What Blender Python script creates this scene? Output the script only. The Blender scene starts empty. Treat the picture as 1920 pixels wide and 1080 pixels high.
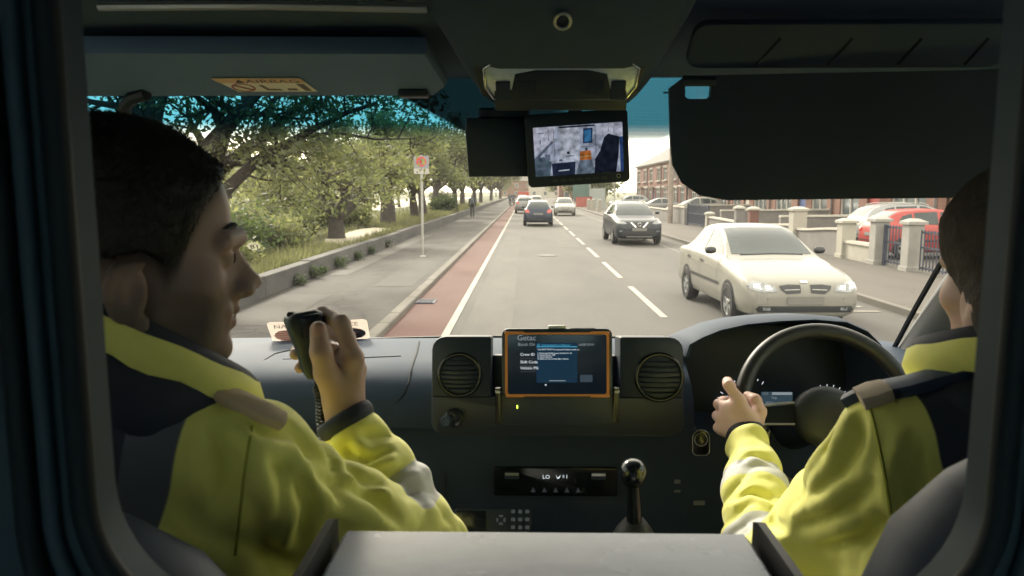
import bpy, bmesh, math, random
import numpy as np
from mathutils import Vector, Matrix, Euler
from mathutils.bvhtree import BVHTree
from mathutils.geometry import delaunay_2d_cdt
R = math.radians
sc = bpy.context.scene
COL = sc.collection
# ------------------------------------------------------------------ camera, sky, sun, exposure
CAM_Z, FPX = 2.0, 1400.0
YAW, PITCH = R(1.02), R(7.37)
cam_d = bpy.data.cameras.new('camera')
cam = bpy.data.objects.new('camera', cam_d); COL.objects.link(cam)
cam.location = (0, 0, CAM_Z)
cam.rotation_euler = (R(90) - PITCH, 0, YAW)
cam_d.sensor_width = 36.0; cam_d.lens = FPX / 1920 * 36.0
cam_d.clip_start = 0.02; cam_d.clip_end = 3000
cam_d.dof.use_dof = True; cam_d.dof.focus_distance = 2.2; cam_d.dof.aperture_fstop = 9.0
sc.camera = cam
CROT = cam.rotation_euler.to_matrix()

def PY(u, v, Y):
    d = CROT @ Vector(((u - 960) / FPX, -(v - 540) / FPX, -1.0))
    return Vector((0, 0, CAM_Z)) + d * (Y / d.y)

SUN_AZ, SUN_EL = R(-24), R(33)          # azimuth from +Y towards +X, elevation
w = bpy.data.worlds.new('World'); sc.world = w; w.use_nodes = True
nt = w.node_tree; nt.nodes.clear()
sky = nt.nodes.new('ShaderNodeTexSky'); sky.sky_type = 'NISHITA'; sky.sun_disc = False
sky.sun_elevation = SUN_EL; sky.sun_rotation = SUN_AZ
sky.air_density = 1.0; sky.dust_density = 4.0; sky.ozone_density = 0.6
veil = nt.nodes.new('ShaderNodeMix'); veil.data_type = 'RGBA'; veil.inputs[0].default_value = 0.72
nt.links.new(sky.outputs[0], veil.inputs[6])
veil.inputs[7].default_value = (11.6, 10.5, 8.5, 1)      # even thin high cloud over the whole sky
bg = nt.nodes.new('ShaderNodeBackground'); bg.inputs[1].default_value = 0.12
nt.links.new(veil.outputs[2], bg.inputs[0])
wo = nt.nodes.new('ShaderNodeOutputWorld'); nt.links.new(bg.outputs[0], wo.inputs[0])
sl = bpy.data.lights.new('sun', 'SUN'); sun = bpy.data.objects.new('sun', sl); COL.objects.link(sun)
sl.energy = 1.5; sl.angle = R(10); sl.color = (1.0, 0.91, 0.78)
sdir = Vector((math.sin(SUN_AZ) * math.cos(SUN_EL), math.cos(SUN_AZ) * math.cos(SUN_EL), math.sin(SUN_EL)))
sun.rotation_euler = sdir.to_track_quat('Z', 'Y').to_euler()
sun.location = (0, 0, 60)
sc.view_settings.view_transform = 'Standard'; sc.view_settings.look = 'None'
sc.view_settings.exposure = 1.8; sc.view_settings.gamma = 1.0
sc.view_settings.use_curve_mapping = False
sc.render.engine = 'CYCLES'
cy = sc.cycles
cy.use_denoising = True
try: cy.denoiser = 'OPENIMAGEDENOISE'
except Exception: pass
cy.max_bounces = 9; cy.diffuse_bounces = 4; cy.glossy_bounces = 3; cy.transparent_max_bounces = 24
cy.transmission_bounces = 4; cy.volume_bounces = 1; cy.caustics_reflective = False; cy.caustics_refractive = False
cy.sample_clamp_indirect = 4.0
try: cy.volume_step_rate = 5.0; cy.volume_max_steps = 64
except Exception: pass

# ------------------------------------------------------------------ materials
MATS = {}
def pm(name, col, rough=0.6, var=0.12, vscale=12.0, bump=0.0, bscale=80.0, metal=0.0, spec=0.5, coat=0.0,
       sheen=0.0, emit=None, estr=0.0, alpha=None, col2=None, bdist=0.02, trans=0.0, subs=0.0):
    if name in MATS: return MATS[name]
    m = bpy.data.materials.new(name); m.use_nodes = True
    n = m.node_tree; b = n.nodes['Principled BSDF']
    b.inputs['Roughness'].default_value = rough; b.inputs['Metallic'].default_value = metal
    b.inputs['Specular IOR Level'].default_value = spec
    b.inputs['Coat Weight'].default_value = coat; b.inputs['Coat Roughness'].default_value = 0.06
    b.inputs['Sheen Weight'].default_value = sheen
    if subs:
        b.inputs['Subsurface Weight'].default_value = subs
        b.inputs['Subsurface Radius'].default_value = (0.012, 0.005, 0.003)
        b.inputs['Subsurface Scale'].default_value = 0.6
    if emit is not None:
        b.inputs['Emission Color'].default_value = (*emit, 1); b.inputs['Emission Strength'].default_value = estr
    tc = n.nodes.new('ShaderNodeTexCoord')
    if var > 0 or col2:
        nz = n.nodes.new('ShaderNodeTexNoise'); nz.inputs['Scale'].default_value = vscale
        nz.inputs['Detail'].default_value = 5.0; nz.inputs['Roughness'].default_value = 0.6
        n.links.new(tc.outputs['Object'], nz.inputs['Vector'])
        mr = n.nodes.new('ShaderNodeMapRange'); mr.inputs[1].default_value = 0.3; mr.inputs[2].default_value = 0.7
        n.links.new(nz.outputs[0], mr.inputs[0])
        mx = n.nodes.new('ShaderNodeMix'); mx.data_type = 'RGBA'
        n.links.new(mr.outputs[0], mx.inputs[0])
        if col2: a, c = col, col2
        else: a, c = [x * (1 - var) for x in col], [min(1, x * (1 + var)) for x in col]
        mx.inputs[6].default_value = (*a, 1); mx.inputs[7].default_value = (*c, 1)
        n.links.new(mx.outputs[2], b.inputs['Base Color'])
        rr = n.nodes.new('ShaderNodeMapRange'); rr.inputs[3].default_value = max(0.02, rough - 0.06); rr.inputs[4].default_value = min(1, rough + 0.06)
        n.links.new(nz.outputs[0], rr.inputs[0]); n.links.new(rr.outputs[0], b.inputs['Roughness'])
    else:
        b.inputs['Base Color'].default_value = (*col, 1)
    if bump > 0:
        nb = n.nodes.new('ShaderNodeTexNoise'); nb.inputs['Scale'].default_value = bscale; nb.inputs['Detail'].default_value = 4.0
        n.links.new(tc.outputs['Object'], nb.inputs['Vector'])
        bp = n.nodes.new('ShaderNodeBump'); bp.inputs['Strength'].default_value = bump; bp.inputs['Distance'].default_value = bdist
        n.links.new(nb.outputs[0], bp.inputs['Height']); n.links.new(bp.outputs[0], b.inputs['Normal'])
    MATS[name] = m
    return m

def N(m): return m.node_tree.nodes, m.node_tree.links

def leaf_mat(name, c1, c2, trans=0.55):
    m = bpy.data.materials.new(name); m.use_nodes = True; nn, L = N(m); nn.clear()
    out = nn.new('ShaderNodeOutputMaterial'); mx = nn.new('ShaderNodeMixShader'); mx.inputs[0].default_value = trans
    d = nn.new('ShaderNodeBsdfPrincipled'); d.inputs['Roughness'].default_value = 0.55; d.inputs['Specular IOR Level'].default_value = 0.3
    t = nn.new('ShaderNodeBsdfTranslucent')
    g = nn.new('ShaderNodeNewGeometry'); nz = nn.new('ShaderNodeTexNoise'); nz.inputs['Scale'].default_value = 0.9; nz.inputs['Detail'].default_value = 4
    L.new(g.outputs['Position'], nz.inputs['Vector'])
    ad = nn.new('ShaderNodeMath'); ad.operation = 'MULTIPLY_ADD'; ad.inputs[1].default_value = 0.5; 
    L.new(g.outputs['Random Per Island'], ad.inputs[0]); 
    mr = nn.new('ShaderNodeMapRange'); mr.inputs[1].default_value = 0.35; mr.inputs[2].default_value = 0.65; mr.inputs[4].default_value = 0.5
    L.new(nz.outputs[0], mr.inputs[0]); L.new(mr.outputs[0], ad.inputs[2])
    cm = nn.new('ShaderNodeMix'); cm.data_type = 'RGBA'; cm.inputs[6].default_value = (*c1, 1); cm.inputs[7].default_value = (*c2, 1)
    L.new(ad.outputs[0], cm.inputs[0]); L.new(cm.outputs[2], d.inputs['Base Color'])
    br = nn.new('ShaderNodeMix'); br.data_type = 'RGBA'; br.blend_type = 'MULTIPLY'; br.inputs[0].default_value = 1; br.inputs[7].default_value = (1.45, 1.45, 0.85, 1)
    L.new(cm.outputs[2], br.inputs[6]); L.new(br.outputs[2], t.inputs['Color'])
    L.new(d.outputs[0], mx.inputs[1]); L.new(t.outputs[0], mx.inputs[2]); L.new(mx.outputs[0], out.inputs[0])
    MATS[name] = m
    return m

def glass_mat(name, tint=(0.9, 0.95, 0.93), gloss=0.06, rough=0.0, veil=0.0):
    """thin pane: tinted see-through + mirror share rising at grazing angles + a little dust"""
    m = bpy.data.materials.new(name); m.use_nodes = True; nn, L = N(m); nn.clear()
    out = nn.new('ShaderNodeOutputMaterial'); t = nn.new('ShaderNodeBsdfTransparent'); t.inputs[0].default_value = (*tint, 1)
    g = nn.new('ShaderNodeBsdfGlossy'); g.inputs['Roughness'].default_value = rough
    lw = nn.new('ShaderNodeLayerWeight'); lw.inputs[0].default_value = 0.25
    mr = nn.new('ShaderNodeMapRange'); mr.inputs[3].default_value = gloss; mr.inputs[4].default_value = 0.7
    pw = nn.new('ShaderNodeMath'); pw.operation = 'POWER'; pw.inputs[1].default_value = 2.5
    L.new(lw.outputs['Facing'], pw.inputs[0]); L.new(pw.outputs[0], mr.inputs[0])
    mx = nn.new('ShaderNodeMixShader'); L.new(mr.outputs[0], mx.inputs[0]); L.new(t.outputs[0], mx.inputs[1]); L.new(g.outputs[0], mx.inputs[2])
    L.new(mx.outputs[0], out.inputs[0])
    MATS[name] = m
    return m

def film_mat(name, col, see=0.4):
    m = bpy.data.materials.new(name); m.use_nodes = True; nn, L = N(m); nn.clear()
    out = nn.new('ShaderNodeOutputMaterial'); t = nn.new('ShaderNodeBsdfTransparent'); d = nn.new('ShaderNodeBsdfTranslucent'); d.inputs[0].default_value = (*col, 1); d2 = nn.new('ShaderNodeBsdfDiffuse'); d2.inputs[0].default_value = (*col, 1)
    a = nn.new('ShaderNodeMixShader'); a.inputs[0].default_value = .5; L.new(d.outputs[0], a.inputs[1]); L.new(d2.outputs[0], a.inputs[2])
    b = nn.new('ShaderNodeMixShader'); b.inputs[0].default_value = see; L.new(a.outputs[0], b.inputs[1]); L.new(t.outputs[0], b.inputs[2]); L.new(b.outputs[0], out.inputs[0]); MATS[name] = m
    return m

def emis(name, col, s):
    m = bpy.data.materials.new(name); m.use_nodes = True; nn, L = N(m); nn.clear()
    out = nn.new('ShaderNodeOutputMaterial'); e = nn.new('ShaderNodeEmission'); e.inputs[0].default_value = (*col, 1); e.inputs[1].default_value = s
    L.new(e.outputs[0], out.inputs[0]); MATS[name] = m
    return m

# ------------------------------------------------------------------ object helpers
ORG = {}
def empty(name, loc, rz=0.0):
    o = bpy.data.objects.new(name, None); COL.objects.link(o); o.location = loc; o.rotation_euler = (0, 0, rz)
    o.empty_display_size = 0.1
    ORG[o.name] = Vector(loc)
    return o
def tag(o, label=None, cat=None, group=None, kind=None):
    if label: o['label'] = label
    if cat: o['category'] = cat
    if group: o['group'] = group
    if kind: o['kind'] = kind
    return o
def link(name, me, mat=None, parent=None, local=False, smooth=None):
    """one mesh object; world-space vertices are moved to the thing's origin unless local"""
    if mat is not None:
        for mm in (mat if isinstance(mat, (list, tuple)) else [mat]): me.materials.append(mm)
    o = bpy.data.objects.new(name, me); COL.objects.link(o)
    if parent is not None:
        o.parent = parent; og = ORG.get(parent.name, Vector((0, 0, 0)))
        if not local and og.length > 0: me.transform(Matrix.Translation(-og))
        ORG[o.name] = og
    if smooth is not None:
        me.shade_smooth()
        if smooth < 180: me.set_sharp_from_angle(angle=R(smooth))
    return o
def copy_tree(o, parent=None, kids=None):
    c = o.copy(); COL.objects.link(c); c.parent = parent
    for k in [x for x in ALLKIDS(o)]: copy_tree(k, c)
    return c
def ALLKIDS(o): return list(o.children)

class MB:
    def __init__(s): s.v = []; s.f = []; s.m = []
    def add(s, vs, fs, mi=0):
        b = len(s.v); s.v.extend([tuple(x) for x in vs]); s.f.extend([tuple(i + b for i in q) for q in fs]); s.m.extend([mi] * len(fs)); return s
    def box(s, c, d, rot=None, mi=0, bev=0.0):
        x, y, z = d[0] / 2, d[1] / 2, d[2] / 2
        if bev <= 0:
            vs = [(-x, -y, -z), (x, -y, -z), (x, y, -z), (-x, y, -z), (-x, -y, z), (x, -y, z), (x, y, z), (-x, y, z)]
            fs = [(0, 3, 2, 1), (4, 5, 6, 7), (0, 1, 5, 4), (1, 2, 6, 5), (2, 3, 7, 6), (3, 0, 4, 7)]
        else:
            b = min(bev, x * .98, y * .98, z * .98); vs = []; fs = []; idx = {}
            for sx in (-1, 1):
                for sy in (-1, 1):
                    for sz in (-1, 1):
                        for k, p in enumerate(((sx * x, sy * (y - b), sz * (z - b)), (sx * (x - b), sy * y, sz * (z - b)), (sx * (x - b), sy * (y - b), sz * z))):
                            idx[(sx, sy, sz, k)] = len(vs); vs.append(p)
            bmx = bmesh.new()
            for p in vs: bmx.verts.new(p)
            r = bmesh.ops.convex_hull(bmx, input=bmx.verts)
            bmesh.ops.recalc_face_normals(bmx, faces=bmx.faces)
            bmx.verts.index_update()
            vs = [tuple(q.co) for q in bmx.verts]; fs = [tuple(q.index for q in f.verts) for f in bmx.faces]; bmx.free()
        M = Matrix.Translation(Vector(c)) @ (rot.to_4x4() if rot is not None else Matrix())
        return s.add([M @ Vector(p) for p in vs], fs, mi)
    def tube(s, pts, rad, n=8, mi=0, caps=True, flat=1.0, up=None):
        pts = [Vector(p) for p in pts]; k = len(pts)
        if not isinstance(rad, (list, tuple)): rad = [rad] * k
        vs = []; fs = []; prev = None
        for i, p in enumerate(pts):
            t = (pts[min(i + 1, k - 1)] - pts[max(i - 1, 0)])
            if t.length < 1e-9: t = Vector((0, 0, 1))
            t.normalize()
            if prev is None:
                a = Vector(up) if up is not None else (Vector((0, 0, 1)) if abs(t.z) < 0.9 else Vector((1, 0, 0)))
                x = t.cross(a).normalized()
            else:
                x = prev - t * prev.dot(t)
                if x.length < 1e-6: x = t.orthogonal()
                x.normalize()
            y = t.cross(x); prev = x
            for j in range(n):
                a = 2 * math.pi * j / n
                vs.append(p + x * math.cos(a) * rad[i] + y * math.sin(a) * rad[i] * flat)
        for i in range(k - 1):
            for j in range(n):
                fs.append((i * n + j, i * n + (j + 1) % n, (i + 1) * n + (j + 1) % n, (i + 1) * n + j))
        if caps: fs.append(tuple(range(n))[::-1]); fs.append(tuple((k - 1) * n + j for j in range(n)))
        return s.add(vs, fs, mi)
    def lathe(s, prof, c, axis=(0, 0, 1), n=24, mi=0, caps=True):
        """prof: (radius, height) along axis"""
        ax = Vector(axis).normalized(); x = ax.orthogonal().normalized(); y = ax.cross(x); vs = []; fs = []
        for (r, h) in prof:
            for j in range(n):
                a = 2 * math.pi * j / n
                vs.append(Vector(c) + ax * h + (x * math.cos(a) + y * math.sin(a)) * r)
        k = len(prof)
        for i in range(k - 1):
            for j in range(n): fs.append((i * n + j, i * n + (j + 1) % n, (i + 1) * n + (j + 1) % n, (i + 1) * n + j))
        if caps and prof[0][0] > 1e-5: fs.append(tuple(range(n))[::-1])
        if caps and prof[-1][0] > 1e-5: fs.append(tuple((k - 1) * n + j for j in range(n)))
        return s.add(vs, fs, mi)
    def torus(s, c, Rr, r, axis=(0, 0, 1), n=40, m=10, mi=0, a0=0.0, a1=360.0, sx=1.0):
        ax = Vector(axis).normalized(); x = ax.orthogonal().normalized(); y = ax.cross(x)
        pts = []
        full = abs(a1 - a0) >= 359.9
        vs = []; fs = []; cnt = n if full else n + 1
        for i in range(cnt):
            a = R(a0 + (a1 - a0) * i / n); d = x * math.cos(a) + y * math.sin(a)
            for j in range(m):
                b = 2 * math.pi * j / m
                vs.append(Vector(c) + d * (Rr + r * math.cos(b)) + ax * r * math.sin(b) * sx)
        for i in range(n):
            i2 = (i + 1) % cnt
            for j in range(m): fs.append((i * m + j, i2 * m + j, i2 * m + (j + 1) % m, i * m + (j + 1) % m))
        return s.add(vs, fs, mi)
    def prism(s, poly, a, b, c, t, mi=0, org=(0, 0, 0)):
        """poly in 2D (a,b axes), extruded by t along axis c"""
        a, b, c, org = Vector(a), Vector(b), Vector(c), Vector(org); n = len(poly)
        vs = [org + a * p[0] + b * p[1] for p in poly] + [org + a * p[0] + b * p[1] + c * t for p in poly]
        fs = [tuple(range(n))[::-1], tuple(range(n, 2 * n))] + [(i, (i + 1) % n, n + (i + 1) % n, n + i) for i in range(n)]
        return s.add(vs, fs, mi)
    def loft(s, rings, close=True, caps=True, mi=0):
        n = len(rings[0]); vs = [p for r in rings for p in r]; fs = []
        for i in range(len(rings) - 1):
            for j in range(n if close else n - 1):
                fs.append((i * n + j, i * n + (j + 1) % n, (i + 1) * n + (j + 1) % n, (i + 1) * n + j))
        if caps and close: fs.append(tuple(range(n))[::-1]); fs.append(tuple((len(rings) - 1) * n + j for j in range(n)))
        return s.add(vs, fs, mi)
    def quad(s, a, b, c, d, mi=0): return s.add([a, b, c, d], [(0, 1, 2, 3)], mi)
    def mesh(s, name):
        me = bpy.data.meshes.new(name); me.from_pydata(s.v, [], s.f)
        if any(s.m): me.polygons.foreach_set('material_index', s.m)
        me.update(); return me
    def build(s, name, mat, parent=None, local=False, smooth=None, fix=True):
        me = s.mesh(name)
        if fix:
            bm = bmesh.new(); bm.from_mesh(me); bmesh.ops.recalc_face_normals(bm, faces=bm.faces); bm.to_mesh(me); bm.free()
        return link(name, me, mat, parent, local, smooth)

def rrect(w, h, r, n=5, cx=0, cy=0):
    """rounded rectangle polygon, counter-clockwise; r may be 4 radii (bl, br, tr, tl)"""
    rs = r if isinstance(r, (list, tuple)) else [r] * 4
    out = []
    for (sx, sy, a0, rr) in ((-1, -1, 180, rs[0]), (1, -1, 270, rs[1]), (1, 1, 0, rs[2]), (-1, 1, 90, rs[3])):
        px, py = cx + sx * (w / 2 - rr), cy + sy * (h / 2 - rr)
        for k in range(n + 1):
            a = R(a0 + 90 * k / n); out.append((px + rr * math.cos(a), py + rr * math.sin(a)))
    return out

def slab(poly, frame, t, bev=0.0, mb=None, mi=0):
    """extruded rounded plate with a softened front edge. frame = (origin, a, b, n): n points to the viewer"""
    o, a, b, n = frame; mb = mb or MB()
    cx = sum(p[0] for p in poly) / len(poly); cy = sum(p[1] for p in poly) / len(poly)
    def ring(inset, d):
        out = []
        for p in poly:
            vx, vy = p[0] - cx, p[1] - cy; l = math.hypot(vx, vy); k = max(0, (l - inset) / l) if l > 0 else 1
            out.append(o + a * (cx + vx * k) + b * (cy + vy * k) + n * d)
        return out
    rs = [ring(0, -t), ring(0, -bev)] + ([ring(bev * .3, -bev * .3), ring(bev, 0)] if bev > 0 else [ring(0, 0)])
    return mb.loft(rs, mi=mi)

def frame_at(c, n, up=(0, 0, 1), roll=0.0):
    n = Vector(n).normalized(); a = Vector(up).cross(n).normalized(); b = n.cross(a)
    if roll:
        q = Matrix.Rotation(roll, 3, n); a = q @ a; b = q @ b
    return (Vector(c), a, b, n)

def text(name, body, size, frame, x, y, mat, parent, lift=0.0006, align='LEFT', mirror=False, sx=1.0):
    cu = bpy.data.curves.new(name, 'FONT'); cu.body = body; cu.size = size; cu.align_x = align; cu.resolution_u = 2
    cu.materials.append(mat)
    tmp = bpy.data.objects.new(name, cu); me = bpy.data.meshes.new_from_object(tmp); bpy.data.objects.remove(tmp)
    o = bpy.data.objects.new(name, me); COL.objects.link(o)
    if not me.materials: me.materials.append(mat)
    c, a, b, n = frame; p = c + a * x + b * y + n * lift
    og = ORG.get(parent.name, Vector((0, 0, 0))) if parent else Vector((0, 0, 0))
    M = Matrix.Identity(4); aa = a * (-sx if mirror else sx)
    for i in range(3): M[i][0] = aa[i]; M[i][1] = b[i]; M[i][2] = n[i]; M[i][3] = (p - og)[i]
    o.parent = parent; o.matrix_local = M
    return o

# ------------------------------------------------------------------ implicit surfaces (bodies, clothing)
def smin(a, b, k):
    if k <= 0: return np.minimum(a, b)
    h = np.clip(0.5 + 0.5 * (b - a) / k, 0, 1); return b * (1 - h) + a * h - k * h * (1 - h)
def smax(a, b, k): return -smin(-a, -b, k)
class SDF:
    def __init__(s, lo, hi, h):
        s.lo = np.array(lo, float); s.h = h; s.n = [int(math.ceil((hi[i] - lo[i]) / h)) + 1 for i in range(3)]
        s.F = np.full(s.n, 0.2, np.float32)
    def reg(s, lo, hi, m):
        a = [max(0, int(math.floor((lo[i] - m - s.lo[i]) / s.h))) for i in range(3)]
        b = [min(s.n[i], int(math.ceil((hi[i] + m - s.lo[i]) / s.h)) + 1) for i in range(3)]
        if any(b[i] <= a[i] for i in range(3)): return None, None, None, None
        g = [np.arange(a[i], b[i], dtype=np.float32) * s.h + s.lo[i] for i in range(3)]
        return (slice(a[0], b[0]), slice(a[1], b[1]), slice(a[2], b[2])), g[0][:, None, None], g[1][None, :, None], g[2][None, None, :]
    def put(s, sl, d, k, sub):
        if sub: s.F[sl] = smax(s.F[sl], -d, k)
        else: s.F[sl] = smin(s.F[sl], d, k)
    def cone(s, a, b, ra, rb, k=0.01, sub=False):
        a = np.array(a, float); b = np.array(b, float); r = max(ra, rb)
        sl, X, Y, Z = s.reg(np.minimum(a, b) - r, np.maximum(a, b) + r, k + 3 * s.h)
        if sl is None: return s
        ab = b - a; L2 = max(1e-12, float(ab @ ab))
        t = np.clip(((X - a[0]) * ab[0] + (Y - a[1]) * ab[1] + (Z - a[2]) * ab[2]) / L2, 0, 1)
        d = np.sqrt((X - a[0] - ab[0] * t) ** 2 + (Y - a[1] - ab[1] * t) ** 2 + (Z - a[2] - ab[2] * t) ** 2) - (ra + (rb - ra) * t)
        s.put(sl, d, k, sub); return s
    def chain(s, pts, rads, k=0.008):
        for i in range(len(pts) - 1): s.cone(pts[i], pts[i + 1], rads[i], rads[i + 1], k)
        return s
    def ell(s, c, r, rot=None, k=0.015, sub=False):
        c = np.array(c, float); m = max(r)
        sl, X, Y, Z = s.reg(c - m, c + m, k + 3 * s.h)
        if sl is None: return s
        X = X - c[0]; Y = Y - c[1]; Z = Z - c[2]
        if rot is not None:
            M = np.array(rot.transposed()); X, Y, Z = (M[0, 0] * X + M[0, 1] * Y + M[0, 2] * Z, M[1, 0] * X + M[1, 1] * Y + M[1, 2] * Z, M[2, 0] * X + M[2, 1] * Y + M[2, 2] * Z)
        q = np.sqrt((X / r[0]) ** 2 + (Y / r[1]) ** 2 + (Z / r[2]) ** 2)
        q2 = np.sqrt((X / r[0] ** 2) ** 2 + (Y / r[1] ** 2) ** 2 + (Z / r[2] ** 2) ** 2) + 1e-9
        s.put(sl, q * (q - 1) / q2, k, sub); return s
    def mesh(s, name, disp=None):
        F = s.F
        if disp is not None:
            near = np.argwhere(np.abs(F) < 0.03); P = near * s.h + s.lo
            F = F.copy(); F[near[:, 0], near[:, 1], near[:, 2]] += disp(P).astype(np.float32)
        F[0, :, :] = F[-1, :, :] = 0.1; F[:, 0, :] = F[:, -1, :] = 0.1; F[:, :, 0] = F[:, :, -1] = 0.1
        S = F < 0; nx, ny, nz = F.shape
        cnt = np.zeros((nx - 1, ny - 1, nz - 1), np.uint8)
        for i in (0, 1):
            for j in (0, 1):
                for k in (0, 1): cnt += S[i:nx - 1 + i, j:ny - 1 + j, k:nz - 1 + k]
        act = np.argwhere((cnt > 0) & (cnt < 8)); idx = np.full(cnt.shape, -1, np.int32)
        idx[act[:, 0], act[:, 1], act[:, 2]] = np.arange(len(act))
        acc = np.zeros((len(act), 3)); num = np.zeros(len(act))
        cor = [(i, j, k) for i in (0, 1) for j in (0, 1) for k in (0, 1)]
        val = {c: F[act[:, 0] + c[0], act[:, 1] + c[1], act[:, 2] + c[2]] for c in cor}
        for c in cor:
            for ax in range(3):
                if c[ax] == 0:
                    e = list(c); e[ax] = 1; e = tuple(e); a, b = val[c], val[e]; cr = (a < 0) != (b < 0)
                    t = np.where(cr, a / np.where(cr, a - b, 1), 0)
                    p = np.array(c, float)[None, :].repeat(len(act), 0); p[:, ax] += t
                    acc[cr] += p[cr]; num[cr] += 1
        V = (act + acc / np.maximum(num, 1)[:, None]) * s.h + s.lo
        Q = []
        for ax in range(3):
            sA = [slice(1, -1)] * 3; sB = [slice(1, -1)] * 3; sA[ax] = slice(0, -1); sB[ax] = slice(1, None)
            A, B = S[tuple(sA)], S[tuple(sB)]; o = np.array([1, 1, 1]); o[ax] = 0
            for sgn, mk in ((0, A & ~B), (1, ~A & B)):
                e = np.argwhere(mk) + o
                if not len(e): continue
                u, v = (ax + 1) % 3, (ax + 2) % 3; du = np.zeros(3, int); du[u] = 1; dv = np.zeros(3, int); dv[v] = 1
                q = [e - du - dv, e - dv, e, e - du]
                q = np.stack([idx[x[:, 0], x[:, 1], x[:, 2]] for x in q], 1)
                Q.append(q if sgn == 0 else q[:, ::-1])
        Q = np.concatenate(Q); Q = Q[(Q >= 0).all(1)]
        me = bpy.data.meshes.new(name)
        me.vertices.add(len(V)); me.vertices.foreach_set('co', V.astype(np.float32).ravel())
        me.loops.add(len(Q) * 4); me.loops.foreach_set('vertex_index', Q.astype(np.int32).ravel())
        me.polygons.add(len(Q)); me.polygons.foreach_set('loop_start', np.arange(0, len(Q) * 4, 4, dtype=np.int32))
        me.update(calc_edges=True); me.validate(); me.shade_smooth()
        return me, V
def attr(me, name, val):
    a = me.attributes.new(name, 'FLOAT', 'POINT'); a.data.foreach_set('value', np.asarray(val, np.float32))
_rng = np.random.default_rng(5)
_perm = _rng.random((32, 32, 32))
def vnoise(P, scale):
    q = P / scale; i = np.floor(q).astype(int); f = q - i; f = f * f * (3 - 2 * f); out = 0
    for a in (0, 1):
        for b in (0, 1):
            for c in (0, 1):
                wgt = np.where(a, f[:, 0], 1 - f[:, 0]) * np.where(b, f[:, 1], 1 - f[:, 1]) * np.where(c, f[:, 2], 1 - f[:, 2])
                out = out + wgt * _perm[(i[:, 0] + a) % 32, (i[:, 1] + b) % 32, (i[:, 2] + c) % 32]
    return out - 0.5
OUT = 0.80
_pm = pm
def pm(name, col, *a, **k): return _pm(name, tuple(c * OUT for c in col), *a, **k)
# ------------------------------------------------------------------ outdoor materials
def ground_mat(name, c1, c2, c3, scale=0.6, fine=60.0, rough=0.85, cracks=0.0, bump=0.25):
    """speckled, stained paving: broad stains, fine aggregate, optional dark cracks"""
    c1, c2, c3 = [tuple(x * OUT for x in c) for c in (c1, c2, c3)]
    m = bpy.data.materials.new(name); m.use_nodes = True; nn, L = N(m); b = nn['Principled BSDF']
    b.inputs['Roughness'].default_value = rough; b.inputs['Specular IOR Level'].default_value = 0.35
    tc = nn.new('ShaderNodeNewGeometry'); mp = nn.new('ShaderNodeMapping'); mp.inputs['Scale'].default_value = (1, 0.35, 1)
    L.new(tc.outputs['Position'], mp.inputs[0])
    a = nn.new('ShaderNodeTexNoise'); a.inputs['Scale'].default_value = scale; a.inputs['Detail'].default_value = 7; a.inputs['Roughness'].default_value = 0.62
    L.new(mp.outputs[0], a.inputs['Vector'])
    f = nn.new('ShaderNodeTexNoise'); f.inputs['Scale'].default_value = fine; f.inputs['Detail'].default_value = 3
    L.new(tc.outputs['Position'], f.inputs['Vector'])
    r1 = nn.new('ShaderNodeMapRange'); r1.inputs[1].default_value = 0.35; r1.inputs[2].default_value = 0.66; L.new(a.outputs[0], r1.inputs[0])
    m1 = nn.new('ShaderNodeMix'); m1.data_type = 'RGBA'; m1.inputs[6].default_value = (*c1, 1); m1.inputs[7].default_value = (*c2, 1); L.new(r1.outputs[0], m1.inputs[0])
    r2 = nn.new('ShaderNodeMapRange'); r2.inputs[1].default_value = 0.48; r2.inputs[2].default_value = 0.72; r2.inputs[4].default_value = 0.6; L.new(f.outputs[0], r2.inputs[0])
    m2 = nn.new('ShaderNodeMix'); m2.data_type = 'RGBA'; m2.inputs[7].default_value = (*c3, 1); L.new(r2.outputs[0], m2.inputs[0]); L.new(m1.outputs[2], m2.inputs[6])
    last = m2.outputs[2]
    if cracks > 0:
        vo = nn.new('ShaderNodeTexVoronoi'); vo.feature = 'DISTANCE_TO_EDGE'; vo.inputs['Scale'].default_value = 0.55
        wn = nn.new('ShaderNodeTexNoise'); wn.inputs['Scale'].default_value = 1.5; wn.inputs['Detail'].default_value = 6
        L.new(tc.outputs['Position'], wn.inputs['Vector'])
        ad = nn.new('ShaderNodeVectorMath'); ad.operation = 'MULTIPLY_ADD'; ad.inputs[1].default_value = (1.2, 1.2, 0)
        L.new(wn.outputs['Color'], ad.inputs[0]); L.new(tc.outputs['Position'], ad.inputs[2]); L.new(ad.outputs[0], vo.inputs['Vector'])
        rc = nn.new('ShaderNodeMapRange'); rc.inputs[1].default_value = 0.0; rc.inputs[2].default_value = 0.022; rc.inputs[3].default_value = cracks; rc.inputs[4].default_value = 0
        L.new(vo.outputs['Distance'], rc.inputs[0])
        m3 = nn.new('ShaderNodeMix'); m3.data_type = 'RGBA'; m3.inputs[7].default_value = (c1[0] * .35, c1[1] * .35, c1[2] * .35, 1)
        L.new(rc.outputs[0], m3.inputs[0]); L.new(last, m3.inputs[6]); last = m3.outputs[2]
    L.new(last, b.inputs['Base Color'])
    bp = nn.new('ShaderNodeBump'); bp.inputs['Strength'].default_value = bump; bp.inputs['Distance'].default_value = 0.01
    L.new(f.outputs[0], bp.inputs['Height']); L.new(bp.outputs[0], b.inputs['Normal'])
    MATS[name] = m
    return m
M_road = ground_mat('asphalt', (0.064, 0.060, 0.058), (0.094, 0.088, 0.083), (0.14, 0.132, 0.125), 0.5, 45)
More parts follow.
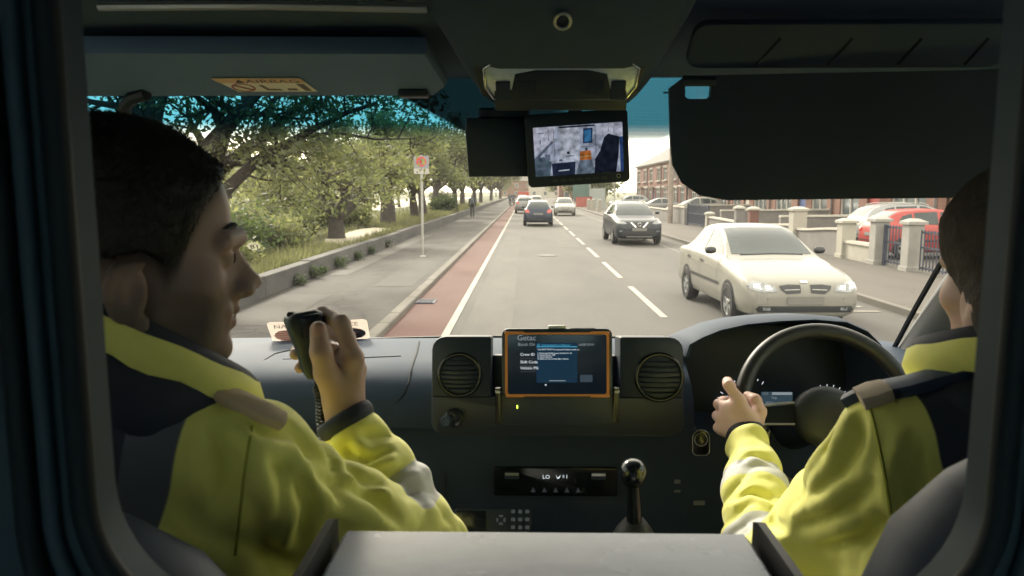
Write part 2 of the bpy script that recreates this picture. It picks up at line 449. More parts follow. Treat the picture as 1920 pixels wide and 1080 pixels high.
M_red = ground_mat('red_asphalt', (0.082, 0.036, 0.030), (0.102, 0.046, 0.039), (0.12, 0.066, 0.057), 0.8, 45)
M_foot = ground_mat('footpath_concrete', (0.026, 0.0245, 0.025), (0.068, 0.064, 0.060), (0.060, 0.057, 0.054), 0.9, 30, cracks=0.75)
M_footr = ground_mat('pale_concrete', (0.076, 0.068, 0.061), (0.100, 0.091, 0.082), (0.112, 0.102, 0.093), 0.5, 30, cracks=0.3)
M_kerb = ground_mat('kerb_stone', (0.12, 0.112, 0.10), (0.165, 0.153, 0.135), (0.18, 0.168, 0.15), 1.5, 40)
M_paint = ground_mat('road_paint', (0.30, 0.29, 0.265), (0.42, 0.405, 0.37), (0.20, 0.19, 0.18), 2.0, 25)
M_paintworn = ground_mat('worn_paint', (0.12, 0.11, 0.10), (0.30, 0.285, 0.25), (0.11, 0.10, 0.095), 5.0, 22)
M_grassg = ground_mat('grass_ground', (0.060, 0.068, 0.034), (0.12, 0.12, 0.072), (0.14, 0.135, 0.09), 1.2, 18, rough=0.95)
M_sand = ground_mat('pale_gravel', (0.40, 0.36, 0.28), (0.50, 0.46, 0.37), (0.34, 0.31, 0.25), 1.0, 25)
M_lwall = ground_mat('low_wall_concrete', (0.060, 0.058, 0.062), (0.11, 0.105, 0.105), (0.13, 0.125, 0.12), 1.6, 20)
M_gwall = pm('rendered_wall', (0.20, 0.188, 0.182), 0.9, 0.15, 2.5, 0.2, 40)
M_gwhite = pm('cream_masonry', (0.38, 0.36, 0.315), 0.85, 0.1, 3, 0.2, 40)
M_gbluegrey = pm('grey_painted_pillar', (0.30, 0.29, 0.275), 0.85, 0.12, 3, 0.2, 40)
M_iron = pm('navy_iron', (0.03, 0.04, 0.07), 0.5, 0.2, 5)
M_galv = pm('galvanised_steel', (0.42, 0.42, 0.40), 0.5, 0.15, 8, metal=0.4)
M_wood = pm('pole_timber', (0.30, 0.255, 0.22), 0.85, 0.25, 4, 0.3, 30)
M_bark = pm('bark', (0.055, 0.045, 0.04), 0.9, 0.3, 6, 0.8, 25, bdist=0.04)
M_slate = pm('roof_slate', (0.10, 0.092, 0.092), 0.8, 0.2, 1.5, 0.3, 10)
M_pvc = pm('white_window_frame', (0.45, 0.43, 0.40), 0.5, 0.05, 3)
M_pane = pm('house_pane', (0.10, 0.12, 0.13), 0.08, 0.2, 0.7, spec=0.8)
M_curt = pm('net_curtain', (0.5, 0.47, 0.43), 0.8, 0.2, 4)
def brick_mat(name, a, b_, mo):
    m = bpy.data.materials.new(name); m.use_nodes = True; nn, L = N(m); p = nn['Principled BSDF']; p.inputs['Roughness'].default_value = 0.85
    g = nn.new('ShaderNodeNewGeometry'); s = nn.new('ShaderNodeSeparateXYZ'); L.new(g.outputs['Position'], s.inputs[0])
    ad = nn.new('ShaderNodeMath'); ad.operation = 'ADD'; L.new(s.outputs[0], ad.inputs[0]); L.new(s.outputs[1], ad.inputs[1])
    c = nn.new('ShaderNodeCombineXYZ'); L.new(ad.outputs[0], c.inputs[0]); L.new(s.outputs[2], c.inputs[1])
    br = nn.new('ShaderNodeTexBrick'); br.inputs['Scale'].default_value = 1.0; br.inputs['Brick Width'].default_value = 0.225; br.inputs['Row Height'].default_value = 0.075; br.inputs['Mortar Size'].default_value = 0.006
    br.inputs['Color1'].default_value = (*a, 1); br.inputs['Color2'].default_value = (*b_, 1); br.inputs['Mortar'].default_value = (*mo, 1)
    L.new(c.outputs[0], br.inputs['Vector'])
    nz = nn.new('ShaderNodeTexNoise'); nz.inputs['Scale'].default_value = 0.7; nz.inputs['Detail'].default_value = 5; L.new(g.outputs['Position'], nz.inputs['Vector'])
    mr = nn.new('ShaderNodeMapRange'); mr.inputs[1].default_value = .3; mr.inputs[2].default_value = .7; mr.inputs[3].default_value = .78; mr.inputs[4].default_value = 1.15; L.new(nz.outputs[0], mr.inputs[0])
    mx = nn.new('ShaderNodeVectorMath'); mx.operation = 'SCALE'; L.new(br.outputs[0], mx.inputs[0]); L.new(mr.outputs[0], mx.inputs[3]); L.new(mx.outputs[0], p.inputs['Base Color'])
    MATS[name] = m
    return m
M_brick = brick_mat('red_brick', (0.120, 0.046, 0.036), (0.148, 0.060, 0.047), (0.11, 0.088, 0.076))
M_brick2 = brick_mat('orange_brick', (0.140, 0.062, 0.044), (0.165, 0.076, 0.055), (0.13, 0.10, 0.085))
M_leafA = leaf_mat('leaf_yellow_green', (0.102, 0.119, 0.059), (0.221, 0.230, 0.152))
M_leafB = leaf_mat('leaf_mid_green', (0.068, 0.085, 0.048), (0.162, 0.174, 0.112))
M_leafC = leaf_mat('leaf_dark_green', (0.030, 0.051, 0.026), (0.076, 0.102, 0.053))
M_bright = leaf_mat('leaf_lime', (0.085, 0.093, 0.053), (0.170, 0.170, 0.118))

# ------------------------------------------------------------------ ground, road, pavements
def sheet(name, x0, x1, y0, y1, z, mat, parent=None, kind='structure', nx=1, ny=1, hf=None):
    mb = MB(); vs = []; fs = []
    for j in range(ny + 1):
        for i in range(nx + 1):
            x = x0 + (x1 - x0) * i / nx; y = y0 + (y1 - y0) * j / ny
            vs.append((x, y, z + (hf(x, y) if hf else 0)))
    for j in range(ny):
        for i in range(nx): a = j * (nx + 1) + i; fs.append((a, a + 1, a + nx + 2, a + nx + 1))
    o = mb.add(vs, fs).build(name, mat, parent)
    if parent is None: o['kind'] = kind
    return o
ground = sheet('ground', -900, 900, -300, 1800, -0.16, M_grassg)
road = sheet('road', -1.98, 6.15, -40, 700, 0.0, M_road, ny=1)
lane = sheet('cycle_lane', -1.98, -1.17, -40, 700, 0.006, M_red)
ln = sheet('lane_line', -1.17, -1.06, -40, 700, 0.010, M_paint, road)
for k, y in enumerate(np.arange(0.8, 170, 5.5)):
    if k % 1 == 0: sheet('centre_dash', 2.16, 2.28, y, y + 3.9, 0.008, M_paint, road)
sheet('parking_line', 5.05, 5.15, 15.0, 240, 0.008, M_paintworn, road)
rnd = random.Random(4)
for k in range(5):                                   # worn road lettering beside the near kerb
    y = 12.4 + k * 0.5
    sheet('worn_marking', 5.25 + rnd.uniform(0, .15), 5.95 - rnd.uniform(0, .2), y, y + 0.16, 0.008, M_paintworn, road)
    sheet('worn_marking', 5.3 + rnd.uniform(0, .4), 5.42 + rnd.uniform(0, .4), y + .16, y + 0.5, 0.008, M_paintworn, road)
M_patch = ground_mat('patch_asphalt', (0.044, 0.041, 0.040), (0.068, 0.064, 0.061), (0.10, 0.095, 0.09), 1.2, 40)
M_patch2 = ground_mat('patch_pale', (0.078, 0.073, 0.069), (0.105, 0.098, 0.092), (0.14, 0.132, 0.126), 1.2, 40)
for (a, b, c, d, m_) in ((-.9, -.2, 9, 34, M_patch2), (1.2, 2.0, 27, 39, M_patch2)): sheet('road_patch', a, b, c, d, 0.004, m_, road)
gy_ = MB().box((-1.80, 13.4, .012), (.34, .46, .02))
for k in range(6): gy_.box((-1.80, 13.2 + k * .08, .026), (.28, .03, .012))
gy_.build('drain_grate', M_iron, road, fix=False)
MB().lathe([(.33, 0), (.33, .008), (.29, .008), (.29, .012), (.02, .013)], (.7, 23.4, .003), n=28).build('manhole_cover', pm('cast_iron', (.06, .056, .053), .6, .3, 30, .5, 60), road)
foot = sheet('footpath', -4.75, -2.16, -40, 700, 0.085, M_foot)
kerb0 = None
ke = MB().box((0, 0, 0), (0.18, 0.895, 0.2), bev=0.015).mesh('kerb_stone')
for k in range(95):
    me = ke
    o = bpy.data.objects.new('kerb_stone', me); COL.objects.link(o); o.parent = foot
    if k == 0: me.materials.append(M_kerb)
    o.location = (-2.07 + rnd.uniform(-.004, .004), 4 + k * 0.9, -0.005 + rnd.uniform(-.003, .003))
o = MB().box((-2.07, 395, -0.005), (0.18, 611, 0.2)).build('kerb_run', M_kerb, foot)
for (a, b, c, d, m_) in ((-4.6, -3.6, 10.5, 13.8, M_patch), (-3.1, -2.3, 15, 26, M_patch), (-4.7, -4.1, 17, 33, M_patch2), (-3.9, -2.9, 28, 33, M_patch)): sheet('path_patch', a, b, c, d, 0.090, m_, foot)
pav = sheet('pavement', 6.27, 9.1, -40, 700, 0.11, M_footr)
MB().box((6.21, 330, 0.01), (0.12, 740, 0.21), bev=0.01).build('kerb_run', M_kerb, pav)
sheet('forecourt', 9.1, 15.05, -10, 102, 0.004, M_footr)
# raised verge behind the low wall, falling to a river bank on the left
def vh(x, y):
    t = max(0, (-5.0 - x)); return 0.34 - 0.05 * max(0, t - 4) + 0.05 * math.sin(x * 1.7 + y * .6) * min(1, t) if t < 16 else -0.26
verge = sheet('verge', -60, -5.0, -30, 300, 0.0, M_grassg, nx=60, ny=160, hf=vh)
gpts = [(-5.35, 22), (-5.3, 27), (-5.5, 33), (-6.4, 34), (-7.3, 31), (-7.0, 26), (-6.2, 23)]
sp = MB(); ctr = (-6.1, 28)
ring = []
for i in range(len(gpts)):
    a, b = gpts[i], gpts[(i + 1) % len(gpts)]
    for t in (0, .33, .66): ring.append((a[0] + (b[0] - a[0]) * t, a[1] + (b[1] - a[1]) * t))
vs = [(x, y, vh(x, y) + .03) for x, y in ring] + [((x + ctr[0]) / 2, (y + ctr[1]) / 2, vh((x + ctr[0]) / 2, (y + ctr[1]) / 2) + .05) for x, y in ring] + [(ctr[0], ctr[1], vh(*ctr) + .05)]
n_ = len(ring); fs = [(i, (i + 1) % n_, n_ + (i + 1) % n_, n_ + i) for i in range(n_)] + [(n_ + i, n_ + (i + 1) % n_, 2 * n_) for i in range(n_)]
tag(sp.add(vs, fs).build('gravel_path', M_sand), kind='structure')
sheet('path', -30, -13, -10, 260, 0.03, M_sand, nx=1, ny=1)
# low wall in cast sections
lw = empty('low_wall', (-4.9, 8, 0)); tag(lw, 'low grey concrete wall between the left footpath and the grassy verge', 'wall')
sec = MB().box((0, 0, 0.22), (0.26, 2.985, 0.44), bev=0.012).mesh('wall_section'); sec.materials.append(M_lwall)
for k in range(36):
    o = bpy.data.objects.new('wall_section', sec); COL.objects.link(o); o.parent = lw
    o.location = (rnd.uniform(-.008, .008), -2 + 3.0 * k, 0.03 + rnd.uniform(-.012, .012)); o.rotation_euler = (0, rnd.uniform(-.01, .01), rnd.uniform(-.002, .002))
MB().box((-4.9, 215, 0.25), (0.26, 202, 0.44)).build('wall_run', M_lwall, lw)

# ------------------------------------------------------------------ vegetation
def leaves(name, P, size, rs, mat, parent, up=0.35, stuff=False):
    """P: centres; diamond leaves turned at random"""
    n = len(P); nrm = rs.normal(size=(n, 3)); nrm[:, 2] += up * 2; nrm /= np.linalg.norm(nrm, axis=1)[:, None]
    t = np.cross(nrm, rs.normal(size=(n, 3))); t /= np.linalg.norm(t, axis=1)[:, None] + 1e-9; b = np.cross(nrm, t)
    s = (size * rs.uniform(.55, 1.35, n))[:, None]
    V = np.stack([P - t * s, P + b * s * .5 + nrm * s * .12, P + t * s, P - b * s * .5 + nrm * s * .12], 1).reshape(-1, 3)
    me = bpy.data.meshes.new(name); me.vertices.add(4 * n); me.vertices.foreach_set('co', V.astype(np.float32).ravel())
    me.loops.add(4 * n); me.loops.foreach_set('vertex_index', np.arange(4 * n, dtype=np.int32)); me.polygons.add(n)
    me.polygons.foreach_set('loop_start', np.arange(0, 4 * n, 4, dtype=np.int32)); me.update(calc_edges=True)
    return link(name, me, mat, parent)

def tree(label, base, H, spread, tr, seed, nleaf, leaf, mat, fork=0.24, nl=6, sig=0.35, extra=(), group=None, elev=(28, 66), name='tree', clump=None):
    rs = np.random.default_rng(seed); rn = random.Random(seed)
    root = empty(name, base); tag(root, label, 'tree', group)
    B = Vector(base); mb = MB(); tips = []
    th = H * fork; lean = Vector((rn.uniform(-.1, .1), rn.uniform(-.1, .1), 1)).normalized()
    top = B + lean * th
    mb.tube([B - Vector((0, 0, .15)), B + lean * .12 * th, B + lean * .6 * th, top], [tr * 1.35, tr * 1.05, tr * .9, tr * .55], 9)
    def grow(p, d, L, r, depth):
        pts = [p]; rad = [r]; k = 5; dd = d.copy()
        for i in range(k):
            dd = (dd + Vector((rn.gauss(0, .16), rn.gauss(0, .16), rn.gauss(0, .12) + (0.10 if depth < 2 else -0.02)))).normalized()
            pts.append(pts[-1] + dd * L / k); rad.append(r * (1 - .78 * (i + 1) / k))
        mb.tube(pts, rad, 6 if depth == 0 else (5 if depth == 1 else 3), caps=False)
        if depth >= 2:
            tips.extend(pts[2:]); return
        m = 5 if depth == 0 else 4
        for j in range(m):
            f = 0.3 + 0.7 * (j + rn.random() * .6) / m; q = f * k; i = min(k - 1, int(q)); pos = pts[i].lerp(pts[i + 1], q - i)
            side = dd.orthogonal(); side.rotate(Matrix.Rotation(rn.uniform(0, 6.28), 3, dd))
            nd = (dd * .6 + side * rn.uniform(.55, 1.0) + Vector((0, 0, .12))).normalized()
            grow(pos, nd, L * rn.uniform(.42, .62), max(.012, r * (1 - .75 * f) * .7), depth + 1)
        tips.append(pts[-1])
    for j in range(nl):
        az = 2 * math.pi * (j + rn.uniform(-.3, .3)) / nl; el = R(rn.uniform(*elev))
        d = Vector((math.cos(az) * math.cos(el), math.sin(az) * math.cos(el), math.sin(el)))
        L = (H - th) * rn.uniform(.55, .8) if el > R(50) else spread * rn.uniform(.7, 1.0)
        grow(top - lean * rn.uniform(.02, .2) * th, d, L, tr * .8, 0)
    for (pts, r0, r1) in extra:                      # limbs placed by hand
        pts = [Vector(p) for p in pts]; kk = len(pts)
        mb.tube(pts, [r0 + (r1 - r0) * i / (kk - 1) for i in range(kk)], 7)
        for i in range(1, kk):
            for q in range(2):
                d = (pts[i] - pts[i - 1]).normalized(); side = d.orthogonal(); side.rotate(Matrix.Rotation(rn.uniform(0, 6.28), 3, d))
                grow(pts[i].lerp(pts[i - 1], rn.random()), (d * .5 + side).normalized(), spread * .3, r1 * .5 + .01, 1)
    mb.build('trunk', M_bark, root, smooth=50, fix=False)
    T = np.array([tuple(t) for t in tips]); P = T[rs.integers(0, len(T), nleaf)] + rs.normal(size=(nleaf, 3)) * sig * np.array([1, 1, .75])
    P = P[P[:, 2] > B.z + th * .6]
    if base[1] > 20: P = P[~((np.hypot(P[:, 0] - B.x, P[:, 1] - B.y) < spread * .45) & (P[:, 2] < B.z + th + H * .26))]
    leaves('crown', P, leaf, rs, mat, root)
    return root
G1 = 'trees growing along the verge behind the low wall'
nt_pts = [(-5.85, 13.2, 1.4), (-5.25, 13.3, 2.10), (-4.78, 13.4, 2.55), (-4.3, 13.5, 2.82), (-3.87, 13.6, 3.08), (-3.2, 13.7, 3.42), (-2.7, 13.9, 3.6)]
n2 = [(-4.78, 13.4, 2.55), (-4.2, 13.8, 2.95), (-3.6, 14.2, 3.1), (-2.9, 14.6, 3.0), (-2.2, 15.2, 3.05)]
n3 = [(-5.5, 13.2, 2.2), (-5.1, 13.0, 3.1), (-4.4, 13.0, 3.8), (-3.6, 13.2, 4.3), (-2.8, 13.4, 4.4)]
n4 = [(-5.3, 13.4, 2.5), (-4.6, 14.6, 2.5), (-4.0, 15.6, 2.35), (-3.4, 16.4, 2.6)]
tree('nearest tree with dark limbs reaching over the footpath beside the passenger', (-5.9, 13.2, .3), 6.6, 3.4, .24, 3, 11000, .06, M_leafB, fork=.3, nl=5, sig=.17,
     extra=((nt_pts, .13, .03), (n2, .05, .012), (n3, .10, .02), (n4, .06, .012)), group=G1, elev=(40, 75))
tree('low forked tree with short thick dark trunk beside the pale gravel', (-6.75, 26.6, .3), 5.4, 3.3, .30, 11, 8500, .08, M_leafA, fork=.17, nl=6, sig=.19, group=G1, elev=(22, 60))
spec = [(-6.9, 37.5, 6.8, 3.4, .40, M_leafA, 'broad tree with wide grey trunk just left of the sign post'),
        (-6.4, 43.5, 6.6, 3.4, .26, M_leafB, 'leafy tree with thin dark trunk right of the sign post'),
        (-6.8, 50.0, 7.4, 3.6, .28, M_leafB, 'tall rounded tree behind the walking person'),
        (-7.2, 60.0, 8.6, 4.2, .3, M_leafA, 'high pale green tree below the dark camera box'),
        (-6.6, 70.0, 7.4, 3.8, .28, M_leafC, 'dark green tree beyond the walking person'),
        (-6.9, 82.0, 8.0, 4.2, .3, M_leafB, 'mid green roadside tree, seventh along the low wall'),
        (-6.5, 96.0, 8.0, 4.2, .3, M_leafB, 'roadside tree, eighth along the low wall'),
        (-6.8, 114.0, 8.4, 4.6, .3, M_leafA, 'roadside tree, ninth along the low wall'),
        (-6.2, 136.0, 8.6, 4.8, .3, M_leafB, 'far roadside tree left of the cyclists'),
        (-5.5, 165.0, 9.0, 5.4, .3, M_leafB, 'farthest roadside tree at the end of the cycle lane')]
for i, (x, y, h, s_, r_, m_, lab) in enumerate(spec):
    tree(lab, (x, y, .3), h, s_, r_, 30 + i, 8500 if y < 65 else 4500, .11 if y < 65 else .26, m_, fork=.26, nl=6, sig=.27 if y < 65 else .5, group=G1, elev=(25, 68))
G2 = 'background trees across the bank'
bgt = [(-22, 34, 4.2), (-26, 30, 4.0), (-17, 50, 5.0), (-31, 48, 6.0), (-25, 62, 6.0), (-17, 72, 7.0), (-30, 90, 7.0), (-16, 95, 8.0), (-26, 120, 9.0), (-24, 22, 3.4)]
lab2 = ['third', 'second', 'fourth', 'fifth', 'sixth', 'seventh', 'ninth', 'eighth', 'tenth', 'first']
for i, (x, y, h) in enumerate(bgt):
    tree('background tree on the far bank behind the wall, %s nearest to the camera' % lab2[i], (x, y, -.1), h, h * .5, .2, 60 + i, 3500, .26, M_leafA, fork=.2, nl=6, sig=.6, group=G2, elev=(20, 70))
def shrub(label, base, r, n, leaf, mat, seed, group, h=1.0, name='shrub', cat='shrub'):
    rs = np.random.default_rng(seed); root = empty(name, base); tag(root, label, cat, group)
    mb = MB(); B = Vector(base); rn = random.Random(seed); tips = []
    for k in range(9):
        a = rn.uniform(0, 6.28); e = rn.uniform(.5, 1.4); d = Vector((math.cos(a) * math.cos(e), math.sin(a) * math.cos(e), math.sin(e)))
        p1 = B + d * r * .5; p2 = B + d * r * h * rn.uniform(.8, 1.1) + Vector((rn.gauss(0, .1), rn.gauss(0, .1), 0)) * r
        mb.tube([B, p1, p2], [.02 * r + .004, .012 * r + .003, .004], 4, caps=False); tips += [p1, p2, p1.lerp(p2, .5), p1.lerp(p2, .25)]
    mb.build('stem', M_bark, root, fix=False)
    T = np.array([tuple(t) for t in tips]); P = T[rs.integers(0, len(T), n)] + rs.normal(size=(n, 3)) * r * .2
    P = P[P[:, 2] > B.z + .01]
    leaves('foliage', P, leaf, rs, mat, root)
    return root
G3 = 'shrubs on the verge'
for i, (x, y, r, m_, lb) in enumerate([(-7.2, 18.5, 1.0, M_leafC, 'dark green shrub on the verge below the nearest tree'),
        (-8.4, 22.5, 1.2, M_leafB, 'mid green bush on the verge left of the forked tree'), (-9.5, 27.5, 1.3, M_leafA, 'pale bush behind the forked tree'),
        (-6.6, 16.0, .7, M_leafA, 'small lime bush on the verge beside the passenger face'), (-9.6, 34, 1.5, M_leafB, 'wide bush behind the gravel patch'),
        (-7.6, 33.5, 1.0, M_leafA, 'low bush between the forked tree and the sign post'), (-11.5, 22, 1.8, M_leafA, 'large pale bush near the river bank'),
        (-6.9, 20.8, .9, M_leafA, 'pale yellow bush on the verge under the hanging limb'), (-8.2, 17.2, 1.3, M_leafA, 'broad pale bush beside the trunk of the nearest tree'), (-7.4, 24.2, .8, M_leafB, 'round bush just left of the forked tree trunk'), (-9.3, 20.0, 1.5, M_leafB, 'high bush behind the pale yellow bush'),
        (-6.0, 56, 1.2, M_leafC, 'dark shrub beside the walking person'), (-7.2, 66, 1.4, M_leafB, 'shrub on the verge beyond the walking person')]):
    shrub(lb, (x, y, vh(x, y)), r, 2600, .075 if y < 30 else .12, m_, 90 + i, G3)
G4 = 'weeds at the foot of the low wall'
for i, (y, s_, lb) in enumerate([(15.2, .22, 'nearest weed clump at the foot of the low wall'), (16.4, .28, 'second weed clump along the wall foot'), (17.3, .2, 'third weed clump along the wall foot'),
                       (18.6, .34, 'tallest weed clump at the wall foot'), (20.8, .26, 'weed clump at the wall foot left of the sign post'), (22.6, .26, 'weed clump at the wall foot near the sign post'), (25.5, .3, 'farthest weed clump along the wall foot')]):
    shrub(lb, (-4.72, y, .085), s_, 260, .035, M_leafC, 120 + i, G4, h=.9, name='weed', cat='weed')
# rough grass on top of the verge
rs = np.random.default_rng(8); n = 26000
gx = -5.1 - rs.exponential(1.3, n); gy = 9 + rs.random(n) ** 1.5 * 75; keep = (gx > -12); gx, gy = gx[keep], gy[keep]
inside = (gx > -7.1) & (gy > 22.5) & (gy < 33) & (gx < -5.45); gx, gy = gx[~inside], gy[~inside]; n = len(gx)
gz = np.array([vh(a, b) for a, b in zip(gx, gy)]); hh = rs.uniform(.06, .26, n) * (1 + gy / 90); a = rs.uniform(0, 6.28, n); wd = .012 + gy * .0005
lean = rs.normal(size=(n, 2)) * .12
V = np.stack([np.stack([gx - np.cos(a) * wd, gy - np.sin(a) * wd, gz - .02], 1), np.stack([gx + np.cos(a) * wd, gy + np.sin(a) * wd, gz - .02], 1), np.stack([gx + lean[:, 0], gy + lean[:, 1], gz + hh], 1)], 1).reshape(-1, 3)
me = bpy.data.meshes.new('grass'); me.vertices.add(3 * n); me.vertices.foreach_set('co', V.astype(np.float32).ravel()); me.loops.add(3 * n)
me.loops.foreach_set('vertex_index', np.arange(3 * n, dtype=np.int32)); me.polygons.add(n); me.polygons.foreach_set('loop_start', np.arange(0, 3 * n, 3, dtype=np.int32)); me.update(calc_edges=True)
tag(link('grass', me, M_bright), 'long rough grass along the top of the low wall', 'grass', kind='stuff')

# ------------------------------------------------------------------ sign post
M_signblue = pm('sign_blue_grey', (0.28, 0.28, 0.33), 0.5, 0.05); M_signred = pm('sign_red', (0.62, 0.07, 0.05), 0.5, 0.05); M_signw = pm('sign_plate_pale', (0.50, 0.47, 0.46), 0.5, 0.08)
sx_, sy_ = -3.03, 22.0
sg = empty('road_sign', (sx_, sy_, .085)); tag(sg, 'clearway sign with red circle and cross on a grey post beside the cycle lane', 'sign')
MB().tube([(sx_, sy_, .05), (sx_, sy_, 3.05)], .038, 10).build('post', M_galv, sg, smooth=40)
MB().lathe([(.09, 0), (.085, .02), (.05, .03)], (sx_, sy_, .086), n=14).build('base_collar', M_galv, sg, smooth=40)
fr = frame_at((sx_, sy_ - .055, 2.80), (0, -1, 0))
slab(rrect(.44, .36, .03, 3, 0, .05), fr, .012).build('sign_panel', M_signblue, sg)
slab(rrect(.44, .16, .02, 3, 0, -.215), fr, .012).build('lower_plate', M_signw, sg)
mb = MB(); mb.torus(fr[0] + fr[2] * .06 + fr[3] * .003, .125, .020, (0, -1, 0), 28, 6, sx=.15)
for s_ in (-1, 1): mb.box(fr[0] + fr[2] * .06 + fr[3] * .004, (.25, .004, .034), Matrix.Rotation(s_ * R(45), 3, 'Y'))
mb.build('red_cross', M_signred, sg, fix=False)
disc = MB().lathe([(.105, 0), (.105, .002)], fr[0] + fr[2] * .06, (0, -1, 0), 24); disc.build('sign_disc', pm('sign_disc_blue', (0.30, 0.17, 0.19), .5, .05), sg)
for zz in (2.72, 2.98): MB().torus((sx_, sy_, zz), .04, .007, n=14, m=6, sx=2).build('clamp', M_galv, sg)

# ------------------------------------------------------------------ houses
def opening_wall(mb, y0, y1, z0, z1, x, t, holes):
    """front wall in the plane x (thickness t towards +x) with real openings: holes = (ya,yb,za,zb)"""
    ys = sorted({y0, y1, *[h[0] for h in holes], *[h[1] for h in holes]}); zs = sorted({z0, z1, *[h[2] for h in holes], *[h[3] for h in holes]})
    for i in range(len(ys) - 1):
        for j in range(len(zs) - 1):
            cy_, cz_ = (ys[i] + ys[i + 1]) / 2, (zs[j] + zs[j + 1]) / 2
            if any(h[0] < cy_ < h[1] and h[2] < cz_ < h[3] for h in holes): continue
            mb.box((x + t / 2, cy_, cz_), (t, ys[i + 1] - ys[i], zs[j + 1] - zs[j]))
HX, HW = 15.0, 9.3
def window_part(root, x, ya, yb, za, zb, bars):
    fw = .075; f = MB(); cy_ = (ya + yb) / 2
    for yy in (ya + fw / 2, yb - fw / 2): f.box((x + .10, yy, (za + zb) / 2), (.09, fw, zb - za))
    for zz in (za + fw / 2, zb - fw / 2): f.box((x + .10, cy_, zz), (.088, yb - ya - 2 * fw, fw))
    for b in bars: f.box((x + .10, ya + (yb - ya) * b, (za + zb) / 2), (.085, fw * .9, zb - za - 2 * fw))
    f.box((x + .10, cy_, zb - (zb - za) * .30), (.083, yb - ya - 2 * fw, fw * .8))
    wf = f.build('window', M_pvc, root)
    pts = [ya] + [ya + (yb - ya) * b for b in bars] + [yb]
    for i in range(len(pts) - 1):
        MB().box((x + .13, (pts[i] + pts[i + 1]) / 2, (za + zb) / 2), (.012, pts[i + 1] - pts[i] - .04, zb - za - .06)).build('pane', M_pane, wf)
    MB().box((x + .30, cy_, (za + zb) / 2 - .05), (.02, (yb - ya) * .9, (zb - za) * .9)).build('curtain', M_curt, wf)
    MB().box((x - .05, cy_, za - .06), (.24, yb - ya + .24, .12)).build('sill', M_gwhite, root)
    MB().box((x - .012, cy_, zb + .09), (.05, yb - ya + .2, .18)).build('lintel', M_gwhite, root)
def house(y0, label, brick, end=False, doorcol=(.1, .12, .25), mirror=False):
    root = empty('brick_house', (HX, y0 + HW / 2, 0)); tag(root, label, 'house', 'terraced brick houses on the right')
    def yy(a): return y0 + (HW - a if mirror else a)
    def span(a, b): p, q = yy(a), yy(b); return (min(p, q), max(p, q))
    w1 = (*span(.9, 3.1), 3.2, 4.6); w2 = (*span(5.9, 8.1), 3.2, 4.6); w3 = (*span(.8, 3.5), .8, 2.4); dr = (*span(4.5, 5.7), .16, 2.3); w4 = (*span(6.5, 8.5), .8, 2.4)
    mb = MB(); opening_wall(mb, y0, y0 + HW - .002, 0.1, 5.1, HX, .3, [w1, w2, w3, dr, w4])
    mb.box((HX + 7.6, y0 + HW / 2, 2.6), (.3, HW - .002, 5.0)); mb.box((HX + 3.95, y0 + .15, 2.6), (7.0, .296, 4.998)); mb.box((HX + 3.95, y0 + HW - .16, 2.6), (7.0, .296, 4.998))
    mb.build('wall', brick, root)
    for w_ in (w1, w2, w3): window_part(root, HX, *w_, (.5,) if w_ is not w3 else (.33, .67))
    window_part(root, HX, *w4, (.5,))
    d = MB().box((HX + .14, (dr[0] + dr[1]) / 2, (dr[2] + dr[3]) / 2), (.06, dr[1] - dr[0] - .02, dr[3] - dr[2])).build('door', pm('door_%d' % int(doorcol[0] * 100 + doorcol[2] * 10), doorcol, .4, .08), root)
    MB().box((HX + .10, dr[0] + .12, 1.15), (.05, .03, .12)).build('handle', M_galv, d)
    MB().box((HX - .35, (dr[0] + dr[1]) / 2, 2.5), (.9, 1.7, .14), bev=.02).build('porch_canopy', M_gwhite, root)
    MB().tube([(HX - .06, y0 + .05, .1), (HX - .06, y0 + .05, 5.0)], .05, 8).build('downpipe', pm('downpipe_dark', (.1, .09, .09), .5), root)
    MB().box((HX - .12, y0 + HW / 2, 5.12), (.13, HW - .004, .12)).build('gutter', M_pvc, root)
    # roof: front and rear slopes with a little thickness
    xr, zr = HX + 3.9, 7.75; e0 = HX - .3; ye = y0 + HW - .002
    if end:
        hipy = ye - 5.0
        vs = [(e0, y0, 5.14), (e0, ye + .3, 5.14), (xr, y0, zr), (xr, hipy, zr), (HX + 8.1, y0, 5.14), (HX + 8.1, ye + .3, 5.14)]
        fs = [(0, 1, 3, 2), (4, 2, 3, 5), (1, 5, 3)]
    else:
        vs = [(e0, y0, 5.14), (e0, ye, 5.14), (xr, y0, zr), (xr, ye, zr), (HX + 8.1, y0, 5.14), (HX + 8.1, ye, 5.14)]; fs = [(0, 1, 3, 2), (4, 2, 3, 5)]
    k = len(vs); vs2 = vs + [(a, b, c + .07) for a, b, c in vs]; fs2 = fs + [tuple(i + k for i in f) for f in fs] + [(0, 2, 2 + k, k), (2, 4, 4 + k, 2 + k), (0, 1, 1 + k, k)]
    rf = MB().add(vs2, fs2).build('roof', M_slate, root)
    MB().tube([(xr, y0, zr + .1), (xr, (hipy if end else ye), zr + .1)], .11, 6).build('ridge_tiles', pm('ridge_tile', (.22, .15, .13), .8, .2), rf)
    if not end or True:
        ch = MB().box((xr, y0 + .35, zr + .45), (1.0, .62, 1.5), bev=.02).build('chimney', brick, rf)
        for q in (-.28, .05, .33): MB().lathe([(.11, 0), (.13, .1), (.10, .38), (.12, .4)], (xr + q, y0 + .35, zr + 1.19), n=10).build('chimney_pot', pm('terracotta', (.42, .2, .13), .8, .15), rf)
dc = [(.35, .05, .05), (.06, .1, .25), (.5, .48, .44), (.05, .18, .1), (.12, .1, .1)]
names = ['nearest', 'second', 'third', 'fourth', 'fifth', 'sixth', 'seventh', 'eighth', 'ninth', 'tenth', 'eleventh', 'twelfth']
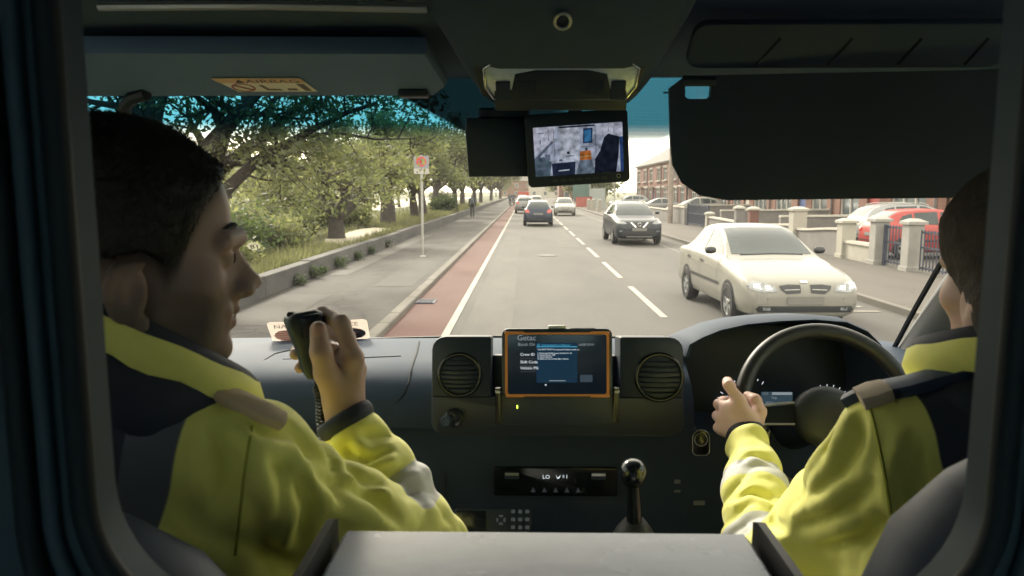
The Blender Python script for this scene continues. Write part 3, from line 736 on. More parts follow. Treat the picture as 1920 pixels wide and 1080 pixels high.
for i in range(8):
    y0 = 102 - HW * (8 - i)
    lab = 'far end house of the brick terrace with hipped slate roof, right of the monitor' if i == 7 else ('red brick terraced house behind the driver visor, %s from the camera' % names[i] if i > 3 else 'orange brick terraced house behind the parked cars, %s from the camera' % names[i])
    house(y0, lab, M_brick if i > 3 else M_brick2, i == 7, dc[i % 5], i % 2 == 1)
# far houses at the end of the street
def far_house(x, y, w_, d_, h_, label, mat, rot=0):
    root = empty('distant_house', (x, y, 0)); tag(root, label, 'house', 'distant houses closing the street')
    mb = MB().box((0, 0, h_ / 2), (w_, d_, h_)); mb.build('wall', mat, root, local=True)
    rf = MB().add([(-w_ / 2 - .2, -d_ / 2 - .2, h_), (w_ / 2 + .2, -d_ / 2 - .2, h_), (w_ / 2 + .2, d_ / 2 + .2, h_), (-w_ / 2 - .2, d_ / 2 + .2, h_), (-w_ / 2, 0, h_ + 2.4), (w_ / 2, 0, h_ + 2.4)], [(0, 1, 5, 4), (2, 3, 4, 5), (1, 2, 5), (3, 0, 4), (0, 3, 2, 1)]).build('roof', M_slate, root, local=True)
    for k in range(3):
        for zz in (1.4, 4.0):
            o = MB().box((-w_ / 2 + w_ * (k + .5) / 3, -d_ / 2 - .02, zz), (1.1, .08, 1.3)).build('window', M_pvc, root, local=True)
            MB().box((-w_ / 2 + w_ * (k + .5) / 3, -d_ / 2 - .07, zz), (.9, .03, 1.1)).build('pane', M_pane, o, local=True)
far_house(11, 150, 9, 9, 5.4, 'distant red house behind the green board, right of the street end', M_brick)
far_house(6, 232, 10, 9, 5.6, 'distant pale house at the very end of the street', M_gwhite)
far_house(14, 190, 10, 9, 5.6, 'distant brick house between the green board and street end', M_brick2)
far_house(-3, 262, 12, 9, 5.6, 'distant brick house straight ahead above the red lorry', M_brick2)
# right-hand far vegetation
for i, (x, y, h, lb) in enumerate([(10.5, 112, 6.0, 'tree behind the grey mesh fence on the right'), (9.5, 128, 6.0, 'second tree behind the mesh fence on the right'), (12.5, 138, 7.5, 'third tree behind the mesh fence on the right'), (9, 175, 7, 'tree beside the distant houses on the right'), (5.5, 250, 8, 'far tree at the street end right'), (-9, 230, 10, 'far tree closing the street on the left')]):
    tree(lb, (x, y, 0), h, h * .5, .2, 200 + i, 3500, .3, M_leafB, nl=6, sig=.65, group='trees on the right of the street')

# ------------------------------------------------------------------ garden walls, pillars, gates on the right (x about 9.2)
GX = 9.25
def pillar(y, h, w_, label, mat, x=GX, cap=True, capmat=None, group='gate pillars along the right pavement'):
    root = empty('gate_pillar', (x, y, .1)); tag(root, label, 'pillar', group)
    MB().box((x, y, .1 + h / 2), (w_, w_, h), bev=.015).build('shaft', mat, root)
    MB().box((x, y, .1 + .06), (w_ + .06, w_ + .06, .12), bev=.01).build('plinth', mat, root)
    if cap:
        c = w_ / 2 + .05
        MB().add([(x - c, y - c, .1 + h), (x + c, y - c, .1 + h), (x + c, y + c, .1 + h), (x - c, y + c, .1 + h), (x - c, y - c, .17 + h), (x + c, y - c, .17 + h), (x + c, y + c, .17 + h), (x - c, y + c, .17 + h), (x - c * .35, y - c * .35, .24 + h), (x + c * .35, y - c * .35, .24 + h), (x + c * .35, y + c * .35, .24 + h), (x - c * .35, y + c * .35, .24 + h)],
                 [(0, 3, 2, 1)] + [(i, (i + 1) % 4, 4 + (i + 1) % 4, 4 + i) for i in range(4)] + [(4 + i, 4 + (i + 1) % 4, 8 + (i + 1) % 4, 8 + i) for i in range(4)] + [(8, 9, 10, 11)]).build('cap', capmat or mat, root, smooth=30)
    return root
pillar(18.0, 1.12, .36, 'nearest pale gate pillar beside the driver face, with iron hinge post', M_gbluegrey)
pillar(19.7, 1.12, .36, 'second pale gate pillar from the driver, left of the near gate', M_gbluegrey)
pillar(21.7, 1.0, .40, 'pale pillar at the near end of the grey garden wall', M_gwhite)
pillar(25.6, 1.25, .46, 'cream pillar with wide cap behind the white saloon roof', M_gwhite)
pillar(30.6, 1.15, .36, 'red brick pillar with white cap', M_brick, capmat=M_gwhite)
pillar(32.6, 1.15, .36, 'grey brick pillar with white cap left of the red one', M_gwall, capmat=M_gwhite)
pillar(37.8, .75, .36, 'short pale pillar right of the navy gate', M_gwhite)
def gwall(y0, y1, h0, h1, label, mat, cap=M_gwhite, x=GX, sweep=True, along_x=False):
    root = empty('garden_wall', (x, (y0 + y1) / 2, .1)); tag(root, label, 'garden wall', 'garden walls on the right')
    n = 12; a = MB(); b = MB(); rA = []; rB = []
    for i in range(n + 1):
        t = i / n; y = y0 + (y1 - y0) * t; s_ = t * t * (3 - 2 * t) if sweep else t; h = h0 + (h1 - h0) * s_
        if along_x: P = lambda dx, z: (x + (y - y0), y0 + dx, z)
        else: P = lambda dx, z: (x + dx, y, z)
        rA.append([P(-.1, .05), P(.1, .05), P(.1, .1 + h), P(-.1, .1 + h)]); rB.append([P(-.15, .1 + h), P(.15, .1 + h), P(.13, .17 + h), P(-.13, .17 + h)])
    a.loft(rA).build('panel', mat, root); b.loft(rB).build('coping', cap, root)
    return root
gwall(21.9, 25.4, .78, .62, 'grey rendered garden wall with swept cream coping right of the white saloon', M_gwall)
gwall(25.85, 30.4, .72, .56, 'grey garden wall behind the white saloon roof', M_gwall)
gwall(19.9, 21.5, .45, .45, 'low cream garden wall between the pale pillars', M_gwhite, sweep=False)
gwall(32.8, 37.6, .55, .6, 'low dark garden wall beside the short pale pillar', M_gwall, sweep=False)
gwall(43.3, 47.5, .95, .95, 'grey garden wall behind the timber pole', M_gwall, sweep=False)
gwall(48.5, 58, .7, .7, 'long garden wall behind the dark crossover car', M_gwall, sweep=False)
gwall(58.5, 72, .7, .7, 'far garden wall in front of the grey parked car', M_gwhite, sweep=False)
for i, (yy_, ln_, lb) in enumerate([(28.0, 5.2, 'grey party wall running back beside the silver parked car'), (36.5, 5.2, 'party wall between the front gardens behind the white caps'), (49, 5.2, 'party wall beside the white parked car')]):
    gwall(yy_, yy_ + ln_, .95, 1.0, lb, M_gwall, x=GX + .2, sweep=False, along_x=True)
def gate(y0, y1, h, label, x=GX + .05, mat=M_iron, post=True):
    root = empty('iron_gate', (x, (y0 + y1) / 2, .1)); tag(root, label, 'gate', 'iron gates of the front gardens')
    for zz in (.22, .22 + h * .5, .1 + h): MB().box((x, (y0 + y1) / 2, zz), (.03, y1 - y0, .045)).build('rail', mat, root)
    n = max(4, int((y1 - y0) / .14)); bm_ = MB().box((0, 0, h / 2), (.022, .022, h)).mesh('bar'); bm_.materials.append(mat)
    for k in range(n + 1):
        o = bpy.data.objects.new('bar', bm_); COL.objects.link(o); o.parent = root; o.location = (0, -(y1 - y0) / 2 + (y1 - y0) * k / n, .06)
    if post:
        for yy_ in (y0, y1): MB().box((x - .02, yy_, .1 + h * .53), (.09, .09, h * 1.06), bev=.01).build('post', mat, root)
gate(18.3, 19.4, 1.0, 'near iron driveway gate between the two pale pillars')
gate(13.2, 17.7, .95, 'iron railings right of the nearest pillar, beside the driver face', post=False)
gate(38.2, 43.0, 1.15, 'navy iron gate in front of the white parked car')
# timber pole, street lamp, posts, hoarding, mesh fence
pl = empty('utility_pole', (8.75, 45.5, .1)); tag(pl, 'tall brown timber pole on the pavement in front of the terrace', 'pole')
MB().tube([(8.75, 45.5, .05), (8.75, 45.5, 4), (8.75, 45.5, 8.2)], [.16, .14, .11], 10).build('shaft', M_wood, pl, smooth=40)
MB().box((8.75, 45.5, 7.8), (1.2, .1, .1)).build('cross_arm', M_wood, pl)
sl_ = empty('street_lamp', (8.0, 68, .1)); tag(sl_, 'pale street lamp column beyond the dark crossover car', 'lamp post')
MB().tube([(8.0, 68, .05), (8.0, 68, 1.2), (8.0, 68, 2.6)], [.09, .07, .05], 10).build('column', M_galv, sl_, smooth=40); MB().lathe([(.05, 0), (.17, .06), (.14, .3), (.05, .36)], (8.0, 68, 2.6), n=12).build('lantern', M_gwhite, sl_, smooth=40)
for i, (x, y, lb) in enumerate([(6.75, 80, 'white bollard post farthest along the right pavement'), (6.85, 76, 'middle white bollard post on the right pavement'), (7.1, 72, 'nearest white bollard post on the right pavement')]):
    r_ = empty('bollard', (x, y, .1)); tag(r_, lb, 'bollard', 'white posts along the right pavement')
    MB().box((x, y, .6), (.42, .3, 1.0), bev=.04).build('shaft', M_gwhite, r_); MB().lathe([(.2, 0), (.19, .08), (.06, .14)], (x, y, 1.1), n=10).build('cap', M_gwhite, r_)
hb = empty('hoarding', (7.4, 97, 0)); tag(hb, 'green site board on posts at the right of the street', 'hoarding')
for k in range(3): MB().box((6.45 + k * .72, 97, 2.2), (.70, .08, 2.3)).build('board', pm('hoarding_green', (.07, .14, .125), .6, .15, 1.5), hb)
for k in range(3): MB().box((6.2 + k * 1.05, 97.1, 1.7), (.1, .1, 3.4)).build('post', M_galv, hb)
rw = empty('brick_wall', (7.3, 92, .1)); tag(rw, 'red painted brick wall below the green board', 'wall'); MB().box((7.25, 92, .7), (2.1, .25, 1.2)).build('panel', pm('red_wall', (.42, .12, .10), .8, .15, 2), rw); MB().box((7.25, 92, 1.34), (2.2, .3, .08)).build('coping', M_brick2, rw)
mf = empty('mesh_fence', (9.2, 86, 0)); tag(mf, 'grey steel mesh fence beyond the street lamp', 'fence')
M_mesh = pm('mesh_fence_grey', (.30, .33, .33), .6, .1, 2)
for k in range(12): MB().box((8.0 + k * .02, 76 + k * 2, 1.2), (.07, .07, 2.4)).build('post', M_mesh, mf)
for k in range(11):
    mb = MB()
    for q in range(14): mb.box((8.01 + k * .02, 76.1 + k * 2 + q * .14, 1.25), (.02, .03, 2.1))
    for zz in (.3, 1.2, 2.2): mb.box((8.01 + k * .02, 77 + k * 2, zz), (.025, 1.9, .03))
    mb.build('mesh_panel', M_mesh, mf, fix=False)
# ------------------------------------------------------------------ cars
M_tyre = pm('tyre_rubber', (0.018, 0.018, 0.02), 0.8, 0.2, 20); M_rim = pm('alloy_rim', (0.45, 0.46, 0.47), 0.35, 0.1, 5, metal=0.7)
M_cglass = pm('car_glass', (0.030, 0.042, 0.048), 0.05, 0.3, 1.2, spec=0.5, coat=0.0); M_ctrim = pm('car_black_trim', (0.02, 0.022, 0.026), 0.45, 0.1)
M_lamp = pm('headlamp_glass', (0.17, 0.185, 0.20), 0.06, 0.8, 16, spec=0.9, coat=1.0); M_chrome = pm('chrome', (0.75, 0.75, 0.74), 0.15, 0.05, metal=0.9)
M_tail = pm('tail_lamp', (0.50, 0.03, 0.03), 0.15, 0.2, 8, coat=0.8); M_plate = pm('number_plate', (0.17, 0.165, 0.155), 0.5, 0.05); M_plateink = pm('plate_ink_dark', (0.25, 0.24, 0.24), 0.6, 0)
def paint(n, c, metal=0.0): return pm('paint_' + n, c, 0.38, 0.05, 1.5, metal=metal, coat=0.3, spec=.3)
P_cream = paint('cream', (0.23, 0.225, 0.20)); P_dark = paint('dark_grey', (0.022, 0.028, 0.040), 0.2); P_navy = paint('navy', (0.018, 0.030, 0.06), 0.2)
P_white = paint('white', (0.24, 0.24, 0.225)); P_silver = paint('silver', (0.22, 0.22, 0.22), 0.3); P_red = paint('red', (0.36, 0.05, 0.045)); P_grey = paint('grey', (0.28, 0.29, 0.30), .2); P_orange = paint('lorry_red', (0.42, 0.07, 0.05))

CAR = {
 # y, z low, z belt, z top, half width, half width at top     (nose towards -y)
 'saloon': [(-2.20, .34, .50, .53, .55, .35), (-2.17, .24, .58, .63, .72, .50), (-2.08, .20, .66, .71, .79, .60), (-1.85, .19, .745, .79, .835, .66), (-1.5, .19, .81, .865, .85, .68), (-1.12, .19, .86, .93, .85, .70),
   (-.86, .19, .89, .975, .85, .70), (-.55, .19, .90, 1.135, .85, .645), (-.22, .19, .91, 1.31, .85, .59), (.08, .19, .915, 1.405, .85, .565), (.45, .19, .92, 1.435, .85, .56), (.85, .19, .925, 1.42, .85, .55), (1.15, .19, .93, 1.365, .848, .54),
   (1.45, .19, .935, 1.20, .842, .56), (1.68, .19, .935, 1.05, .835, .60), (1.85, .20, .93, .985, .825, .62), (2.05, .22, .90, .955, .80, .60), (2.17, .27, .80, .86, .74, .55), (2.21, .36, .62, .66, .60, .42)],
 'suv': [(-2.18, .42, .62, .66, .55, .35), (-2.15, .30, .72, .78, .74, .52), (-2.05, .24, .82, .88, .83, .62), (-1.8, .22, .90, .96, .88, .68), (-1.4, .22, .95, 1.01, .90, .70), (-1.05, .22, .99, 1.06, .90, .72),
   (-.72, .22, 1.02, 1.25, .90, .68), (-.4, .22, 1.03, 1.42, .90, .64), (-.08, .22, 1.04, 1.53, .90, .61), (.4, .22, 1.05, 1.58, .90, .61), (.9, .22, 1.06, 1.575, .90, .60), (1.35, .22, 1.08, 1.53, .895, .59), (1.7, .23, 1.09, 1.44, .885, .60),
   (1.92, .25, 1.08, 1.25, .87, .62), (2.05, .28, 1.02, 1.10, .85, .62), (2.15, .34, .85, .92, .80, .6), (2.19, .44, .66, .72, .66, .45)],
 'hatch': [(-1.98, .36, .52, .56, .52, .35), (-1.95, .25, .62, .67, .70, .5), (-1.86, .20, .70, .76, .78, .58), (-1.6, .19, .80, .86, .83, .64), (-1.25, .19, .86, .93, .845, .67), (-.98, .19, .90, .99, .845, .68),
   (-.62, .19, .92, 1.20, .845, .63), (-.28, .19, .93, 1.36, .845, .585), (.02, .19, .94, 1.45, .845, .565), (.45, .19, .945, 1.48, .845, .56), (.95, .19, .955, 1.46, .845, .55), (1.35, .19, .965, 1.41, .84, .55),
   (1.66, .20, .97, 1.24, .83, .57), (1.84, .22, .95, 1.06, .82, .60), (1.93, .26, .86, .94, .79, .6), (1.98, .36, .62, .68, .66, .45)],
}
def car_body(kind):
    rings = []
    for (y, zl, zb, zt, w_, wt) in CAR[kind]:
        u = zt - zb; h = [(0, zl), (w_ * .75, zl), (w_ * .93, zl + .05), (w_ * .985, zl + .15), (w_, zl + (zb - zl) * .45), (w_ * .992, zl + (zb - zl) * .78), (w_ * .965, zb - .02), (w_ * .93, zb + u * .05 + .005),
             (w_ * .90 * .92 + wt * .08, zb + u * .12 + .01), (w_ * .9 * .5 + wt * .5, zb + u * .5), (wt * 1.03, zb + u * .86), (wt * .95, zb + u * .94), (wt * .75, zb + u * .985), (wt * .4, zt), (0, zt + .003)]
        rings.append([(x, y, z) for x, z in h] + [(-x, y, z) for x, z in h[-2:0:-1]])
    # smooth the stations lengthwise (Catmull-Rom)
    R2 = []; A = np.array(rings); k = len(A)
    for i in range(k - 1):
        p0, p1, p2, p3 = A[max(i - 1, 0)], A[i], A[i + 1], A[min(i + 2, k - 1)]
        for t in (0, .25, .5, .75): R2.append(.5 * ((2 * p1) + (-p0 + p2) * t + (2 * p0 - 5 * p1 + 4 * p2 - p3) * t * t + (-p0 + 3 * p1 - 3 * p2 + p3) * t ** 3) if .25 <= 2 else p1)
    R2.append(A[-1])
    mb = MB().loft([[tuple(p) for p in r] for r in R2])
    return mb
def patch(bvh, poly, axis, sgn, step=.05, off=.006):
    """project an outline drawn in side view (axis 0: y,z) or end view (axis 1: x,z) on to the body"""
    pts = []
    n = len(poly)
    for i in range(n):
        a, b = poly[i], poly[(i + 1) % n]; m = max(1, int(math.hypot(b[0] - a[0], b[1] - a[1]) / step))
        for k in range(m): pts.append(Vector((a[0] + (b[0] - a[0]) * k / m, a[1] + (b[1] - a[1]) * k / m)))
    nb = len(pts)
    lo = [min(p[i] for p in poly) for i in (0, 1)]; hi = [max(p[i] for p in poly) for i in (0, 1)]
    def ins(x, y):
        c = False
        for i in range(n):
            (x1, y1), (x2, y2) = poly[i], poly[(i + 1) % n]
            if (y1 > y) != (y2 > y) and x < (x2 - x1) * (y - y1) / (y2 - y1) + x1: c = not c
        return c
    x = lo[0] + step * .5
    while x < hi[0]:
        y = lo[1] + step * .5
        while y < hi[1]:
            if ins(x, y): pts.append(Vector((x, y)))
            y += step
        x += step
    r = delaunay_2d_cdt(pts, [(i, (i + 1) % nb) for i in range(nb)], [], 1, 1e-5)
    vs = []; ok = []
    for p in r[0]:
        if axis == 0: o, d = Vector((sgn * 4, p[0], p[1])), Vector((-sgn, 0, 0))
        else: o, d = Vector((p[0], sgn * 6, p[1])), Vector((0, -sgn, 0))
        h = bvh.ray_cast(o, d)
        if h[0] is None: vs.append(o); ok.append(False)
        else: vs.append(h[0] + h[1] * (off if h[1].dot(d) < 0 else -off)); ok.append(True)
    return MB().add(vs, [f for f in r[2] if all(ok[i] for i in f)])
def mir(poly): return [(-a, b) for a, b in poly][::-1]
WHEEL = {}
def wheel_meshes(rad, wd):
    if (rad, wd) in WHEEL: return WHEEL[(rad, wd)]
    t = MB().lathe([(rad * .66, -wd / 2), (rad * .93, -wd / 2), (rad, -wd / 2 + .03), (rad, wd / 2 - .03), (rad * .93, wd / 2), (rad * .66, wd / 2)], (0, 0, 0), (1, 0, 0), 30, caps=False).mesh('tyre'); t.materials.append(M_tyre); t.shade_smooth(); t.set_sharp_from_angle(angle=R(40))
    r = MB().lathe([(rad * .66, wd / 2 - .012), (rad * .60, wd / 2 - .012), (rad * .58, wd / 2 - .06), (rad * .02, wd / 2 - .075)], (0, 0, 0), (1, 0, 0), 30, caps=False)
    for k in range(6):
        q = Matrix.Rotation(k * math.pi / 3, 3, 'X'); r.box(q @ Vector((wd / 2 - .035, 0, rad * .33)), (.03, .055, rad * .56), q)
    r.lathe([(rad * .16, wd / 2 - .06), (rad * .14, wd / 2 - .008), (.01, wd / 2 - .004)], (0, 0, 0), (1, 0, 0), 16)
    r = r.mesh('rim'); r.materials.append(M_rim); WHEEL[(rad, wd)] = (t, r); return WHEEL[(rad, wd)]
def circle(cy_, cz_, r, n=24, zmin=-9): return [(cy_ + r * math.cos(2 * math.pi * i / n), max(zmin, cz_ + r * math.sin(2 * math.pi * i / n))) for i in range(n)]
def car(kind, name, label, pos, rz, pt, detail=True, front='plain', group='cars driving on the road', cat='car', scale=1.0):
    root = empty(name, (*pos, 0.01), rz); tag(root, label, cat, group); root.scale = (scale,) * 3
    mb = car_body(kind); bvh = BVHTree.FromPolygons([Vector(v) for v in mb.v], mb.f)
    def add(nm, m_, mat, par=root, smooth=40): return m_.build(nm, mat, par, local=True, smooth=smooth)
    body = add('body', mb, pt)
    st = CAR[kind]; belt = [s[2] for s in st]; L2 = st[-1][0]
    rad = {'saloon': .305, 'suv': .35, 'hatch': .31}[kind]; wy = {'saloon': (-1.33, 1.2), 'suv': (-1.32, 1.33), 'hatch': (-1.22, 1.27)}[kind]
    W2 = max(s[4] for s in st); low = {'saloon': .19, 'suv': .22, 'hatch': .19}[kind]
    if kind == 'saloon':
        ws = [(-.64, 1.0), (.64, 1.0), (.54, 1.365), (.3, 1.385), (-.3, 1.385), (-.54, 1.365)]; rw = [(-.56, 1.06), (.56, 1.06), (.47, 1.335), (-.47, 1.335)]
        sw = [[(-.62, .985), (.28, .985), (.26, 1.345), (.05, 1.34), (-.16, 1.27)], [(.36, .985), (1.06, .99), (1.06, 1.30), (.92, 1.335), (.35, 1.35)], [(1.12, 1.0), (1.38, 1.04), (1.22, 1.20), (1.12, 1.26)]]
    elif kind == 'suv':
        ws = [(-.68, 1.10), (.68, 1.10), (.58, 1.48), (.3, 1.505), (-.3, 1.505), (-.58, 1.48)]; rw = [(-.58, 1.14), (.58, 1.14), (.5, 1.46), (-.5, 1.46)]
        sw = [[(-.72, 1.11), (.22, 1.11), (.2, 1.49), (0, 1.475), (-.3, 1.36)], [(.3, 1.11), (1.0, 1.13), (1.0, 1.47), (.3, 1.49)], [(1.06, 1.14), (1.5, 1.22), (1.35, 1.40), (1.06, 1.46)]]
    else:
        ws = [(-.62, 1.03), (.62, 1.03), (.53, 1.40), (.3, 1.42), (-.3, 1.42), (-.53, 1.40)]; rw = [(-.56, 1.06), (.56, 1.06), (.5, 1.38), (-.5, 1.38)]
        sw = [[(-.66, 1.01), (.2, 1.01), (.18, 1.39), (-.02, 1.38), (-.26, 1.28)], [(.28, 1.01), (.95, 1.03), (.95, 1.36), (.28, 1.39)], [(1.02, 1.05), (1.42, 1.12), (1.3, 1.26), (1.02, 1.34)]]
    st_ = .05 if detail else .12
    add('windscreen', patch(bvh, ws, 1, -1, st_), M_cglass); add('rear_window', patch(bvh, rw, 1, 1, st_), M_cglass)
    for sg_ in (-1, 1):
        for q in sw: add('side_window', patch(bvh, q, 0, sg_, st_), M_cglass)
        for y in wy:
            add('wheel_arch', patch(bvh, circle(y, rad, rad + .045, 26, low + .005), 0, sg_, .06, .004), M_ctrim)
            w_ = bpy.data.objects.new('wheel', wheel_meshes(rad, .2)[0]); COL.objects.link(w_); w_.parent = root; w_.location = (sg_ * (W2 - .085), y, rad); w_.rotation_euler = (0, 0, 0 if sg_ > 0 else math.pi)
            r_ = bpy.data.objects.new('rim', wheel_meshes(rad, .2)[1]); COL.objects.link(r_); r_.parent = w_
        my = sw[0][0][0] + .12; mz = sw[0][0][1]
        m = MB(); m.ell = None
        ring = [[Vector((sg_ * (W2 + .045 + a * .085 * 1), my + .05 * math.cos(t) * c_, mz + .055 + .06 * math.sin(t) * c_)) for t in [2 * math.pi * k / 12 for k in range(12)]] for a, c_ in ((-1, .55), (-.7, .9), (0, 1.0), (.7, .9), (1, .5))]
        m = MB().loft(ring); add('mirror', m, M_ctrim if kind == 'saloon' else pt)
        if detail:
            b0 = st[6][2]; za = .52
            add('side_moulding', patch(bvh, [(-.85, za), (.95, za), (.95, za + .045), (-.85, za + .045)], 0, sg_, .06, .012), M_ctrim)
            for yy_ in (.12, .98): add('door_handle', patch(bvh, [(yy_, .80), (yy_ + .17, .80), (yy_ + .17, .835), (yy_, .835)], 0, sg_, .04, .02), pt if kind != 'saloon' else M_ctrim)
            for yy_ in (-.72, .32, 1.12): add('door_seam', patch(bvh, [(yy_, .3), (yy_ + .008, .3), (yy_ + .008, .93), (yy_, .93)], 0, sg_, .05, .0025), M_ctrim)
    def front_(nm, poly, mat, off=.008, step=.03, both=True):
        add(nm, patch(bvh, poly, 1, -1, step, off), mat)
        if both: add(nm, patch(bvh, mir(poly), 1, -1, step, off), mat)
    def rear_(nm, poly, mat, off=.008, both=True):
        add(nm, patch(bvh, poly, 1, 1, .04, off), mat)
        if both: add(nm, patch(bvh, mir(poly), 1, 1, .04, off), mat)
    z0 = 0
    if kind == 'saloon':
        front_('headlight', [(.40, .585), (.60, .565), (.755, .60), (.79, .655), (.72, .705), (.60, .70), (.45, .655)], M_lamp, .010)
        front_('headlamp_reflector', [(.47, .605), (.56, .595), (.58, .655), (.50, .655)], M_chrome, .014, .02); front_('headlamp_reflector', [(.62, .60), (.72, .625), (.72, .675), (.64, .67)], M_chrome, .014, .02)
        front_('grille', [(.075, .56), (.27, .545), (.345, .60), (.375, .655), (.24, .672), (.07, .668)], M_ctrim, .010)
        front_('grille_bar', [(.09, .603), (.30, .595), (.31, .603), (.09, .611)], M_galv, .016, .02)
        front_('fog_lamp', [(.50, .315), (.60, .315), (.60, .36), (.50, .36)], M_lamp, .018, .02)
        front_('lower_intake', [(-.66, .285), (.66, .285), (.70, .33), (.66, .375), (-.66, .375), (-.70, .33)], M_ctrim, .008, .04, False)
        front_('badge', [(-.05, .69), (.05, .69), (.05, .715), (-.05, .715)], M_chrome, .012, .02, False)
        py_, ph = .455, .11
        front_('number_plate', [(-.26, .40), (.26, .40), (.26, .51), (-.26, .51)], M_plate, .018, .05, False)
        add('wiper', MB().tube([(-.55, -.93, 1.0), (0, -.90, 1.015), (.45, -.92, 1.005)], .012, 5), M_ctrim)
    elif kind == 'suv':
        front_('headlight', [(.46, .80), (.60, .775), (.80, .80), (.83, .86), (.74, .885), (.56, .865)], M_lamp, .010)
        front_('grille', [(-.44, .80), (-.36, .66), (.36, .66), (.44, .80), (.40, .845), (-.40, .845)], M_ctrim, .007, .04, False)
        for q in ([(.10, .665), (.17, .665), (.345, .84), (.275, .84)],): front_('chrome_v', q, M_chrome, .018)
        add('badge', MB().torus((0, -2.185, .765), .062, .014, (0, 1, 0), 22, 6), M_chrome)
        front_('lower_intake', [(-.60, .34), (.60, .34), (.66, .46), (.55, .545), (-.55, .545), (-.66, .46)], M_ctrim, .006, .04, False)
        front_('fog_lamp', [(.62, .50), (.74, .50), (.74, .55), (.62, .56)], M_lamp, .02, .02)
        front_('skid_plate', [(-.45, .30), (.45, .30), (.5, .345), (-.5, .345)], M_rim, .012, .04, False)
        front_('number_plate', [(-.27, .53), (.27, .53), (.27, .645), (-.27, .645)], M_plate, .024, .05, False)
        for sg_ in (-1, 1):
            add('roof_rail', MB().tube([(sg_ * .56, -.15, 1.52), (sg_ * .57, .1, 1.595), (sg_ * .56, 1.2, 1.59), (sg_ * .55, 1.5, 1.52)], .018, 6), M_galv)
    else:
        front_('headlight', [(.42, .64), (.62, .62), (.75, .67), (.77, .76), (.66, .78), (.5, .71)], M_lamp, .01)
        front_('grille', [(-.36, .63), (.36, .63), (.30, .70), (-.30, .70)], M_ctrim, .008, .04, False)
        front_('grille_wing', [(.03, .64), (.1, .64), (.2, .70), (.13, .70)], M_chrome, .014, .02)
        front_('lower_intake', [(-.55, .30), (.55, .30), (.58, .41), (-.58, .41)], M_ctrim, .006, .04, False)
        front_('number_plate', [(-.26, .44), (.26, .44), (.26, .55), (-.26, .55)], M_plate, .02, .05, False)
    zt_ = {'saloon': .0, 'suv': .16, 'hatch': .05}[kind]
    rear_('tail_light', [(.50, .72 + zt_), (.74, .72 + zt_), (.76, .88 + zt_), (.62, .93 + zt_), (.52, .86 + zt_)], M_tail)
    rear_('number_plate', [(-.27, .60 + zt_), (.27, .60 + zt_), (.27, .71 + zt_), (-.27, .71 + zt_)], M_plate, .014, False)
    rear_('rear_diffuser', [(-.6, .30), (.6, .30), (.62, .42), (-.62, .42)], M_ctrim, .006, False)
    rear_('rear_bumper_strip', [(-.66, .50), (.66, .50), (.66, .53), (-.66, .53)], M_ctrim, .008, False)
    return root
car('saloon', 'saloon_car', 'cream white saloon car coming towards the camera in the opposite lane', (3.90, 12.75), R(2.0), P_cream, scale=1.0)
car('suv', 'crossover_car', 'dark grey crossover car with chrome grille following the white saloon', (4.2, 30.0), R(1), P_dark)
car('hatch', 'hatchback_car', 'navy hatchback driving ahead of the ambulance, seen from behind', (.74, 45.0), math.pi, P_navy)
car('hatch', 'hatchback_car', 'small white hatchback coming towards the camera beyond the crossover', (3.30, 63.5), R(-1), P_white, False)
car('suv', 'people_carrier', 'silver people carrier just ahead of the navy hatchback', (-.05, 70.0), math.pi, P_silver, False)
car('hatch', 'hatchback_car', 'pale car farther ahead between the navy hatchback and the white hatchback', (1.35, 92), math.pi, P_white, False)
car('hatch', 'hatchback_car', 'dark small car in front of the red lorry', (-.45, 112), math.pi, P_dark, False)
GP = 'cars parked in the front gardens'
car('hatch', 'parked_car', 'white hatchback parked side-on behind the navy gate', (12.9, 57.5), R(-90), P_white, True, group=GP, scale=1.05)
car('hatch', 'parked_car', 'red hatchback parked behind the pale gate pillars', (12.45, 23.0), R(90), P_red, True, group=GP)
car('suv', 'parked_car', 'grey estate with roof rails parked behind the red hatchback', (13.7, 26.6), R(90), P_grey, True, group=GP)
car('hatch', 'parked_car', 'pale silver car parked nose to the street beside the driver face', (13.3, 19.6), R(-90), P_silver, True, group=GP)
car('suv', 'parked_car', 'grey car parked behind the far garden wall left of the crossover', (11.3, 82), R(-90), P_grey, False, group=GP)
car('saloon', 'parked_car', 'pale saloon parked behind the crossover roof', (11.5, 66), R(-90), P_silver, False, group=GP)
# red lorry far ahead
lo = empty('delivery_van', (-.35, 133, 0)); lo.scale = (.86, .9, .6); tag(lo, 'red delivery van far ahead at the end of the lane', 'van', 'cars driving on the road')
MB().box((-.35, 136, 2.0), (2.3, 5.0, 2.5), bev=.06).build('cargo_box', P_orange, lo); MB().box((-.35, 139.6, 1.6), (2.1, 1.8, 1.9), bev=.1).build('cab', P_orange, lo)
MB().box((-.35, 136, .62), (2.0, 5.2, .25)).build('chassis', M_ctrim, lo)
for sx in (-1, 1):
    for yy_ in (134.6, 139.2):
        o = bpy.data.objects.new('wheel', wheel_meshes(.42, .26)[0]); COL.objects.link(o); o.parent = lo; o.location = (sx * .9, yy_ - 133, .42)
    MB().box((-.35 + sx * .9, 133.48, .8), (.22, .05, .14)).build('tail_light', M_tail, lo)
MB().box((-.35, 133.47, 2.0), (.06, .04, 2.2)).build('door_seam', M_ctrim, lo); MB().box((-.35, 133.46, .62), (.5, .04, .12)).build('number_plate', M_plate, lo)

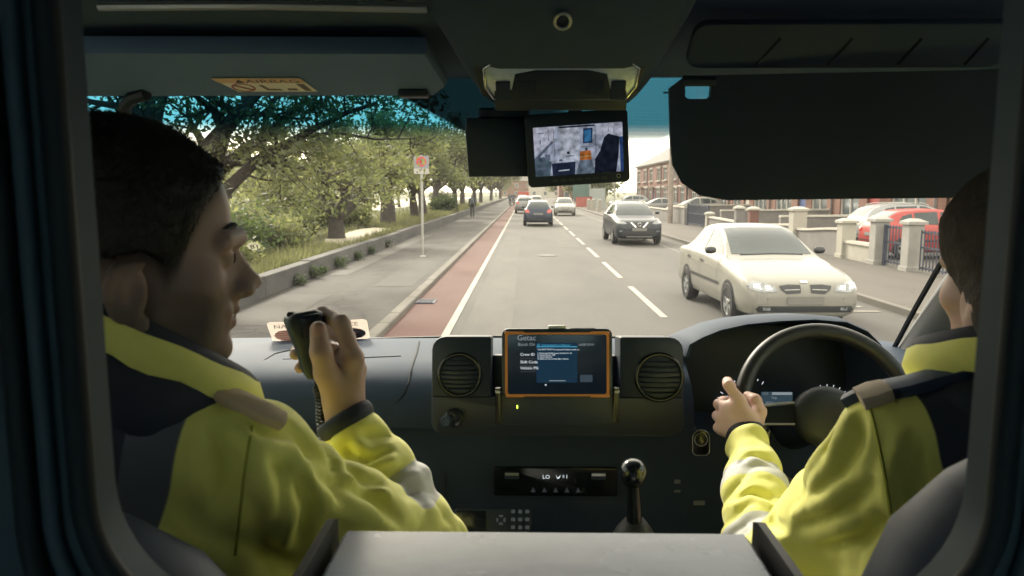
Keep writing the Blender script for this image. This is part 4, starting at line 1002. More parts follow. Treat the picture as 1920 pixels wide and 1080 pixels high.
# ------------------------------------------------------------------ people outdoors
M_pskin = pm('far_skin', (.45, .28, .20), .6, .05)
def walker(base, label, jacket, legs, bag=None, ride=False, s=1.0):
    B = Vector(base); S = SDF((B.x - .6, B.y - .6, B.z - .1), (B.x + .6, B.y + .6, B.z + 1.95), .018)
    def q(x, y, z): return (B.x + x * s, B.y + y * s, B.z + z * s)
    if not ride:
        S.chain([q(-.10, .10, .05), q(-.10, .02, .48), q(-.09, 0, .92)], [.05, .058, .085], .02); S.chain([q(.10, -.16, .08), q(.10, -.04, .50), q(.09, 0, .92)], [.05, .058, .085], .02)
        S.cone(q(-.10, .08, .04), q(-.10, .24, .035), .045, .035); S.cone(q(.10, -.16, .06), q(.10, 0, .03), .045, .035)
        S.chain([q(0, 0, .95), q(0, .01, 1.2), q(0, .01, 1.38)], [.145, .15, .16], .04); S.cone(q(-.17, 0, 1.40), q(.17, 0, 1.40), .075, .075, .04)
        for sx in (-1, 1): S.chain([q(sx * .2, 0, 1.40), q(sx * .25, -.05 * sx, 1.12), q(sx * .24, .08, .88)], [.06, .05, .038], .02); S.ell(q(sx * .24, .1, .82), (.035 * s, .045 * s, .06 * s))
        hz = 1.62; hy = .02; cut = .93
    else:
        for sx, kn in ((-1, .72), (1, .55)):
            S.chain([q(sx * .10, -.25, .92), q(sx * .12, .15, kn), q(sx * .10, .02, kn - .40)], [.085, .06, .045], .02); S.cone(q(sx * .1, 0, kn - .42), q(sx * .1, .16, kn - .42), .04, .035)
            S.chain([q(sx * .19, .05, 1.36), q(sx * .24, .28, 1.15), q(sx * .22, .46, 1.05)], [.06, .05, .038], .02); S.ell(q(sx * .22, .5, 1.04), (.04, .05, .04))
        S.chain([q(0, -.25, .95), q(0, -.1, 1.2), q(0, .04, 1.36)], [.15, .15, .155], .04); S.cone(q(-.17, .04, 1.38), q(.17, .04, 1.38), .07, .07, .04); hz = 1.6; hy = .12; cut = .97
    S.cone(q(0, hy, hz - .2), q(0, hy, hz - .08), .055, .055, .02); S.ell(q(0, hy, hz), (.078 * s, .098 * s, .12 * s), k=.02); S.ell(q(0, hy + .1 * s, hz - .02), (.018, .02, .025), k=.02)
    me, V = S.mesh('person'); me.transform(Matrix.Translation(-B))
    z = (V[:, 2] - B.z) / s; y = (V[:, 1] - B.y) / s
    o = link('person', me, [jacket, legs, M_pskin, pm('far_hair', (.10, .09, .08), .7, .1)]); o.location = B; tag(o, label, 'person'); ORG[o.name] = B
    pz = np.empty(len(me.polygons) * 3); me.polygons.foreach_get('center', pz); pz = pz.reshape(-1, 3)
    mi = np.where(pz[:, 2] / s < cut, 1, np.where(pz[:, 2] / s > hz - .13, np.where((pz[:, 2] / s > hz + .02) | (pz[:, 1] / s < hy + .01), 3, 2), 0)).astype(np.int32)
    me.polygons.foreach_set('material_index', mi)
    if bag: S2 = MB().box(Vector(q(0, -.24, 1.22)), (.30 * s, .17 * s, .42 * s), bev=.05); S2.build('backpack', bag, o, smooth=40)
    return o
M_jkt = pm('navy_jacket', (.03, .04, .06), .8, .15, 8); M_trs = pm('dark_trousers', (.02, .022, .03), .85, .15, 8); M_bag = pm('grey_backpack', (.09, .10, .12), .7, .15, 10)
walker((-4.0, 56.5, .085), 'person in dark clothes with a grey backpack walking away on the footpath', M_jkt, M_trs, M_bag, s=.96)
def bike(base, label):
    x, y, z = base; root = empty('bicycle', base); tag(root, label, 'bicycle', 'bicycles in the cycle lane')
    for yy_ in (-.52, .52):
        w_ = MB().torus((x, y + yy_, z + .34), .32, .018, (1, 0, 0), 24, 6).build('wheel', M_tyre, root)
        m = MB()
        for k in range(8):
            a = k * math.pi / 8; m.tube([(x, y + yy_ - .31 * math.cos(a), z + .34 - .31 * math.sin(a)), (x, y + yy_ + .31 * math.cos(a), z + .34 + .31 * math.sin(a))], .003, 3)
        m.build('spokes', M_galv, w_)
    f = MB()
    for a, b in (((-.52, .34), (-.08, .30)), ((-.52, .34), (-.22, .86)), ((-.08, .30), (-.22, .86)), ((-.08, .30), (.36, .80)), ((-.20, .78), (.34, .86)), ((.33, .95), (.52, .34))): f.tube([(x, y + a[0], z + a[1]), (x, y + b[0], z + b[1])], .018, 6)
    f.build('frame', M_iron, root); MB().box((x, y - .24, z + .90), (.13, .24, .06), bev=.02).build('saddle', M_tyre, root)
    MB().tube([(x - .27, y + .42, z + 1.02), (x - .1, y + .36, z + 1.02), (x + .1, y + .36, z + 1.02), (x + .27, y + .42, z + 1.02)], .014, 6).build('handlebar', M_iron, root)
for (x, y, lb) in ((-1.95, 96, 'nearer'), (-1.62, 104, 'farther')):
    bike((x, y, .01), 'bicycle under the %s of the two cyclists in the cycle lane' % lb)
    walker((x, y, .03), '%s of the two cyclists in dark clothes, seen from behind' % lb, M_jkt, M_trs, ride=True, s=1.02)
pm = _pm
# ------------------------------------------------------------------ ambulance cab
VX = 0.055
M_dash = pm('dash_plastic', (0.034, 0.053, 0.085), 0.68, 0.08, 6, 0.35, 900, bdist=0.0004, spec=.2); M_black = pm('black_plastic', (0.011, 0.022, 0.036), 0.5, 0.1, 10, 0.3, 700, bdist=0.0004)
M_gloss = pm('gloss_black', (0.008, 0.012, 0.015), 0.2, 0.1, 5, spec=0.6); M_head = pm('headliner_cloth', (0.044, 0.072, 0.118), 0.9, 0.1, 20, 0.4, 600, bdist=0.0006)
M_rub = pm('seal_rubber', (0.007, 0.010, 0.013), 0.6, 0.1, 10); M_seat = pm('seat_vinyl', (0.030, 0.044, 0.075), 0.55, 0.1, 10, 0.4, 500, bdist=0.0006)
M_pill = pm('pillar_trim', (0.16, 0.165, 0.17), 0.7, 0.06, 10, 0.3, 500, bdist=0.0005); M_lid = pm('grey_lid', (0.50, 0.54, 0.64), 0.27, 0.14, 7, 0.10, 40, bdist=0.002)
M_bulk = pm('bulkhead_paint', (0.060, 0.088, 0.112), 0.55, 0.1, 4); M_wht = emis('screen_white', (0.8, 0.88, 0.92), 0.28); M_dimw = emis('screen_grey', (0.5, 0.58, 0.62), 0.14)
M_led = emis('led_green', (0.5, 0.9, 0.05), 2.0); M_popup = emis('popup_blue', (0.03, 0.09, 0.16), 0.10); M_cyan = emis('popup_cyan', (0.1, 0.5, 0.75), 0.22); M_scr = pm('screen_glass', (0.006, 0.008, 0.012), 0.12, 0, emit=(0.004, 0.012, 0.022), estr=0.10)
M_or = pm('orange_bezel', (0.52, 0.20, 0.05), 0.45, 0.1, 20); M_silv = pm('satin_silver', (0.5, 0.5, 0.5), 0.35, 0.05, metal=0.7); M_ndl = emis('needle_red', (0.9, 0.03, 0.06), .4); M_gauge = emis('gauge_white', (0.8, 0.82, 0.85), 0.28)
amb = empty('ambulance', (VX, 1.2, 0)); tag(amb, 'dark ambulance cab around the crew with dashboard, visors and windscreen', 'ambulance')
def part(mb, name, mat, par=amb, smooth=35, label=None):
    o = mb.build(name, mat, par, smooth=smooth)
    if label: o['label'] = label
    return o
# windscreen with a blue shade band and printed dots round the mirror
def ws_pt(s, t):
    hw = .95 - .09 * t; x = VX + s * hw
    y = 2.14 - .80 * t + .03 * math.sin(math.pi * t) - .16 * s * s * (1 - .2 * t); z = 1.575 + .70 * t
    return Vector((x, y, z))
wm = bpy.data.materials.new('windscreen_glass'); wm.use_nodes = True; nn, L = N(wm); nn.clear()
out = nn.new('ShaderNodeOutputMaterial'); ge = nn.new('ShaderNodeNewGeometry'); sp_ = nn.new('ShaderNodeSeparateXYZ'); L.new(ge.outputs['Position'], sp_.inputs[0])
def math_(op, a, b=None, c=None):
    n_ = nn.new('ShaderNodeMath'); n_.operation = op
    for i, q in enumerate((a, b, c)):
        if q is None: continue
        if isinstance(q, (int, float)): n_.inputs[i].default_value = q
        else: L.new(q, n_.inputs[i])
    return n_.outputs[0]
def sstep(v, a, b):
    n_ = nn.new('ShaderNodeMapRange'); n_.interpolation_type = 'SMOOTHSTEP'; n_.inputs[1].default_value = a; n_.inputs[2].default_value = b; L.new(v, n_.inputs[0]); return n_.outputs[0]
band = sstep(sp_.outputs[2], 2.075, 2.135)
tint = nn.new('ShaderNodeMix'); tint.data_type = 'RGBA'; tint.inputs[6].default_value = (.93, .95, .92, 1); tint.inputs[7].default_value = (.028, .135, .21, 1); L.new(band, tint.inputs[0])
ax_ = math_('ABSOLUTE', math_('SUBTRACT', sp_.outputs[0], VX + .035))
# printed area: a trapezium that widens upwards
lim = math_('ADD', math_('MULTIPLY', math_('SUBTRACT', sp_.outputs[2], 2.11), 1.95), .205)
frit = math_('MULTIPLY', sstep(math_('SUBTRACT', lim, ax_), 0.0, .02), sstep(sp_.outputs[2], 2.100, 2.112))
sx2 = math_('SINE', math_('MULTIPLY', math_('ADD', sp_.outputs[0], sp_.outputs[2]), 1250)); sy2 = math_('SINE', math_('MULTIPLY', math_('SUBTRACT', sp_.outputs[0], sp_.outputs[2]), 1250))
dots = sstep(math_('MULTIPLY', sx2, sy2), -.35, -.25)
dl = math_('SUBTRACT', 1.0, sstep(sp_.outputs[0], .05, .20))                     # print is solid on the passenger half, dotted on the driver half
ink = math_('MULTIPLY', frit, math_('MAXIMUM', math_('MULTIPLY_ADD', dots, .5, .3), math_('MULTIPLY', dl, .975)))
tr = nn.new('ShaderNodeBsdfTransparent'); L.new(tint.outputs[2], tr.inputs[0])
gl = nn.new('ShaderNodeBsdfGlossy'); gl.inputs['Roughness'].default_value = 0.02
lw_ = nn.new('ShaderNodeLayerWeight'); lw_.inputs[0].default_value = .2
fr_ = nn.new('ShaderNodeMapRange'); fr_.inputs[3].default_value = .03; fr_.inputs[4].default_value = .5; L.new(math_('POWER', lw_.outputs['Facing'], 3.5), fr_.inputs[0])
m1 = nn.new('ShaderNodeMixShader'); L.new(fr_.outputs[0], m1.inputs[0]); L.new(tr.outputs[0], m1.inputs[1]); L.new(gl.outputs[0], m1.inputs[2])
du = nn.new('ShaderNodeBsdfTranslucent'); du.inputs[0].default_value = (.9, .86, .78, 1)
dn = nn.new('ShaderNodeTexNoise'); dn.inputs['Scale'].default_value = 7; dn.inputs['Detail'].default_value = 6; L.new(ge.outputs['Position'], dn.inputs['Vector'])
df = nn.new('ShaderNodeMapRange'); df.inputs[1].default_value = .3; df.inputs[2].default_value = .7; df.inputs[3].default_value = .0012; df.inputs[4].default_value = .004; L.new(dn.outputs[0], df.inputs[0])
m2 = nn.new('ShaderNodeMixShader'); L.new(math_('MULTIPLY', df.outputs[0], math_('SUBTRACT', 1.0, math_('MULTIPLY', band, .8))), m2.inputs[0]); L.new(m1.outputs[0], m2.inputs[1]); L.new(du.outputs[0], m2.inputs[2])
bk = nn.new('ShaderNodeBsdfDiffuse'); bk.inputs[0].default_value = (.01, .01, .012, 1)
m3 = nn.new('ShaderNodeMixShader'); L.new(ink, m3.inputs[0]); L.new(m2.outputs[0], m3.inputs[1]); L.new(bk.outputs[0], m3.inputs[2]); L.new(m3.outputs[0], out.inputs[0])
rows = [[ws_pt(-1 + 2 * i / 30, j / 18) for i in range(31)] for j in range(19)]
ws = part(MB().loft(rows, close=False, caps=False), 'windscreen', wm, smooth=180, label='raked windscreen with blue shade band along its top')
def ws_frame(u, v):
    lo_, hi_ = 0.0, 1.0
    best = None
    for i in range(201):
        t = i / 200
        for s in [k / 100 for k in range(-100, 101, 2)]:
            p = ws_pt(s, t); q = CROT.transposed() @ (p - Vector((0, 0, CAM_Z))); uu = 960 + FPX * q.x / -q.z; vv = 540 - FPX * q.y / -q.z
            e = (uu - u) ** 2 + (vv - v) ** 2
            if best is None or e < best[0]: best = (e, s, t)
    _, s, t = best; p = ws_pt(s, t); a = (ws_pt(s + .02, t) - ws_pt(s - .02, t)).normalized(); b = (ws_pt(s, t + .02) - ws_pt(s, t - .02)).normalized(); n = a.cross(b)
    if n.y > 0: n = -n
    return (p + n * .004, a, b, n)
M_stk = film_mat('sticker_film', (.70, .62, .56), .45); M_ink = pm('sticker_ink', (.05, .04, .05), .6, 0); M_sred = pm('sticker_red', (.42, .10, .09), .6, .1, 30); M_sblue = pm('sticker_navy', (.06, .07, .14), .6, .1, 30); M_spale = film_mat('sticker_pale', (.50, .36, .33), .3)
fs_ = ws_frame(600, 617)
o = MB(); o.prism(rrect(.265, .098, .012, 4), fs_[1], fs_[2], fs_[3], .0006, org=fs_[0]); sk = part(o, 'sticker', M_stk, ws, None, 'pale service sticker with red and blue oval emblems at the foot of the glass')
text('sticker_lettering', 'NATIONAL', .024, fs_, -.118, .020, M_ink, ws, .0016); text('sticker_lettering', 'SERVICE', .024, fs_, .02, .020, M_ink, ws, .0016)
for sx, m_ in ((-.085, M_sred), (.085, M_sblue)):
    e_ = [(sx + .038 * math.cos(2 * math.pi * k / 24), -.016 + .026 * math.sin(2 * math.pi * k / 24)) for k in range(24)]
    part(MB().prism(e_, fs_[1], fs_[2], fs_[3], .0006, org=fs_[0] + fs_[3] * .001), 'sticker_emblem', M_spale if sx < 0 else m_, ws, None)
    mb = MB()
    for k in range(5):
        z_ = -.036 + k * .010; hw = .036 * math.sqrt(max(0, 1 - ((z_ + .016) / .028) ** 2)); mb.prism([(sx - hw, z_), (sx + hw, z_ - .001), (sx + hw, z_ + .0035), (sx - hw, z_ + .0045)], fs_[1], fs_[2], fs_[3], .0004, org=fs_[0] + fs_[3] * .0022)
    part(mb, 'emblem_stripes', M_sred if sx < 0 else M_spale, ws, None)
f18 = ws_frame(470, 462); part(MB().lathe([(.015, 0), (.015, .0005)], f18[0], f18[3], 20), 'round_sticker', film_mat('faint_film', (.6, .58, .5), .75), ws, None); text('round_lettering', '18', .022, f18, .013, -.008, M_ink, ws, .001, mirror=True)
part(MB().tube([ws_pt(-1 + 2 * i / 30, 0) + Vector((0, -.005, .003)) for i in range(31)], .008, 6), 'bottom_seal', M_rub, ws)
wp = MB().tube([ws_pt(-.62, .0) + Vector((0, .05, -.01)), ws_pt(-.2, .02) + Vector((0, .04, .015)), ws_pt(.15, .01) + Vector((0, .05, .0))], .006, 6); pass
# pillars, roof, doors, floor, bulkhead
for sg_, lb in ((-1, 'left'), (1, 'right')):
    pts = [ws_pt(sg_ * 1.0, t) + Vector((sg_ * .045, -.035, -.01)) for t in (-.08, 0, .2, .4, .6, .8, 1.0, 1.08)]
    part(MB().tube(pts, [.075, .07, .06, .05, .048, .048, .05, .055], 14, flat=.8), 'pillar', M_pill, amb, 60)
    part(MB().tube([ws_pt(sg_ * .975, t) + Vector((0, -.012, 0)) for t in (-.02, .2, .4, .6, .8, 1)], .007, 6), 'pillar_seal', M_rub, amb)
    x = VX + sg_ * 1.0
    part(MB().box((x, 1.2, 1.12), (.08, 1.66, .86), bev=.02), 'door_panel', M_dash, amb); part(MB().box((x, .52, 1.95), (.1, .22, .84), bev=.02), 'door_post', M_dash, amb); part(MB().box((x, 1.15, 2.385), (.1, 1.5, .12), bev=.02), 'door_rail', M_head, amb)
    part(MB().prism([(.63, 1.55), (2.0, 1.55), (1.35, 2.32), (.63, 2.32)], (0, 1, 0), (0, 0, 1), (1, 0, 0), .004, org=(x, 0, 0)), 'door_glass', glass_mat('door_glass', (.62, .68, .68), .05) if 'door_glass' not in MATS else MATS['door_glass'], amb, None)
part(MB().box((VX, 1.2, 2.47), (2.1, 1.7, .05)), 'roof', M_head, amb, None); part(MB().box((VX, 1.25, .72), (2.1, 1.8, .06)), 'floor', M_black, amb, None); part(MB().box((VX, 2.20, 1.15), (2.1, .05, .80)), 'firewall', M_black, amb, None)
# overhead shelf above the windscreen
prof = [(1.43, 2.285), (1.40, 2.205), (1.30, 2.215), (1.18, 2.235), (1.07, 2.262), (1.045, 2.275), (1.035, 2.31), (1.04, 2.40), (1.05, 2.445), (1.43, 2.445)]
part(MB().loft([[(x, y + dy, z) for y, z in prof] for x, dy in ((VX - .96, -.08), (VX - .6, -.02), (VX - .2, 0), (VX + .2, 0), (VX + .6, -.02), (VX + .96, -.08))]), 'overhead_shelf', M_head, amb, 30)
part(MB().tube([PY(185, 12, 1.02), PY(500, 10, 1.03), PY(800, 16, 1.03)], .006, 8), 'shelf_rail', M_silv, amb)
# left stowed visor
pr = [PY(128, 181, 1.28), PY(816, 179, 1.30), PY(838, 162, 1.27), PY(800, 101, 1.13), PY(128, 99, 1.11)]
nv = (pr[1] - pr[0]).cross(pr[3] - pr[0]).normalized(); nv = nv if nv.z < 0 else -nv
vl = MB(); 
ins = lambda k: [sum(pr, Vector()) / 5 + (p - sum(pr, Vector()) / 5) * k for p in pr]
vl.loft([[p - nv * .026 for p in ins(.99)], [p - nv * .02 for p in pr], [p - nv * .006 for p in pr], [p for p in ins(.985)]])
vis = part(vl, 'sun_visor', pm('visor_vinyl', (.10, .16, .28), .7, .06, 20, .3, 500, bdist=.0005), amb, 50, 'folded left sun visor with airbag warning label')
fv = (PY(493, 158, 1.235), Vector((1, 0, 0)), Vector((0, -1, 0)), nv); a_ = (pr[1] - pr[0]).normalized(); b_ = nv.cross(a_); b_ = b_ if b_.y < 0 else -b_
ctrv = ins(1)[0]; cpl = PY(500, 158, 1.24); cpl = cpl - nv * ((cpl - (ins(.985)[0])).dot(nv)) + nv * .0012
fv = (cpl, a_, b_, nv)
M_lab = pm('label_cream', (.75, .70, .60), .5, .05); M_labo = pm('label_orange', (.68, .42, .24), .5, .05); M_labr = pm('label_red', (.35, .08, .05), .5, 0)
def flat(poly, fr, lift, t=.0005): return MB().prism(poly, fr[1], fr[2], fr[3], t, org=fr[0] + fr[3] * lift)
part(flat([(-.078, .032), (.062, .032), (.076, -.028), (-.055, -.028)], fv, 0), 'warning_label', M_lab, vis, None); part(flat([(-.078, .032), (.062, .032), (.0665, .013), (-.0705, .013)], fv, .0008), 'label_band', M_labo, vis, None)
text('label_lettering', 'AIRBAG', .020, fv, -.028, .0145, M_ink, vis, .0016, sx=1.25); part(flat([(-.044, .016), (-.037, .029), (-.030, .016)], fv, .0016), 'label_triangle', M_ink, vis, None)
mb = MB(); mb.torus(fv[0] + fv[1] * -.040 + fv[2] * -.008 + fv[3] * .001, .017, .0022, fv[3], 24, 5, sx=.2); mb.box(fv[0] + fv[1] * -.040 + fv[2] * -.008 + fv[3] * .001, (.034, .0035, .001), Matrix((fv[1], fv[2], fv[3])).transposed() @ Matrix.Rotation(R(-40), 3, 'Z')); part(mb, 'label_symbol', M_labr, vis, None)
for pp in ([(-.012, .004), (-.004, -.02), (.022, -.02), (.018, -.014), (0, -.013), (-.006, .005)], [(.030, -.012), (.046, -.012), (.046, -.020), (.030, -.020)], [(.050, .008), (.062, .008), (.068, -.022), (.058, -.022)]): part(flat(pp, fv, .001), 'label_figure', pm('label_ink_brown', (.16, .12, .09), .6, 0), vis, None)
part(MB().box(PY(776, 176, 1.28), (.05, .03, .012), bev=.003), 'visor_clip', M_black, vis); part(MB().tube([PY(755, 178, 1.275), PY(795, 178, 1.275)], .003, 6), 'visor_pin', M_silv, vis)
# right visor hanging down in front of the glass
fR = frame_at(PY(1550, 256, 1.12), (-.10, -1, -.12), roll=R(-1.0)); k_ = 1.12 / FPX
def rp(u, v): return ((u - 1550) * k_ * 1.0, -(v - 256) * k_)
pol = [rp(1262, 172), rp(1290, 150), rp(1292, 186), rp(1298, 190), rp(1332, 190), rp(1337, 186), rp(1338, 148), rp(1850, 138), rp(1872, 160), rp(1868, 340), rp(1850, 362), rp(1380, 376), rp(1330, 368), rp(1295, 345), rp(1276, 312), rp(1270, 270)]
mb = MB(); mb.prism(pol, fR[1], fR[2], fR[3], -.018, org=fR[0]); vr = part(mb, 'sun_visor', M_black, amb, 20, 'lowered right sun visor hiding the upper windscreen')
part(MB().tube([fR[0] + fR[1] * rp(1285, 158)[0] + fR[2] * rp(0, 158)[1], fR[0] + fR[1] * rp(1345, 158)[0] + fR[2] * rp(0, 158)[1]], .008, 8), 'visor_hinge', M_black, vr)
# pocket with slots above the right visor
fp = frame_at(PY(1600, 88, 1.10), (0, -.55, -.83)); part(slab(rrect(.46, .085, .02, 4), fp, .01, .004), 'stowage_recess', M_dash, amb, 40)
for u in (1440, 1575, 1705, 1830): part(MB().tube([PY(u - 22, 122, 1.085), PY(u + 24, 72, 1.065)], .0022, 5), 'recess_slot', M_gloss, amb)
# overhead console with reading lamp
rings = []
for v, Y, hw in ((-40, .985, .185), (20, 1.02, .180), (80, 1.07, .166), (130, 1.125, .150), (170, 1.175, .137), (195, 1.215, .122), (206, 1.25, .10), (196, 1.30, .07)):
    c = PY(1052, v, Y); r_ = []
    for q in (-1.25, -1.06, -.98, -.88, -.6, -.3, 0, .3, .6, .88, .98, 1.06, 1.25):
        e = max(0, abs(q) - .8); r_.append((c.x + q * hw, c.y + .35 * e * hw + (.05 if abs(q) > 1.2 else 0), c.z + 1.6 * e * e * hw * 2 + (.05 if abs(q) > 1.2 else 0)))
    rings.append(r_)
oc = part(MB().loft(rings, close=False, caps=False), 'overhead_console', M_head, amb, 50, 'overhead console with map lamps above the mirror monitor')
fo = frame_at(PY(1050, 158, 1.142), (0, -.80, -.60))
def op(u, v): return ((u - 1050) * 1.142 / FPX, -(v - 158) * 1.142 / FPX * 1.12)
part(slab([op(a, b) for a, b in ((932, 198), (1165, 198), (1192, 176), (1205, 120), (1190, 100), (1150, 93), (945, 93), (908, 100), (890, 120), (904, 176))], fo, .02, .004), 'console_surround', M_black, oc, 40)
fo2 = (fo[0] + fo[3] * .003, fo[1], fo[2], fo[3])
M_lens = pm('lamp_lens', (.62, .74, .90), .3, .12, 60, metal=.2, coat=.8)
part(slab([op(a, b) for a, b in ((930, 182), (1172, 182), (1188, 160), (1190, 128), (1172, 116), (930, 116), (912, 128), (914, 160))], fo2, .006, .003), 'lamp_lens', M_lens, oc, 40)
rim = [op(a, b) for a, b in ((930, 182), (1172, 182), (1188, 160), (1190, 128), (1172, 116), (930, 116), (912, 128), (914, 160), (930, 182))]
part(MB().tube([fo2[0] + fo2[1] * a + fo2[2] * b + fo2[3] * .001 for a, b in rim], .0022, 6), 'lens_rim', M_chrome, oc, 60)
fo3 = (fo2[0] + fo2[3] * .003, fo[1], fo[2], fo[3])
part(slab([op(a, b) for a, b in ((930, 203), (1175, 203), (1172, 168), (1142, 166), (1134, 138), (1100, 131), (1005, 131), (968, 138), (962, 166), (930, 168))], fo3, .006, .003), 'switch_panel', M_black, oc, 40)
for q in (-1, 1):
    part(slab([op(1051 + q * a, b) for a, b in ((92, 182), (118, 182), (118, 150), (92, 150))], (fo3[0] + fo3[3] * .002, *fo3[1:]), .004, .001), 'lamp_switch', M_dash, oc, 40)
    for k in range(7): part(MB().tube([fo3[0] + fo3[1] * op(1051 + q * (48 + k * 5), 0)[0] + fo3[2] * op(0, 148)[1] + fo3[3] * .001, fo3[0] + fo3[1] * op(1051 + q * (46 + k * 5), 0)[0] + fo3[2] * op(0, 172)[1] + fo3[3] * .001], .0011, 5), 'grille_rib', M_dash, oc)
part(MB().torus(PY(1055, 40, 1.022), .0105, .0022, (0, -.8, -.6), 24, 8), 'sensor_ring', M_silv, oc); part(MB().lathe([(.0095, 0), (.009, .002), (.004, .003)], PY(1055, 40, 1.024), (0, -.8, -.6), 20), 'sensor_eye', M_gloss, oc)
# left grab loop near the pillar top
part(MB().tube([PY(232, 215, 1.3), PY(236, 196, 1.28), PY(248, 184, 1.27), PY(275, 176, 1.26)], .011, 8), 'grab_loop', M_rub, amb)

# ---- dashboard
base = [(2.15, 1.50), (2.14, 1.578), (2.0, 1.594), (1.80, 1.588), (1.735, 1.578), (1.69, 1.555), (1.662, 1.52), (1.652, 1.485), (1.655, 1.462), (1.685, 1.452), (1.69, 1.44), (1.69, 1.30), (1.715, 1.05), (1.85, .85), (2.15, .80)]
clus = [(2.15, 1.50), (2.14, 1.578), (2.0, 1.594), (1.90, 1.588), (1.86, 1.584), (1.845, 1.555), (1.84, 1.52), (1.838, 1.47), (1.832, 1.455), (1.70, 1.445), (1.69, 1.44), (1.69, 1.30), (1.715, 1.05), (1.85, .85), (2.15, .80)]
rg = []
for x, pf, dy in ((-.92, base, -.08), (-.8, base, -.05), (-.5, base, -.01), (-.2, base, 0), (.1, base, 0), (.3, base, 0), (.385, base, 0), (.405, clus, 0), (.60, clus, 0), (.795, clus, 0), (.815, base, 0), (.92, base, -.03), (1.02, base, -.08)):
    rg.append([(x, y + dy * (1 if y < 2.05 else .4), z) for y, z in pf])
dash = part(MB().loft(rg), 'dashboard', M_dash, amb, 32, 'blue-black dashboard with pale sunlit top')
M_seam = pm('seam_dark', (.006, .007, .009), .7, 0)  # dark joint lines between dash panels
def on_dash(u, v):
    """point on the plain dash surface behind pixel (u, v)"""
    best = None
    for i in range(2, 11):
        (y0, z0), (y1, z1) = base[i], base[i + 1]
        for k in range(400):
            t = k / 400; y, z = y0 + (y1 - y0) * t, z0 + (z1 - z0) * t; p = PY(u, v, y); e = abs(p.z - z)
            if best is None or e < best[0]: best = (e, p, Vector((0, (z1 - z0), -(y1 - y0))))
    return best[1] + Vector((0, -.0011, .0011))
def curve_px(px, r=.0021):
    q = []
    for (a, b), (c, d) in zip(px, px[1:]): q += [on_dash(a + (c - a) * t / 6, b + (d - b) * t / 6) for t in range(6)]
    return MB().tube(q + [on_dash(*px[-1])], r, 5)
part(curve_px([(478, 715), (482, 695), (495, 676), (515, 664), (545, 657)]), 'glovebox_seam', M_seam, dash); part(curve_px([(786, 641), (782, 660), (772, 690), (766, 720), (757, 742), (742, 757), (715, 767)]), 'glovebox_seam', M_seam, dash)
part(curve_px([(530, 674), (600, 672), (680, 671), (752, 668)], .0009), 'airbag_seam', M_seam, dash)
# centre stack
YS = 1.585; fc = frame_at(PY(1045, 724, YS), (0, -1, .16)); kc = YS / FPX
def cp(u, v): return ((u - 1045) * kc, -(v - 724) * kc)
def cpoly(pts): return [cp(*p) for p in pts]
def rp_(u0, v0, u1, v1, r=6, n=4): 
    c = cp((u0 + u1) / 2, (v0 + v1) / 2); rr = [q * kc for q in r] if isinstance(r, (list, tuple)) else r * kc
    return rrect((u1 - u0) * kc, (v1 - v0) * kc, rr, n, c[0], c[1])
stack = part(slab(rp_(803, 746, 1287, 819, [24, 24, 2, 2]), fc, .07, .004), 'centre_stack', M_black, dash, 40)
part(slab(rp_(803, 629, 918, 745.6, [2, 2, 4, 26]), fc, .09, .004), 'vent_pod', M_black, dash, 40); part(slab(rp_(1165, 629, 1287, 745.6, [2, 2, 26, 4]), fc, .09, .004), 'vent_pod', M_black, dash, 40)
fcb = (fc[0] - fc[3] * .05, *fc[1:]); part(slab(rp_(918.5, 668, 1164.5, 746, 3), fcb, .05, .002), 'recess_wall', M_black, dash, 40)
def fpt(fr, u, v, d=0): a, b = cp(u, v); return fr[0] + fr[1] * a + fr[2] * b + fr[3] * d
for (u, v, r_) in ((857, 703, 40), (1240, 706, 44)):
    vt = part(MB().torus(fpt(fc, u, v, .003), r_ * kc, .0045, fc[3], 36, 8), 'air_vent', M_gloss, dash, 180)
    part(MB().lathe([(r_ * kc, .001), (r_ * kc * .9, .0015), (r_ * kc * .55, .007), (.004, .009)], fpt(fc, u, v), fc[3], 30), 'vent_disc', M_black, vt, 30)
    for k in range(-3, 4): part(MB().box(fpt(fc, u, v + k * r_ * .22, .008), (2 * kc * r_ * math.sqrt(1 - (k * .24) ** 2) * .9, .006, .002), Matrix.Rotation(R(20), 3, 'X')), 'vent_slat', M_black, vt)
kn = part(MB().lathe([(.021, 0), (.020, .012), (.016, .014)], fpt(fc, 846, 785), fc[3], 24), 'socket', M_gloss, dash, 40); part(MB().lathe([(.014, 0), (.013, .022), (.010, .025)], fpt(fc, 840, 789, .008), fc[3] + fc[1] * -.35, 20), 'socket_cap', M_dash, dash, 40)
# climate panel
Yc = 1.675; fk = frame_at(PY(1040, 905, Yc), (0, -1, .05)); kk = Yc / FPX
def kp(u, v): return ((u - 1040) * kk, -(v - 905) * kk)
def kr(u0, v0, u1, v1, r=4): c = kp((u0 + u1) / 2, (v0 + v1) / 2); return rrect((u1 - u0) * kk, (v1 - v0) * kk, r * kk, 4, c[0], c[1])
cl = part(slab(kr(921, 876, 1162, 932), fk, .02, .002), 'climate_panel', M_gloss, dash, 40)
for u in (957, 1126):
    part(slab(kr(u - 15, 884, u + 14, 898, 3), (fk[0] + fk[3] * .004, *fk[1:]), .006, .002), 'rocker', M_dash, cl, 40); part(slab(kr(u - 14, 885, u + 13, 890, 2), (fk[0] + fk[3] * .0052, *fk[1:]), .001), 'rocker_trim', M_silv, cl, 40)
text('display_digits', 'LO', .0135, fk, *kp(1016, 897), M_wht, cl, .001); text('display_digits', '1', .0125, fk, *kp(1061, 896), M_wht, cl, .001)
